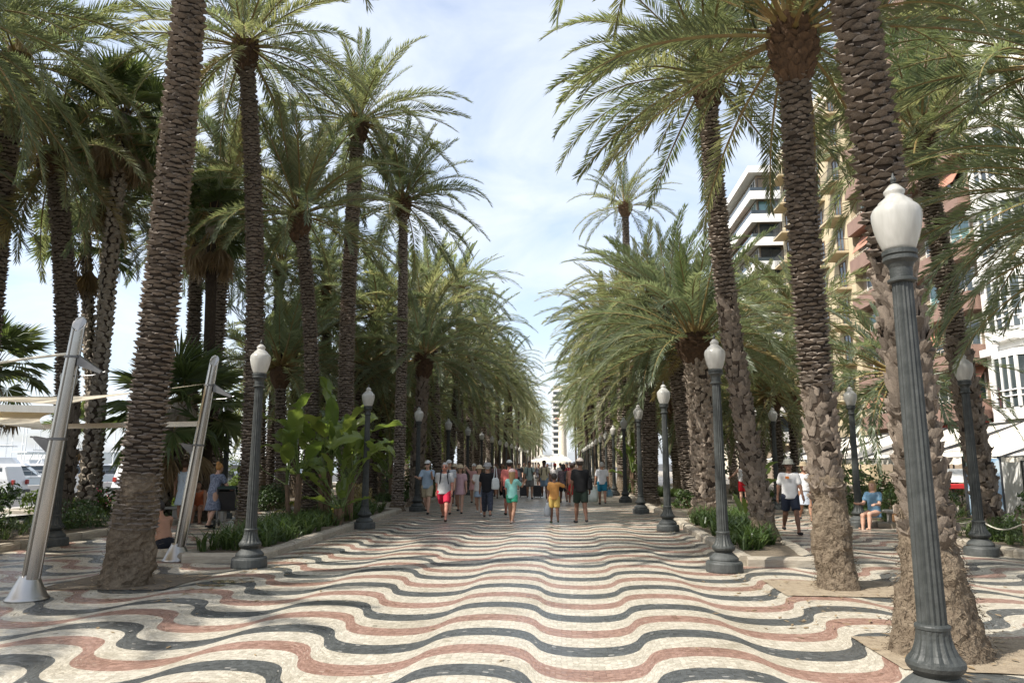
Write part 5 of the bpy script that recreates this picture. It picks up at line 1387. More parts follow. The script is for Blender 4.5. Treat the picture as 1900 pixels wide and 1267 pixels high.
WALK = ((16, 6, 14), (-14, 6, 10))
P1 = person(G(792, 953), 176, 1.76, 'man in pale blue t-shirt, khaki shorts and white cap walking by the third lamp', ('tee', (0.30, 0.38, 0.46)), ('shorts', (0.42, 0.35, 0.24)), 'fair', 'brown', hat=('cap', (0.6, 0.6, 0.58)), stride=14, arms=((42, 8, 85), (38, 10, 62)), sunglasses=True)
P2 = person(G(824, 966), 180, 1.74, 'stout man in grey t-shirt, red shorts and sunglasses striding with a backpack', ('tee', (0.40, 0.40, 0.40)), ('shorts', (0.52, 0.025, 0.06)), 'red', 'grey', stride=20, arms=WALK, build=1.16, sunglasses=True, pack=(0.03, 0.03, 0.035), shoes=(0.07, 0.05, 0.04))
P3 = person(G(832, 953), 178, 1.79, 'man in white cap half hidden behind the man in red shorts', ('tee', (0.42, 0.43, 0.44)), ('shorts', (0.05, 0.05, 0.06)), 'fair', 'brown', hat=('cap', (0.55, 0.55, 0.53)), stride=16, arms=WALK)
P4 = person(G(843, 938), 182, 1.62, 'woman in straw hat and yellow skirt behind the pink dress', ('tank', (0.60, 0.35, 0.28)), ('skirt', (0.66, 0.48, 0.02), None, 9, 0.5), 'tan', 'brown', 0.2, hat=('sun', (0.60, 0.50, 0.36)), stride=10, arms=WALK)
P5 = person(G(853, 952), 180, 1.62, 'woman in pale pink dress and wide straw hat wearing sunglasses', ('dress', (0.56, 0.36, 0.38), None, 9, 0.66), None, 'fair', 'brown', 0.24, hat=('sun', (0.50, 0.40, 0.27)), stride=15, arms=((6, 10, 10), (-6, 10, 8)), sunglasses=True)
P6 = person(G(879, 936), 184, 1.64, 'woman in dusty pink dress waving one raised arm', ('dress', (0.50, 0.27, 0.25), None, 9, 0.62), None, 'fair', 'grey', hat=('cap', (0.5, 0.5, 0.48)), stride=12, arms=((4, 8, 8), (0, 142, 14)))
P7 = person(G(889, 954), 180, 1.58, 'woman in straw hat holding a camera before her denim skirt', ('tee', (0.62, 0.60, 0.56)), ('skirt', (0.30, 0.38, 0.47), None, 9, 0.62), 'fair', 'brown', 0.15, hat=('sun', (0.56, 0.45, 0.30)), stride=12, arms=((22, 6, 88), (20, 6, 92)), shoes=(0.7, 0.7, 0.68))
P8 = person(G(904, 960), 4, 1.70, 'person in black top, patterned dark trousers and grey hat seen from behind', ('loose', (0.018, 0.018, 0.02)), ('capri', (0.07, 0.08, 0.11), (0.02, 0.022, 0.03), 26), 'tan', 'grey', hat=('bucket', (0.36, 0.35, 0.34)), stride=17, arms=((10, 10, 10), (-6, 12, 25)), shoes=(0.10, 0.08, 0.07))
P9 = person(G(920, 924), 178, 1.72, 'dark-haired man in faded maroon t-shirt behind the tote bag', ('tee', (0.22, 0.13, 0.13)), ('shorts', (0.10, 0.09, 0.09)), 'brown', 'dark', stride=14, arms=WALK)
P10 = person(G(932, 922), 180, 1.68, 'woman in dark red top and black trousers beside the coral shirt', ('tank', (0.20, 0.03, 0.035)), ('trousers', (0.02, 0.02, 0.022)), 'tan', 'dark', 0.18, stride=12, arms=WALK)
P11 = person(G(945, 956), 8, 1.76, 'person in coral shirt, black shorts and white cap behind the girl in teal', ('loose', (0.68, 0.20, 0.17)), ('shorts', (0.02, 0.02, 0.025)), 'red', 'dark', hat=('cap', (0.62, 0.63, 0.60)), stride=12, arms=((10, 8, 12), (20, 8, 60)), build=1.08)
P12 = person(G(950, 972), -10, 1.50, 'girl in teal t-shirt and green shorts with long fair hair under a pink cap', ('tee', (0.24, 0.52, 0.47)), ('short', (0.05, 0.33, 0.20)), 'tan', 'blonde', 0.30, hat=('cap', (0.60, 0.44, 0.42)), stride=14, arms=((14, 8, 10), (48, 24, 78)), shoes=(0.55, 0.42, 0.36), build=0.92, child=True)
P13 = person(G(983, 925), 182, 1.76, 'man in mint t-shirt and grey shorts looking at his phone beside a suitcase', ('tee', (0.33, 0.40, 0.36)), ('shorts', (0.17, 0.17, 0.16)), 'tan', 'dark', stride=8, arms=((30, 6, 75), (6, 12, 8)), pack=(0.04, 0.05, 0.05), headtilt=20)
P14 = person(G(1010, 924), 180, 1.80, 'man in cream shirt and denim shorts with black cap pulling a suitcase', ('tee', (0.58, 0.50, 0.33)), ('shorts', (0.22, 0.31, 0.40)), 'brown', 'dark', hat=('cap', (0.02, 0.02, 0.02)), stride=12, arms=((6, 14, 8), (-8, 8, 10)), pack=(0.03, 0.03, 0.03))
P15 = person(G(1029, 971), 6, 1.36, 'boy in orange t-shirt and mustard shorts walking hand to hand with a man', ('tee', (0.50, 0.245, 0.075)), ('shorts', (0.50, 0.345, 0.10)), 'brown', 'dark', stride=8, arms=((2, 7, 6), (26, 62, 20)), shoes=(0.03, 0.06, 0.035), build=0.98, child=True)
P16 = person(G(1078, 971), 8, 1.79, 'man in black t-shirt, dark green shorts and pale cap walking with the boy', ('loose', (0.014, 0.014, 0.015)), ('shorts', (0.022, 0.034, 0.026)), 'brown', 'dark', hat=('cap', (0.62, 0.54, 0.47)), stride=10, arms=((6, 9, 8), (8, 14, 18)), shoes=(0.05, 0.05, 0.05), headtilt=20, turn=20)
P17 = person(G(1046, 933), 5, 1.70, 'person in dark floral top carrying a grey shoulder bag past the boy', ('tee', (0.25, 0.19, 0.20), (0.05, 0.04, 0.045), 24), ('shorts', (0.03, 0.03, 0.035)), 'brown', 'dark', 0.1, stride=20, arms=WALK)
P18 = person(G(1062, 936), 3, 1.68, 'woman in coral top and long red skirt ahead of the man in black', ('tank', (0.55, 0.24, 0.18)), ('skirt', (0.52, 0.03, 0.03), None, 9, 0.42), 'tan', 'brown', hat=('cap', (0.25, 0.20, 0.18)), stride=14, arms=WALK, shoes=(0.6, 0.6, 0.6))
P19 = person(G(1118, 936), 0, 1.72, 'white-haired man in white t-shirt and blue shorts carrying two bags', ('tee', (0.60, 0.60, 0.61)), ('shorts', (0.02, 0.17, 0.27)), 'tan', 'grey', stride=12, arms=((4, 16, 5), (-4, 12, 5)))
P20 = person(G(1470, 990), 176, 1.76, 'man in white t-shirt, navy shorts and patterned hat on the cafe-side path', ('tee', (0.68, 0.67, 0.66)), ('shorts', (0.022, 0.028, 0.045)), 'brown', 'dark', hat=('bucket', (0.22, 0.22, 0.19)), stride=15, arms=((12, 12, 10), (-10, 14, 14)))
_o = MB().box(0.035, 0.115, 0.150, 0.172, 1.285, 1.345, 0, 0.004).build('chest_print', ['sign_orange'], P20[0], rot=(0, 0, PI * 0))
P21 = person(G(1497, 968), 178, 1.68, 'woman in white top mostly hidden by the dark palm on the cafe-side path', ('tank', (0.64, 0.64, 0.64)), ('skirt', (0.42, 0.46, 0.52), None, 9, 0.5), 'tan', 'brown', hat=('sun', (0.30, 0.24, 0.16)), stride=12, arms=WALK)
P22 = person(G(1381, 938), 2, 1.74, 'man in white vest and red shorts standing hands on hips behind the curving palm', ('tank', (0.66, 0.65, 0.64)), ('shorts', (0.46, 0.015, 0.025)), 'fair', 'brown', stride=2, arms=((-10, 45, 75), (-10, 45, 75)), group=None)
far_specs = [(1030, 920, 180, (0.64, 0.60, 0.58), (0.1, 0.1, 0.12), 'far walker in white top and red cap behind the cream shirt', (0.45, 0.05, 0.04)), (1052, 915, 180, (0.55, 0.10, 0.12), (0.1, 0.1, 0.12), 'far walker in crimson top', (0.5, 0.5, 0.5)),
             (1000, 908, 175, (0.12, 0.12, 0.14), (0.3, 0.28, 0.25), 'far walker in charcoal top between the two suitcases', None), (1066, 912, 5, (0.56, 0.40, 0.33), (0.35, 0.3, 0.25), 'far walker in salmon top beyond the red skirt', (0.6, 0.6, 0.58)),
             (964, 910, 178, (0.05, 0.05, 0.055), (0.05, 0.05, 0.06), 'far walker all in black beside the coral shirt', None), (1040, 905, 2, (0.62, 0.62, 0.62), (0.2, 0.24, 0.32), 'far walker in white shirt near the tent', (0.1, 0.1, 0.1)), (1016, 902, 180, (0.35, 0.38, 0.45), (0.1, 0.1, 0.1), 'far walker in slate shirt near the tent', None),
             (1058, 900, 180, (0.6, 0.58, 0.55), (0.5, 0.46, 0.4), 'far walker in pale clothes near the tent', None), (973, 902, 180, (0.45, 0.4, 0.3), (0.1, 0.1, 0.1), 'far walker in beige shirt under the harbour-side lamps', None)]
for (px, py, fc, tc_, bc_, lb, hc) in far_specs:
    person(G(px, py), fc, 1.66 + 0.14 * random.random(), lb, ('tee', tc_), ('shorts', bc_), random.choice(['tan', 'fair', 'brown']), 'dark', hat=('cap', hc) if hc else None, stride=14, arms=WALK, group='far walkers around the tent')
# by the harbour-side path
P30 = person(G(312, 1032) + Vector((-0.05, 0, 0)), 60, 1.74, 'shirtless man in dark shorts sitting low behind the ringed palm', None, ('shorts', (0.016, 0.018, 0.024)), 'tan', 'dark', stride=0, lean=26, legs=((112, 118), (104, 112)), arms=((58, 6, 18), (52, 8, 20)), seat=0.20, shoes=(0.45, 0.36, 0.16), group=None)
P31 = person(G(336, 972), 12, 1.72, 'woman in pale blue dress standing behind the farther sail mast', ('sleeveless', (0.46, 0.52, 0.58), (0.38, 0.44, 0.50), 20, 0.52), None, 'tan', 'brown', stride=6, arms=((4, 10, 8), (4, 10, 8)), group=None)
P32 = person(G(391, 980), -20, 1.66, 'woman with ginger bun in navy flowered dress leaning over a stroller', ('dress', (0.24, 0.27, 0.34), (0.035, 0.045, 0.09), 26, 0.48), None, 'fair', 'ginger', stride=4, lean=14, arms=((34, 10, 20), (38, 16, 24)), bun=True, group=None)
P33 = person(G(366, 968), 200, 1.70, 'dark-haired person crouching beside the bench behind the flowered dress', ('tank', (0.42, 0.12, 0.05)), ('shorts', (0.25, 0.12, 0.05)), 'tan', 'dark', stride=0, lean=30, legs=((84, 88), (80, 86)), arms=((50, 6, 30), (46, 6, 30)), seat=0.45, group=None)
P34 = person(Vector((8.02, 20.2, 0)), 130, 1.66, 'fair-haired woman in blue dress seated on the kerb by the outer cafe lamp', ('dress', (0.13, 0.24, 0.34), (0.10, 0.19, 0.28), 12, 0.30), None, 'fair', 'blonde', 0.22, stride=0, legs=((88, 80), (82, 78)), arms=((24, 8, 66), (26, 8, 64)), seat=0.42, group=None, hat=None)

# ------------------------------------------------------------------ things people carry
def bag(name, loc, w, d, h, label, col, handle=0.18, taper=0.75, cat='bag', m=None, rz=0):
    e = empty(name, loc, rz); tag(e, label, cat); m = m or cloth(col)
    r = np.random.default_rng(int(w * 1000)); n = 20; V = []; F = []
    zs = [0, 0.06, 0.3, 0.6, 0.85, 1.0]; rs = [0.72, 0.95, 1.0, 0.94, taper * 0.9, taper * 0.55]
    for z, q in zip(zs, rs):
        for i in range(n):
            a = 2 * PI * i / n; k_ = q * (1 + r.normal(0, 0.035)); V.append((w * 0.5 * k_ * abs(math.cos(a)) ** 0.7 * math.copysign(1, math.cos(a)), d * 0.5 * k_ * abs(math.sin(a)) ** 0.7 * math.copysign(1, math.sin(a)), h * z))
    for k in range(len(zs) - 1):
        for i in range(n): j = (i + 1) % n; F.append((k * n + i, k * n + j, (k + 1) * n + j, (k + 1) * n + i))
    F.append(tuple(range(n - 1, -1, -1))); F.append(tuple((len(zs) - 1) * n + i for i in range(n)))
    obj('body', mesh('body', V, F, m, smooth=True), e)
    for s_ in (-1, 1):
        mb = MB(); mb.tube([(-w * 0.2, s_ * d * 0.1, h * 0.98), (-w * 0.1, s_ * d * 0.05, h + handle * 0.8), (0, 0, h + handle), (w * 0.1, s_ * d * 0.05, h + handle * 0.8), (w * 0.2, s_ * d * 0.1, h * 0.98)], 0.012, 5); mb.build('handle', [m], e)
    return e
mat('plastic_white', (0.62, 0.64, 0.60), (0.45, 0.52, 0.45), scale=4, rough=0.35); mat('plastic_grey', (0.33, 0.35, 0.37), (0.26, 0.28, 0.30), scale=5, rough=0.4); mat('bag_blue', (0.04, 0.20, 0.33), (0.30, 0.30, 0.22), scale=5, rough=0.6)
hw = hand_world(P15, -1); bag('plastic_bag', (hw.x - 0.02, hw.y, hw.z - 0.42), 0.20, 0.14, 0.38, 'thin grey plastic bag hanging from the boy in orange', None, 0.06, 0.5, m='plastic_grey')
hw = hand_world(P19, -1); bag('shopping_bag', (hw.x - 0.10, hw.y - 0.1, max(0.06, hw.z - 0.66)), 0.44, 0.24, 0.56, 'large white plastic shopping bag carried by the white-haired man', None, 0.10, 0.8, m='plastic_white')
hw = hand_world(P19, 1); bag('carrier_bag', (hw.x + 0.03, hw.y, hw.z - 0.46), 0.26, 0.14, 0.30, 'small blue round-bottomed bag carried by the white-haired man', None, 0.16, 0.85, m='bag_blue')
bp8 = P8[0].location; bag('tote_bag', (bp8.x + 0.26, bp8.y - 0.10, 0.86), 0.26, 0.10, 0.36, 'white cloth tote slung from the shoulder of the person in black', (0.60, 0.63, 0.62), 0.34, 0.95, rz=0.5)
bp17 = P17[0].location; bag('shoulder_bag', (bp17.x + 0.18, bp17.y - 0.16, 0.92), 0.34, 0.16, 0.40, 'grey shoulder bag of the person in the floral top', (0.06, 0.065, 0.07), 0.2, 0.9, rz=0.4)
bp16 = P16[0].location; bag('satchel', (bp16.x + 0.27, bp16.y - 0.02, 0.92), 0.15, 0.22, 0.34, 'black satchel on the hip of the man in black', (0.012, 0.012, 0.013), 0.42, 0.95)
bag('handbag', (8.42, 19.75, 0.19), 0.30, 0.16, 0.24, 'brown handbag on the kerb beside the woman in blue', (0.25, 0.14, 0.07), 0.10, 0.95)
def suitcase(loc, label):
    e = empty('suitcase', loc); tag(e, label, 'suitcase', 'rolling suitcases')
    mb = MB(); mb.box(-0.20, 0.20, -0.12, 0.12, 0.06, 0.60, 0, 0.035)
    for k in range(5): mb.box(-0.15 + k * 0.07, -0.13 + k * 0.07, -0.128, 0.128, 0.11, 0.55)
    mb.build('shell', ['black_plastic'], e)
    for sx in (-1, 1):
        mb = MB(); mb.tube([(sx * 0.10, 0.09, 0.58), (sx * 0.10, 0.09, 0.95)], 0.009, 6); mb.build('handle_rod', ['alloy'], e)
        for sy in (-1, 1):
            mb = MB(); mb.tube([(sx * 0.16 - 0.015, sy * 0.08, 0.03), (sx * 0.16 + 0.015, sy * 0.08, 0.03)], 0.03, 10); mb.build('wheel', ['black_rubber'], e)
    mb = MB(); mb.box(-0.12, 0.12, 0.075, 0.105, 0.94, 0.975, 0, 0.008); mb.build('handle', ['black_plastic'], e)
suitcase(G(972, 922), 'black rolling suitcase beside the man in mint')
suitcase(G(997, 923), 'black rolling suitcase pulled by the man in the cream shirt')
# stroller
e = empty('stroller', G(420, 978), 0.3); tag(e, 'black folding stroller pushed by the woman in the flowered dress', 'stroller')
mb = MB(); mb.box(-0.22, 0.22, -0.1, 0.35, 0.42, 0.50, 0, 0.03); mb.prism([(-0.22, 0.46), (-0.10, 0.44), (-0.30, 0.95), (-0.38, 0.93)], 'x', -0.21, 0.21); mb.build('seat', ['black_plastic'], e)
mb = MB()
V = []; F = []
for k in range(7):
    a = PI * 0.08 + k * PI * 0.11
    for x in (-0.23, 0.23): V.append((x, -0.12 - 0.34 * math.cos(a) * -1 - 0.10, 0.74 + 0.34 * math.sin(a)))
for k in range(6): F.append((2 * k, 2 * k + 1, 2 * k + 3, 2 * k + 2))
mb.add(V, F); mb.build('hood', [cloth((0.03, 0.05, 0.04))], e)
for sx in (-1, 1):
    mb = MB(); mb.tube([(sx * 0.23, 0.42, 0.12), (sx * 0.23, 0.05, 0.48), (sx * 0.22, -0.5, 1.0)], 0.014, 6); mb.tube([(sx * 0.23, -0.35, 0.12), (sx * 0.23, 0.05, 0.48)], 0.014, 6); mb.build('frame', ['alloy'], e)
    for y in (0.42, -0.35):
        mb = MB(); mb.tube([(sx * 0.25 - 0.02, y, 0.1), (sx * 0.25 + 0.02, y, 0.1)], 0.1, 16); mb.build('wheel', ['black_rubber'], e)
mb = MB(); mb.tube([(-0.22, -0.5, 1.0), (0.22, -0.5, 1.0)], 0.018, 8); mb.build('handlebar', ['black_rubber'], e)
# stone bench where people rest
def bench(loc, rz, label):
    e = empty('stone_bench', loc, rz); tag(e, label, 'bench')
    mb = MB(); mb.box(-0.9, 0.9, -0.24, 0.24, 0.36, 0.44, 0, 0.02); mb.build('seat', ['concrete'], e)
    for sx in (-1, 1): mb = MB(); mb.box(sx * 0.6 - 0.1, sx * 0.6 + 0.1, -0.2, 0.2, 0, 0.36, 0, 0.01); mb.build('leg', ['concrete'], e)
bench((G(366, 968).x, G(366, 968).y + 0.12, 0), 0.2, 'pale stone bench behind the flowered dress'); bench((8.75, 20.05, 0.0), 1.57, 'wooden-topped bench by the outer cafe lamp')
mb = MB(); p = G(308, 1034); mb.box(p.x - 0.25, p.x + 0.25, p.y - 0.18, p.y + 0.18, 0.0, 0.15, 0, 0.03); tag(mb.build('stone_block', ['kerb_stone']), 'low stone block under the shirtless man', 'block')
# ================================================================== BUILDINGS BEHIND THE PALMS
def part_box(parent, name, m, x0, x1, y0, y1, z0, z1, bev=0.0):
    return MB().box(x0, x1, y0, y1, z0, z1, 0, bev).build(name, [m], parent)
def window_x(parent, x, yc, zc, w, h, glass='glass_pane', frame='white_paint', sill=True, bars=1):
    """window in a wall that faces -x"""
    f = MB(); t = 0.07
    f.box(x - 0.06, x + 0.04, yc - w / 2 - t, yc + w / 2 + t, zc + h / 2, zc + h / 2 + t); f.box(x - 0.06, x + 0.04, yc - w / 2 - t, yc + w / 2 + t, zc - h / 2 - t, zc - h / 2)
    f.box(x - 0.06, x + 0.04, yc - w / 2 - t, yc - w / 2, zc - h / 2, zc + h / 2); f.box(x - 0.06, x + 0.04, yc + w / 2, yc + w / 2 + t, zc - h / 2, zc + h / 2)
    for k in range(bars):
        y = yc - w / 2 + w * (k + 1) / (bars + 1); f.box(x - 0.05, x + 0.02, y - 0.03, y + 0.03, zc - h / 2, zc + h / 2)
    o = f.build('window', [frame], parent)
    MB().box(x - 0.012, x + 0.03, yc - w / 2, yc + w / 2, zc - h / 2, zc + h / 2).build('pane', [glass], o)
    return o
def window_y(parent, y, xc, zc, w, h, glass='glass_pane', frame='white_paint', bars=1):
    f = MB(); t = 0.07
    f.box(xc - w / 2 - t, xc + w / 2 + t, y - 0.06, y + 0.04, zc + h / 2, zc + h / 2 + t); f.box(xc - w / 2 - t, xc + w / 2 + t, y - 0.06, y + 0.04, zc - h / 2 - t, zc - h / 2)
    f.box(xc - w / 2 - t, xc - w / 2, y - 0.06, y + 0.04, zc - h / 2, zc + h / 2); f.box(xc + w / 2, xc + w / 2 + t, y - 0.06, y + 0.04, zc - h / 2, zc + h / 2)
    for k in range(bars):
        x = xc - w / 2 + w * (k + 1) / (bars + 1); f.box(x - 0.03, x + 0.03, y - 0.05, y + 0.02, zc - h / 2, zc + h / 2)
    o = f.build('window', [frame], parent)
    MB().box(xc - w / 2, xc + w / 2, y - 0.012, y + 0.03, zc - h / 2, zc + h / 2).build('pane', [glass], o)
    return o
def railing(mb, x0, y0, x1, y1, z, h=1.0, step=0.14):
    L = math.hypot(x1 - x0, y1 - y0); n = max(2, int(L / step))
    mb.tube([(x0, y0, z + h), (x1, y1, z + h)], 0.025, 5); mb.tube([(x0, y0, z + 0.08), (x1, y1, z + 0.08)], 0.018, 5)
    for k in range(n + 1):
        t = k / n; mb.tube([(x0 + (x1 - x0) * t, y0 + (y1 - y0) * t, z), (x0 + (x1 - x0) * t, y0 + (y1 - y0) * t, z + h)], 0.011, 4, cap=False)

# white modern corner block with wrap-round balconies
wb = empty('apartment_building', (23.4, 88.4, 0)); tag(wb, 'white modern apartment block with wrap-round balcony bands far down the street', 'building')
W = lambda nm, m, a, b, c, d, e_, f_: part_box(wb, nm, m, a - 23.5, b - 23.5, c - 84, d - 84, e_, f_)
X0, Y0, X1, Y1, HT = 24.4, 85.2, 42.0, 101.0, 38.0
W('wall', 'brown_render', X0 + 0.02, X1, Y0 + 0.02, Y1, -0.2, HT - 0.4)
W('roof', 'white_render', 23.3, X1 + 0.3, 84.1, Y1 + 0.3, HT - 0.9, HT)
W('penthouse', 'white_render', 29, 38, 89, 98, HT, HT + 2.4)
fl = 2.95
for k in range(11):
    z = HT - 0.9 - fl * (k + 1)
    if z < 3: break
    off = 0.0 if k < 2 else (0.25 if k % 2 else 0.0)
    mb = MB(); mb.box(23.4 + off - 23.5, X0 - 23.5, 84.2 + off - 84, Y1 - 84, z - 0.15, z + 0.02); mb.box(X0 - 23.5, X1 - 23.5, 84.2 + off - 84, Y0 - 84, z - 0.15, z + 0.02)
    mb.box(23.4 + off - 23.5, 23.52 + off - 23.5, 84.2 + off - 84, Y1 - 84, z + 0.02, z + 0.62); mb.box(23.52 + off - 23.5, X1 - 23.5, 84.2 + off - 84, 84.32 + off - 84, z + 0.02, z + 0.62)
    mb.box(23.4 + off - 23.5, 23.55 + off - 23.5, 84.2 + off - 84, Y1 - 84, z - 0.45, z - 0.15); mb.box(23.55 + off - 23.5, X1 - 23.5, 84.2 + off - 84, 84.35 + off - 84, z - 0.45, z - 0.15)
    bo = mb.build('balcony', ['white_render'], wb)
    mb = MB(); mb.box(23.44 + off - 23.5, 23.47 + off - 23.5, 84.25 + off - 84, Y1 - 84, z + 0.64, z + 1.08); mb.box(23.47 + off - 23.5, X1 - 23.5, 84.25 + off - 84, 84.28 + off - 84, z + 0.64, z + 1.08); mb.build('railing', ['glass_pane'], bo)
    for j in range(6):
        window_x(wb, X0 - 23.5, Y0 - 84 + 1.3 + j * 2.55, z + 1.35, 2.0, 2.2, 'glass_teal' if k == 1 and j == 0 else ('terracotta_blind' if k in (1, 2) and j % 3 else 'glass_pane'), 'white_paint' if k != 2 else 'rail_dark', bars=1)
    for j in range(6):
        window_y(wb, Y0 - 84, X0 - 23.5 + 1.4 + j * 2.8, z + 1.35, 2.3, 2.25, 'glass_teal' if k == 1 else ('brown_render' if k == 0 and j < 2 else 'glass_pane'), 'rail_dark', bars=1)
# ochre block
ob = empty('ochre_building', (22.6, 58.5, 0)); tag(ob, 'ochre yellow apartment block with iron balconies beside the white one', 'building')
def O(nm, m, a, b, c, d, e_, f_): return part_box(ob, nm, m, a, b, c, d, e_, f_)
O('wall', 'ochre_render', 0.6, 18, 0, 17.8, -0.2, 33.4); O('roof', 'cream_render', 0.3, 18.2, 0.01, 17.9, 33.4, 34.0)
for k in range(10):
    z = 3.6 + k * 3.0
    for j, yc in enumerate((2.4, 6.8, 11.4, 15.9)):
        window_x(ob, 0.6, yc, z + 1.25, 1.3, 2.2, 'glass_pane', 'wood')
        if j != 1 or k % 2:
            mb = MB(); mb.box(-0.55, 0.6, yc - 1.5, yc + 1.5, z - 0.18, z, 0, 0.02); bo = mb.build('balcony', ['ochre_render'], ob)
            mb = MB(); railing(mb, -0.5, yc - 1.45, -0.5, yc + 1.45, z, 1.0, 0.2); railing(mb, -0.5, yc - 1.45, 0.6, yc - 1.45, z, 1.0, 0.2); railing(mb, -0.5, yc + 1.45, 0.6, yc + 1.45, z, 1.0, 0.2); mb.build('railing', ['rail_dark'], bo)
O('cornice', 'cream_render', 0.35, 0.6, 0.02, 17.8, 32.6, 33.0)
# red-brown block
bb = empty('brick_building', (22.8, 42.2, 0)); tag(bb, 'red-brown apartment block with brick balcony bands and terracotta blinds', 'building')
def Bq(nm, m, a, b, c, d, e_, f_): return part_box(bb, nm, m, a, b, c, d, e_, f_)
Bq('wall', 'brown_render', 0.9, 18, 0, 16.2, -0.2, 41); Bq('roof', 'brick_render', 0.2, 18.2, 0.0, 16.2, 41, 41.6)
for k in range(12):
    z = 4.3 + k * 3.05
    mb = MB(); mb.box(-0.05, 0.9, 0.02, 16.1, z - 0.2, z); mb.box(-0.05, 0.1, 0.02, 16.1, z, z + 0.85); mb.box(0.1, 0.9, 0.02, 0.16, z, z + 0.85); bo = mb.build('balcony', ['brick_render'], bb)
    mb = MB(); mb.tube([(0.02, 0.05, z + 1.02), (0.02, 16.1, z + 1.02)], 0.025, 5)
    for q in range(27): mb.tube([(0.02, 0.1 + q * 0.59, z + 0.85), (0.02, 0.1 + q * 0.59, z + 1.02)], 0.014, 4, cap=False)
    mb.build('railing', ['cream_render'], bo)
    for j, yc in enumerate((1.8, 4.9, 8.1, 11.2, 14.3)):
        window_x(bb, 0.9, yc, z + 1.3, 2.0, 2.1, 'glass_teal' if (k + j) % 3 == 0 else 'glass_pane', 'white_paint')
        if (k * 5 + j * 3) % 4 == 0:
            mb = MB(); mb.prism([(0.85, z + 2.75), (0.02, z + 1.35), (-0.02, z + 1.35), (0.85, z + 2.80)], 'y', yc - 1.35, yc + 1.35); mb.build('blind', ['terracotta_blind'], bb)
# shop fascia with sign
fa = Bq('fascia', 'sign_red', 0.35, 0.9, 0.2, 7.0, 3.05, 3.95)
def sign_text(txt, size, m, parent, loc, rot, ext=0.02):
    cu = bpy.data.curves.new('lettering', 'FONT'); cu.body = txt; cu.size = size; cu.extrude = ext; cu.align_x = 'CENTER'; cu.align_y = 'CENTER'
    o = bpy.data.objects.new('lettering', cu); COL.objects.link(o)
    dg = bpy.context.evaluated_depsgraph_get(); me = bpy.data.meshes.new_from_object(o.evaluated_get(dg)); bpy.data.objects.remove(o)
    me.materials.clear(); me.materials.append(M(m)); o = obj('lettering', me, parent, loc, rot); return o
mb = MB(); mb.prism([(-0.55, 0.35), (-0.45, 0), (0.45, 0), (0.55, 0.35), (0.55, 1.15), (0.45, 1.4), (-0.45, 1.4), (-0.55, 1.15)], 'y', 0, 0.16)
sg = mb.build('hanging_sign', ['sign_red'], None, loc=AT(1803, 765, 41.5)); tag(sg, 'rounded red and orange hanging shop sign with a white letter G', 'sign')
MB().prism([(-0.55, 0.352), (-0.45, 0.0), (0.45, 0.0), (0.55, 0.352)], 'y', -0.012, 0.172).build('lower_band', ['sign_orange'], sg)
sign_text('G', 0.85, 'sign_white', sg, (0.12, -0.035, 0.66), (PI / 2, 0, 0))
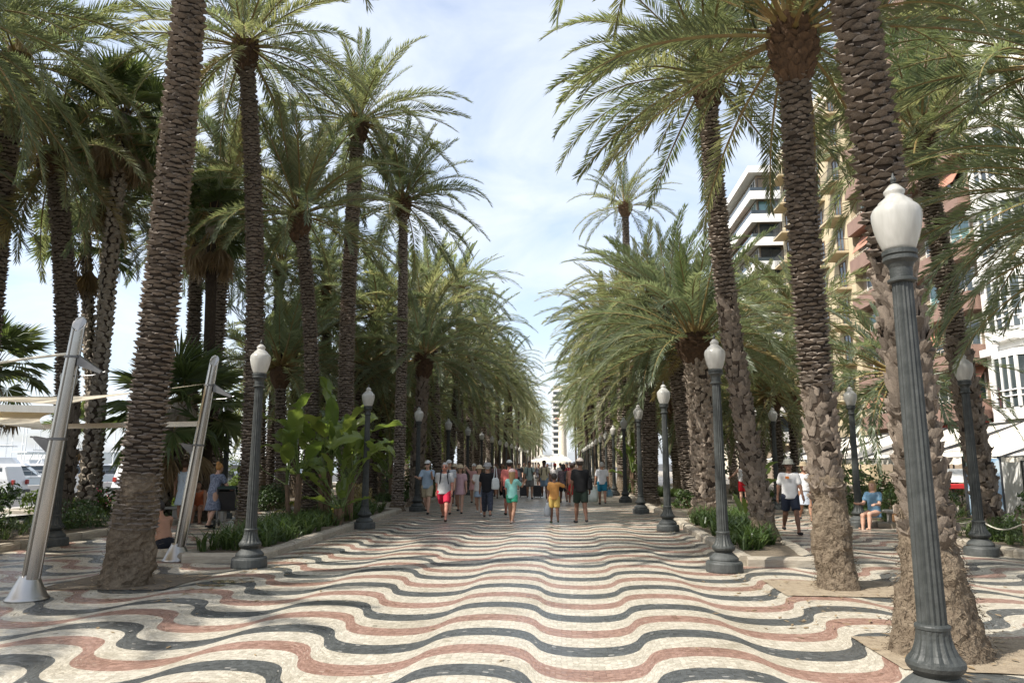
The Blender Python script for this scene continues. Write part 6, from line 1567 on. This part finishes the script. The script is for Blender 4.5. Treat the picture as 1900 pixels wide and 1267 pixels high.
# ornate white block with glazed bays
ow = empty('ornate_building', (22.6, 24.8, 0)); tag(ow, 'ornate white stone building with glazed corner bays and balustrades', 'building')
def Q(nm, m, a, b, c, d, e_, f_, par=None): return part_box(par or ow, nm, m, a, b, c, d, e_, f_)
Q('wall', 'white_render', 0.8, 18, 0, 17.3, -0.2, 27.0)
for z, t in ((3.5, 0.35), (7.4, 0.4), (11.4, 0.5), (15.4, 0.4), (19.4, 0.5), (23.4, 0.4), (27.0, 0.8)):
    Q('cornice', 'white_paint', 0.45, 0.8, -0.05, 17.35, z, z + t)
for bi, yc in enumerate((3.0, 8.6, 14.2)):
    for k in range(5):
        z = 3.85 + k * 4.0
        if bi != 1 or k == 0:
            # five-sided glazed bay
            mb = MB(); pl = [(0.8, yc - 1.7), (-0.15, yc - 1.0), (-0.15, yc + 1.0), (0.8, yc + 1.7)]
            mb.prism(pl, 'z', z, z + 0.22); mb.prism([(0.8, yc - 1.6), (-0.08, yc - 0.95), (-0.08, yc + 0.95), (0.8, yc + 1.6)], 'z', z + 0.2, z + 0.62)
            mb.prism([(0.8, yc - 1.35), (0.25, yc - 0.9), (0.25, yc + 0.9), (0.8, yc + 1.35)], 'z', z - 0.35, z)
            bo = mb.build('bay', ['white_paint'], ow); MB().prism(pl, 'z', z + 3.15, z + 3.5).build('canopy', ['white_paint'], bo)
            pts = [(0.8, yc - 1.6), (0.36, yc - 1.28), (-0.08, yc - 0.95), (-0.08, yc - 0.32), (-0.08, yc + 0.32), (-0.08, yc + 0.95), (0.36, yc + 1.28), (0.8, yc + 1.6)]
            for (a, b_) in pts:
                MB().box(a - 0.07, a + 0.07, b_ - 0.07, b_ + 0.07, z + 0.62, z + 3.15).build('mullion', ['white_paint'], bo)
            for (p_, q_) in zip(pts[:-1], pts[1:]):
                mb = MB(); dx, dy = q_[0] - p_[0], q_[1] - p_[1]; L = math.hypot(dx, dy); nx, ny = dy / L * 0.02, -dx / L * 0.02
                mb.prism([(p_[0] + nx, p_[1] + ny), (q_[0] + nx, q_[1] + ny), (q_[0] - nx, q_[1] - ny), (p_[0] - nx, p_[1] - ny)], 'z', z + 0.62, z + 3.15); mb.build('pane', ['glass_pane'], bo)
            mb = MB()
            for (p_, q_) in zip(pts[:-1], pts[1:]):
                for h_ in (1.15, 1.45): mb.tube([(p_[0] - 0.07, p_[1], z + h_), (q_[0] - 0.07, q_[1], z + h_)], 0.045, 4)
            mb.build('rail', ['white_paint'], bo)
        else:
            window_x(ow, 0.8, yc, z + 1.7, 1.3, 2.4, 'glass_teal' if k == 3 else 'amber_glass', 'white_paint')
            mb = MB(); n = 12; V = [(0.74, yc + 0.8 * math.cos(PI * i / n), z + 2.95 + 0.75 * math.sin(PI * i / n)) for i in range(n + 1)]
            mb.prism([(v[1], v[2]) for v in V], 'x', 0.70, 0.78); mb.build('arch', ['amber_glass'], ow)
            mb = MB(); mb.tube([(0.7, v[1], v[2]) for v in V], 0.10, 6); mb.build('arch_moulding', ['white_paint'], ow)
        # balustraded balcony
        if k in (1, 3):
            for yb in (yc - 2.8,):
                mb = MB(); mb.box(-0.3, 0.8, yb - 1.0, yb + 1.0, z - 0.2, z, 0, 0.03); bo = mb.build('balcony', ['white_paint'], ow)
                mb = MB(); mb.box(-0.28, -0.12, yb - 1.0, yb + 1.0, z + 0.82, z + 0.95)
                for q in range(9): mb.move(Matrix.Identity(4)); mb.tube([(-0.2, yb - 0.9 + q * 0.225, z), (-0.2, yb - 0.9 + q * 0.225, z + 0.2), (-0.2, yb - 0.9 + q * 0.225, z + 0.5), (-0.2, yb - 0.9 + q * 0.225, z + 0.83)], [0.05, 0.075, 0.035, 0.05], 6)
                mb.build('balustrade', ['white_paint'], bo)
    window_x(ow, 0.8, yc - 2.8, 5.7, 1.2, 2.3, 'glass_pane', 'white_paint'); window_x(ow, 0.8, yc - 2.8, 13.7, 1.2, 2.4, 'glass_teal', 'white_paint')
for j in range(7): window_x(ow, 0.8, 1.4 + j * 2.4, 1.5, 1.7, 2.4, 'glass_pane', 'wood')
# plainer blocks farther along, seen through the crowns
def plain_block(name, loc, sx, sy, H, m, label, n_y, z0=4.0, seed=0, frm='white_paint'):
    e = empty(name, loc); tag(e, label, 'building')
    part_box(e, 'wall', m, 0, sx, 0, sy, -0.2, H); part_box(e, 'roof', 'white_render', -0.3, sx + 0.3, -0.3, sy + 0.3, H, H + 0.5)
    r = random.Random(seed)
    for k in range(int((H - z0) / 3.1)):
        for j in range(n_y):
            y = sy * (j + 0.5) / n_y; window_x(e, 0, y, z0 + k * 3.1 + 1.1, 1.4, 1.8, 'glass_pane', frm)
    return e
plain_block('cream_building', (24, 108, 0), 14, 26, 24, 'cream_render', 'cream apartment block beyond the white one', 7)
plain_block('pale_building', (24, 136, 0), 14, 30, 27, 'white_render', 'pale apartment block far along the street', 7)
# tower at the end of the avenue
tw = empty('tower_block', (-6.0, 420, 0)); tag(tw, 'slim white residential tower closing the far end of the avenue', 'building')
part_box(tw, 'wall', 'white_render', 0, 8.4, 0, 14, -0.2, 43.0); part_box(tw, 'roof', 'cream_render', 0.8, 7.8, 0.5, 13, 43.0, 45.6)
for k in range(12):
    z = 3 + k * 3.3
    mb = MB(); mb.box(-0.3, 6.0, -1.3, 0, z - 0.2, z + 0.05); mb.box(-0.3, 6.0, -1.3, -1.15, z + 0.05, z + 0.9); mb.build('balcony', ['white_render'], tw)
    window_y(tw, 0, 2.9, z + 1.5, 4.2, 2.3, 'glass_pane', 'rail_dark')
    for j in range(1): window_y(tw, 0, 7.2, z + 1.6, 1.5, 1.7, 'glass_pane', 'white_paint')
MB().prism([(0, 27.4), (-1.9, 26.6), (-1.9, 26.3), (0, 26.9)], 'x', 1.6, 5.0).build('blind', ['terracotta_blind'], tw)
plain_block('end_building', (-46, 430, 0), 34, 20, 22, 'cream_render', 'low cream building behind the far harbour palms', 4)
plain_block('end_block', (16, 425, 0), 30, 20, 30, 'ochre_render', 'broad ochre building behind the far building-side palms', 4)
# monument column and tent
e = empty('monument_column', AT(1044, 860, 205).xy.to_3d()); tag(e, 'pale stone monument column at the far end of the lane', 'monument')
MB().lathe([(2.6, 0), (2.6, 0.5), (2.0, 0.6), (2.0, 2.4), (2.3, 2.6), (1.5, 2.9)], 16).build('pedestal', ['stone_pale'], e)
MB().lathe([(1.25, 2.9), (1.2, 3.4), (1.0, 12.0), (1.3, 12.5), (1.5, 13.0), (0.9, 13.2)], 16).build('column', ['stone_pale'], e)
MB().lathe([(0.7, 13.2), (0.8, 14.0), (0.45, 15.2), (0.6, 16), (0.3, 17.2), (0.05, 17.8)], 10).build('figure', ['stone_pale'], e)
e = empty('market_tent', (-6.0, 150, 0)); tag(e, 'low white market tent across the far end of the lane', 'tent')
mb = MB(); mb.add([(-0.4, -0.4, 2.3), (7.6, -0.4, 2.3), (7.6, 5, 2.3), (-0.4, 5, 2.3), (1.2, 2.3, 3.4), (6.0, 2.3, 3.4)], [(0, 1, 5, 4), (1, 2, 5), (2, 3, 4, 5), (3, 0, 4)]); mb.box(-0.4, 7.6, -0.42, -0.38, 1.95, 2.3); mb.build('canopy', ['awning_cloth'], e)
for x in (0, 3.6, 7.2):
    for y in (0, 4.6): MB().tube([(x, y, 0), (x, y, 2.35)], 0.05, 6).build('pole', ['alloy'], e)
# ================================================================== CAFE AWNINGS
def awning(y0, y1, label):
    e = empty('cafe_awning', (15.0, y0, -0.05)); tag(e, label, 'awning', 'cream cafe awnings along the street'); D = y1 - y0
    n = 12; V = []; F = []; m_ = 6
    for j in range(m_ + 1):
        for i in range(n + 1):
            u, v = i / n, j / m_; V.append((u * 4.6, v * D, 1.92 + 1.55 * u - 0.10 * math.sin(PI * u) - 0.03 * math.sin(PI * v) * 2))
    N0 = len(V); V += [(a, b, c - 0.02) for a, b, c in V]
    for j in range(m_):
        for i in range(n):
            k = j * (n + 1) + i; F += [(k, k + 1, k + n + 2, k + n + 1), (N0 + k, N0 + k + n + 1, N0 + k + n + 2, N0 + k + 1)]
    obj('canopy', mesh('canopy', V, F, 'awning_cloth', smooth=True), e)
    # scalloped valance
    V = []; F = []; q = 40
    for i in range(q + 1):
        y = D * i / q; V += [(-0.02 + 0.012 * math.sin(i * 1.9), y, 1.925), (-0.05 + 0.03 * math.sin(i * 1.9), y, 1.70 - 0.05 * abs(math.sin(i * PI / 5)))]
    for i in range(q): F.append((2 * i, 2 * i + 2, 2 * i + 3, 2 * i + 1))
    obj('valance', mesh('valance', V, F, 'awning_cloth'), e)
    for y in (0.05, D - 0.05):
        MB().tube([(0.02, y, 1.9), (4.6, y, 3.44)], 0.035, 6).build('arm', ['rail_dark'], e); MB().tube([(0.05, y, 0), (0.05, y, 1.92)], 0.035, 8).build('post', ['rail_dark'], e); MB().tube([(4.6, y, 0), (4.6, y, 3.44)], 0.04, 8).build('post', ['rail_dark'], e)
    MB().tube([(0.0, 0, 1.93), (0.0, D, 1.93)], 0.03, 6).build('front_bar', ['rail_dark'], e); MB().box(4.52, 4.68, 0, D, 3.42, 3.52).build('cassette', ['rail_dark'], e)
for k, (a, b) in enumerate(((21.0, 26.8), (27.0, 33.0), (33.2, 39.2), (39.6, 45.6), (46, 52), (52.4, 58.4))): awning(a, b, 'cream cafe awning, %s in the run along the street' % ORD[k])
# cafe furniture in the shade below
def cafe_set(x, y, k):
    e = empty('cafe_table', (x, y, -0.05)); tag(e, 'round cafe table under the awnings, %s from the near end' % ORD[k], 'table', 'cafe tables under the awnings')
    MB().lathe([(0.38, 0.70), (0.40, 0.715), (0.38, 0.73)], 20).build('tabletop', ['white_paint'], e); MB().tube([(0, 0, 0.02), (0, 0, 0.7)], 0.03, 8).build('pedestal', ['rail_dark'], e); MB().lathe([(0.22, 0), (0.22, 0.02), (0.04, 0.04)], 16).build('foot', ['rail_dark'], e)
    for q in range(2):
        a = q * PI + 0.4 * k; c = empty('cafe_chair', (x + 0.62 * math.cos(a), y + 0.62 * math.sin(a), -0.05), a + PI / 2); tag(c, 'woven cafe chair on the %s side of the %s table under the awnings' % (('street', 'promenade')[q], ORD[k]), 'chair', 'cafe chairs under the awnings')
        MB().box(-0.22, 0.22, -0.22, 0.22, 0.42, 0.46, 0, 0.01).build('seat', ['wood'], c); MB().box(-0.22, 0.22, -0.24, -0.2, 0.5, 0.88, 0, 0.01).build('backrest', ['wood'], c)
        for sx in (-1, 1):
            for sy in (-1, 1): MB().tube([(sx * 0.2, sy * 0.2, 0), (sx * 0.2, sy * 0.2, 0.44 if sy > 0 else 0.86)], 0.013, 6).build('leg', ['rail_dark'], c)
for k, (x, y) in enumerate(((16.6, 23.2), (16.4, 26.0), (17.6, 29.3), (16.5, 32.5), (17.4, 35.8), (16.6, 39.0))): cafe_set(x, y, k)
# printed panel and menu board
e = empty('poster_panel', AT(1826, 905, 22.6).xy.to_3d() + Vector((0, 0, -0.05))); tag(e, 'upright blue printed panel with pale triangles before the awnings', 'panel')
MB().box(-0.5, 0.5, -0.03, 0.03, 0.25, 1.85).build('board', ['poster_blue'], e); MB().prism([(-0.5, 0.95), (0.42, 1.80), (0.5, 1.80), (0.5, 1.5), (-0.28, 0.7)], 'y', -0.036, -0.031).build('printed_triangle', ['poster_pale'], e); MB().prism([(-0.5, 1.35), (-0.1, 1.62), (-0.5, 1.80)], 'y', -0.036, -0.031).build('printed_triangle', ['poster_pale'], e)
for sx in (-1, 1): MB().box(sx * 0.5 - 0.03, sx * 0.5 + 0.03, -0.04, 0.04, 0, 1.92).build('post', ['rail_dark'], e)
e = empty('menu_board', AT(1768, 900, 23.5).xy.to_3d() + Vector((0, 0, -0.05))); tag(e, 'small tilted white menu board on a red foot behind the knobbly palm', 'sign')
MB().prism([(-0.04, 1.15), (0.12, 1.55), (0.15, 1.54), (-0.01, 1.14)], 'x', -0.4, 0.4).build('board', ['sign_white'], e); MB().tube([(0, 0.02, 0), (0, 0.02, 1.2)], 0.03, 6).build('post', ['rail_dark'], e); MB().box(-0.3, 0.3, -0.1, 0.15, 0.95, 1.1, 0, 0.02).build('red_tray', ['sign_red'], e)
e = empty('white_screen', (14.6, 24.0, -0.05)); tag(e, 'plain white screen wall under the first awning', 'screen'); MB().box(0, 0.06, 0, 2.2, 0.1, 1.75).build('panel', ['white_paint'], e); MB().box(-0.02, 0.1, 0.9, 1.0, 0, 1.8).build('post', ['rail_dark'], e)
# low rope fence round the cafe-side bed
e = empty('rope_fence', (8.35, 14.6, 0)); tag(e, 'low rope fence on wooden stakes inside the cafe-side kerb', 'fence')
for k in range(4):
    MB().tube([(0.05 * (k % 2), -1.6 + k * 1.5, 0), (0.05 * (k % 2), -1.6 + k * 1.5, 0.62)], 0.035, 8).build('stake', ['wood'], e)
    if k < 3: MB().tube([(0.03, -1.6 + k * 1.5 + 1.5 * t, 0.56 - 0.16 * math.sin(PI * t)) for t in np.linspace(0, 1, 8)], 0.014, 6).build('rope', ['rope'], e)
#@@HARBOUR
# ================================================================== ROAD AND HARBOUR
e = empty('street_pole', G(160, 938, -0.1)); tag(e, 'tall plain white pole on the road island before the yachts', 'pole')
MB().tube([(0, 0, 0), (0.03, 0, 3.0), (0.10, 0, 9.0)], [0.11, 0.095, 0.065], 12).build('shaft', ['white_paint'], e, smooth=True); MB().box(-0.2, 0.2, -0.2, 0.2, 0, 0.06, 0, 0.01).build('base_plate', ['concrete'], e); MB().tube([(0.10, 0, 9.0), (0.1, -0.6, 9.3), (0.1, -1.6, 9.35)], 0.035, 8).build('arm', ['white_paint'], e); MB().box(0.0, 0.2, -2.2, -1.5, 9.28, 9.4, 0, 0.03).build('lamp_head', ['alloy'], e)
def loft(mb, secs, mi=0):
    n = len(secs[0]); V = [p for s_ in secs for p in s_]; F = []
    for k in range(len(secs) - 1):
        for i in range(n): j = (i + 1) % n; F.append((k * n + i, k * n + j, (k + 1) * n + j, (k + 1) * n + i))
    F.append(tuple(range(n - 1, -1, -1))); F.append(tuple((len(secs) - 1) * n + i for i in range(n))); mb.add(V, F, mi); return mb
def vehicle(loc, rz, L, Wd, H, body, label, van=True, cat='van'):
    e = empty('delivery_van' if van else 'parked_car', loc, rz); tag(e, label, cat)
    # side profile (along y) lofted over width with tumblehome
    hood = 0.62 if van else 0.58
    prof = [(0, 0.32), (0.02 * L, 0.75), (0.05 * L, H * 0.60), (0.10 * L, H * 0.93), (0.16 * L, H), (0.62 * L, H), (0.70 * L, H * 0.95), (0.83 * L, H * hood), (0.97 * L, H * 0.50), (L, H * 0.38), (L, 0.32)] if van else [(0, 0.30), (0.01 * L, 0.7), (0.06 * L, H * 0.62), (0.17 * L, H * 0.66), (0.30 * L, H * 0.97), (0.40 * L, H), (0.56 * L, H * 0.98), (0.72 * L, H * 0.66), (0.95 * L, H * 0.56), (L, H * 0.42), (L, 0.30)]
    secs = []
    for x, ins in ((-Wd / 2, 0.10), (-Wd / 2 + 0.06, 0.0), (Wd / 2 - 0.06, 0.0), (Wd / 2, 0.10)):
        secs.append([(x * (1 - (0.09 if z > H * 0.62 else 0)), y - L / 2 + (ins if y < L / 2 else -ins) * 0.5, z - (ins * 0.5 if z > H * 0.5 else 0)) for y, z in prof])
    loft(MB(), secs).build('body', [body], e, smooth=False)
    for sx in (-1, 1):
        x = sx * (Wd / 2 * 0.965 + 0.004)
        for (ya, yb) in ((0.12, 0.38), (0.41, 0.62), (0.64, 0.76)):
            za, zb = H * 0.62, H * 0.90; yy = lambda q: q * L - L / 2
            top_b = yb if yb < 0.7 else yb - 0.07
            V = [(x, yy(ya), za), (x, yy(yb), za), (x * 0.955, yy(top_b), zb), (x * 0.955, yy(ya + (0.02 if ya < 0.2 else 0)), zb)]
            V2 = [(a - sx * 0.03, b, c) for a, b, c in V]
            MB().add(V + V2, [(0, 1, 2, 3), (7, 6, 5, 4), (0, 4, 5, 1), (1, 5, 6, 2), (2, 6, 7, 3), (3, 7, 4, 0)]).build('window', ['glass_pane'], e)
        for yq in (0.19, 0.80):
            w = MB(); w.tube([(sx * (Wd / 2 - 0.20), yq * L - L / 2, 0.32), (sx * (Wd / 2 + 0.012), yq * L - L / 2, 0.32)], 0.32, 24); wo = w.build('wheel', ['black_rubber'], e)
            MB().tube([(sx * (Wd / 2 + 0.0), yq * L - L / 2, 0.32), (sx * (Wd / 2 + 0.022), yq * L - L / 2, 0.32)], 0.20, 18).build('rim', ['alloy'], wo)
            MB().tube([(sx * (Wd / 2 - 0.05), yq * L - L / 2, 0.33), (sx * (Wd / 2 + 0.006), yq * L - L / 2, 0.33)], 0.37, 24).build('wheel_arch', ['black_plastic'], e)
        MB().box(sx * Wd * 0.40 - 0.09, sx * Wd * 0.40 + 0.09, -L / 2 - 0.004, -L / 2 + 0.12, H * 0.42, H * 0.56, 0, 0.02).build('tail_light', ['lamp_red'], e); MB().box(sx * Wd * 0.36 - 0.16, sx * Wd * 0.36 + 0.16, L / 2 - 0.16, L / 2 + 0.004, H * 0.36, H * 0.45, 0, 0.03).build('headlight', ['sign_white'], e)
        MB().box(sx * (Wd / 2 + 0.08) - 0.08, sx * (Wd / 2 + 0.08) + 0.08, 0.20 * L - 0.05, 0.20 * L + 0.05, H * 0.60, H * 0.70, 0, 0.02).build('mirror', ['black_plastic'], e)
    MB().box(-Wd / 2 - 0.01, Wd / 2 + 0.01, -L / 2 - 0.05, -L / 2 + 0.1, 0.3, 0.52, 0, 0.03).build('bumper', ['black_plastic'], e); MB().box(-Wd / 2 - 0.01, Wd / 2 + 0.01, L / 2 - 0.1, L / 2 + 0.05, 0.28, 0.5, 0, 0.03).build('bumper', ['black_plastic'], e)
    return e
v = G(0, 928, -0.2); vehicle((v.x - 1.9, v.y + 0.6, -0.2), R(102), 4.4, 1.8, 1.82, 'car_white', 'white van parked on the harbour road at the frame edge')
vehicle((-24.6, 52, -0.2), 0.02, 4.3, 1.75, 1.48, 'car_grey', 'grey car parked along the harbour road', False, 'car'); vehicle((-24.6, 62, -0.2), 0.0, 4.2, 1.75, 1.46, 'car_white', 'white car parked farther along the harbour road', False, 'car'); vehicle((-24.8, 43.5, -0.2), 0.0, 4.6, 1.85, 1.95, 'car_white', 'white van parked along the harbour road behind the palms')
def yacht(loc, rz, L, label, hull='hull_white'):
    e = empty('motor_yacht', loc, rz); tag(e, label, 'yacht', 'motor yachts moored at the quay'); B_ = L * 0.29
    secs = []
    for t in np.linspace(0, 1, 9):
        w = B_ / 2 * (1 - max(0, (t - 0.45) / 0.55) ** 2.2); sh = 1.5 + 0.55 * t ** 2; y = -L / 2 + L * t
        secs.append([(-w * 0.55 - 0.02, y, 0.0), (-w * 0.9 - 0.02, y, 0.5), (-w - 0.03, y + 0.3 * t, sh), (w + 0.03, y + 0.3 * t, sh), (w * 0.9 + 0.02, y, 0.5), (w * 0.55 + 0.02, y, 0.0)])
    loft(MB(), secs).build('hull', [hull], e, smooth=False)
    def cab(y0, y1, w, z0, z1, rake, nm, m):
        loft(MB(), [[(-w / 2, y0, z0), (w / 2, y0, z0), (w / 2, y1, z0), (-w / 2, y1, z0)], [(-w / 2 * 0.88, y0 + 0.1, z1), (w / 2 * 0.88, y0 + 0.1, z1), (w / 2 * 0.88, y1 - rake, z1), (-w / 2 * 0.88, y1 - rake, z1)]]).build(nm, [m], e)
    cab(-L * 0.36, L * 0.24, B_ * 0.8, 1.5, 1.9, 0.3, 'cabin_base', 'hull_white'); cab(-L * 0.33, L * 0.20, B_ * 0.74, 1.9, 2.75, 1.1, 'saloon_window', 'glass_pane'); cab(-L * 0.42, L * 0.12, B_ * 0.84, 2.75, 2.95, 0.3, 'flybridge_deck', 'hull_white')
    cab(-L * 0.22, L * 0.06, B_ * 0.6, 2.95, 3.5, 0.5, 'flybridge', 'hull_white')
    for sx in (-1, 1): MB().tube([(sx * B_ * 0.3, -L * 0.25, 2.95), (sx * B_ * 0.3, -L * 0.18, 4.5)], 0.05, 6).build('hardtop_post', ['white_paint'], e)
    MB().box(-B_ * 0.36, B_ * 0.36, -L * 0.3, L * 0.02, 4.5, 4.62, 0, 0.03).build('hardtop', ['hull_white'], e)
    mb = MB(); railing(mb, -B_ * 0.46, -L * 0.1, -B_ * 0.46, L * 0.25, 1.6, 0.7, 1.0); railing(mb, B_ * 0.46, -L * 0.1, B_ * 0.46, L * 0.25, 1.6, 0.7, 1.0); mb.build('rail', ['alloy'], e)
    return e
for k, (px, Y, L, hl) in enumerate(((20, 66, 12, 'hull_white'), (120, 84, 11, 'hull_white'), (195, 78, 13, 'hull_white'), (262, 100, 12, 'hull_white'), (440, 118, 13, 'hull_white'), (500, 135, 12, 'hull_navy'), (72, 104, 12, 'hull_white'))):
    p = AT(px, 862, Y); p.x = min(p.x, -51); yacht((p.x, Y, -1.3), R(-62 + 9 * k), L, 'white motor yacht, %s along the quay from the frame edge' % ORD[k] if hl == 'hull_white' else 'navy-hulled motor yacht beyond the slender palm', hl)
def sailboat(x, y, L, mh, k):
    e = empty('sailboat', (x, y, -1.3), R(-70 + (k * 37) % 40)); tag(e, 'small far sailing boat with bare mast moored in the marina', 'sailboat', 'sailing boats in the marina')
    secs = []
    for t in np.linspace(0, 1, 6):
        w = L * 0.15 * math.sin(PI * (0.25 + 0.74 * t)) + 0.03; yy = -L / 2 + L * t; secs.append([(-w * 0.4, yy, 0), (-w, yy, 1.0 + 0.3 * t), (w, yy, 1.0 + 0.3 * t), (w * 0.4, yy, 0)])
    loft(MB(), secs).build('hull', ['hull_white'], e); MB().box(-L * 0.08, L * 0.08, -L * 0.1, L * 0.2, 1.0, 1.6, 0, 0.1).build('cabin', ['hull_white'], e)
    MB().tube([(0, L * 0.08, 1.2), (0, L * 0.08, mh)], 0.13, 5).build('mast', ['white_paint'], e); MB().tube([(0, L * 0.08, 2.4), (0, -L * 0.38, 2.5)], 0.14, 5).build('boom', ['white_paint'], e); MB().tube([(-1.2, L * 0.08, mh * 0.62), (1.2, L * 0.08, mh * 0.62)], 0.06, 4).build('spreader', ['white_paint'], e)
rr_ = random.Random(4)
for k in range(44):
    px = 4 + k * 12.2 + rr_.uniform(-5, 5); Y = rr_.uniform(170, 290); p = AT(px, 862, Y); sailboat(p.x, Y, rr_.uniform(9, 13), rr_.uniform(12, 17), k)
mb = MB(); n = 40
V = []; F = []
for i in range(n + 1):
    y = -60 + i * 26; x = -330 + 30 * math.sin(i * 0.2)
    V += [(x, y, -1.4), (x + 14, y, -1.4), (x + 10, y, 5.0), (x + 4, y, 5.2)]
for i in range(n):
    for q in range(4): r2 = (q + 1) % 4; F.append((4 * i + q, 4 * i + r2, 4 * i + 4 + r2, 4 * i + 4 + q))
tag(mb.add(V, F).build('breakwater', ['breakwater']), 'long low stone breakwater closing the marina', 'breakwater')
for k, (px, w, H) in enumerate(((30, 40, 7), (240, 46, 8), (420, 40, 9))):
    p = AT(px, 862, 330); plain_block('harbour_building', (p.x, 330, -0.5), w, 14, H, 'white_render', 'low white harbour building, %s behind the masts' % ORD[k], 3, 2.0)
# terrace hedge boxes between the cafe bed and the terrace
for k in range(6):
    e = empty('planter_box', (12.9, 20.6 + k * 3.0, -0.05)); tag(e, 'green hedge box, %s along the cafe terrace edge' % ORD[k], 'planter box', 'hedge boxes along the cafe terrace')
    MB().box(-0.25, 0.25, 0, 1.6, 0, 0.45, 0, 0.02).build('box', ['brown_render'], e); V, F = leaf_cloud(700, (0.34, 0.95, 0.34), 0.11, 200 + k, 'bush_green'); V += np.array((0, 0.8, 0.75)); obj('foliage', mesh('foliage', V, F, 'bush_green'), e)
# wet patch on the mosaic by the first harbour-side lamp
_m, _nt, _b, _o = new_mat('wet'); _b.inputs['Base Color'].default_value = (0.16, 0.13, 0.08, 1); _b.inputs['Roughness'].default_value = 0.04
for (px, py, a, b_) in ((428, 1079, 0.30, 0.16), (395, 1086, 0.22, 0.10), (455, 1073, 0.12, 0.07)):
    c = G(px, py); V = [(c.x + a * math.cos(t) * (1 + 0.2 * math.sin(3 * t)), c.y + b_ * math.sin(t) * (1 + 0.25 * math.cos(2 * t)), 0.005) for t in np.linspace(0, 2 * PI, 24, endpoint=False)]
    tag(obj('puddle', mesh('puddle', V, [tuple(range(24))], 'wet')), kind='structure')
# dry leaflets blown against the kerbs and over the mosaic
_r = np.random.default_rng(77); _V = []; _F = []
for k in range(1500):
    q = _r.uniform()
    if q < 0.35: x, y = -5.0 + abs(_r.normal(0, 0.25)), _r.uniform(9, 26)
    elif q < 0.6: x, y = 2.7 - abs(_r.normal(0, 0.25)), _r.uniform(8, 24)
    elif q < 0.75: x, y = _r.uniform(2.7, 4.8), _r.uniform(6.2, 11.5)
    elif q < 0.85: x, y = _r.uniform(-7.2, -5), _r.uniform(9, 12)
    else: x, y = _r.uniform(-9, 7), _r.uniform(4, 20)
    a = _r.uniform(0, 6.28); l = _r.uniform(0.02, 0.07); w = l * _r.uniform(0.12, 0.4); z = 0.022 if 2.6 < x < 5 or x < -5.2 else 0.006; b0 = len(_V)
    c_, s_ = math.cos(a), math.sin(a)
    _V += [(x - c_ * l, y - s_ * l, z), (x + s_ * w, y - c_ * w, z + 0.004), (x + c_ * l, y + s_ * l, z + 0.002), (x - s_ * w, y + c_ * w, z + 0.001)]; _F.append((b0, b0 + 1, b0 + 2, b0 + 3))
tag(obj('leaf_litter', mesh('leaf_litter', _V, _F, 'fan_dead')), 'dry brown leaf litter scattered along the kerbs and tree pits', 'leaf litter', kind='stuff')
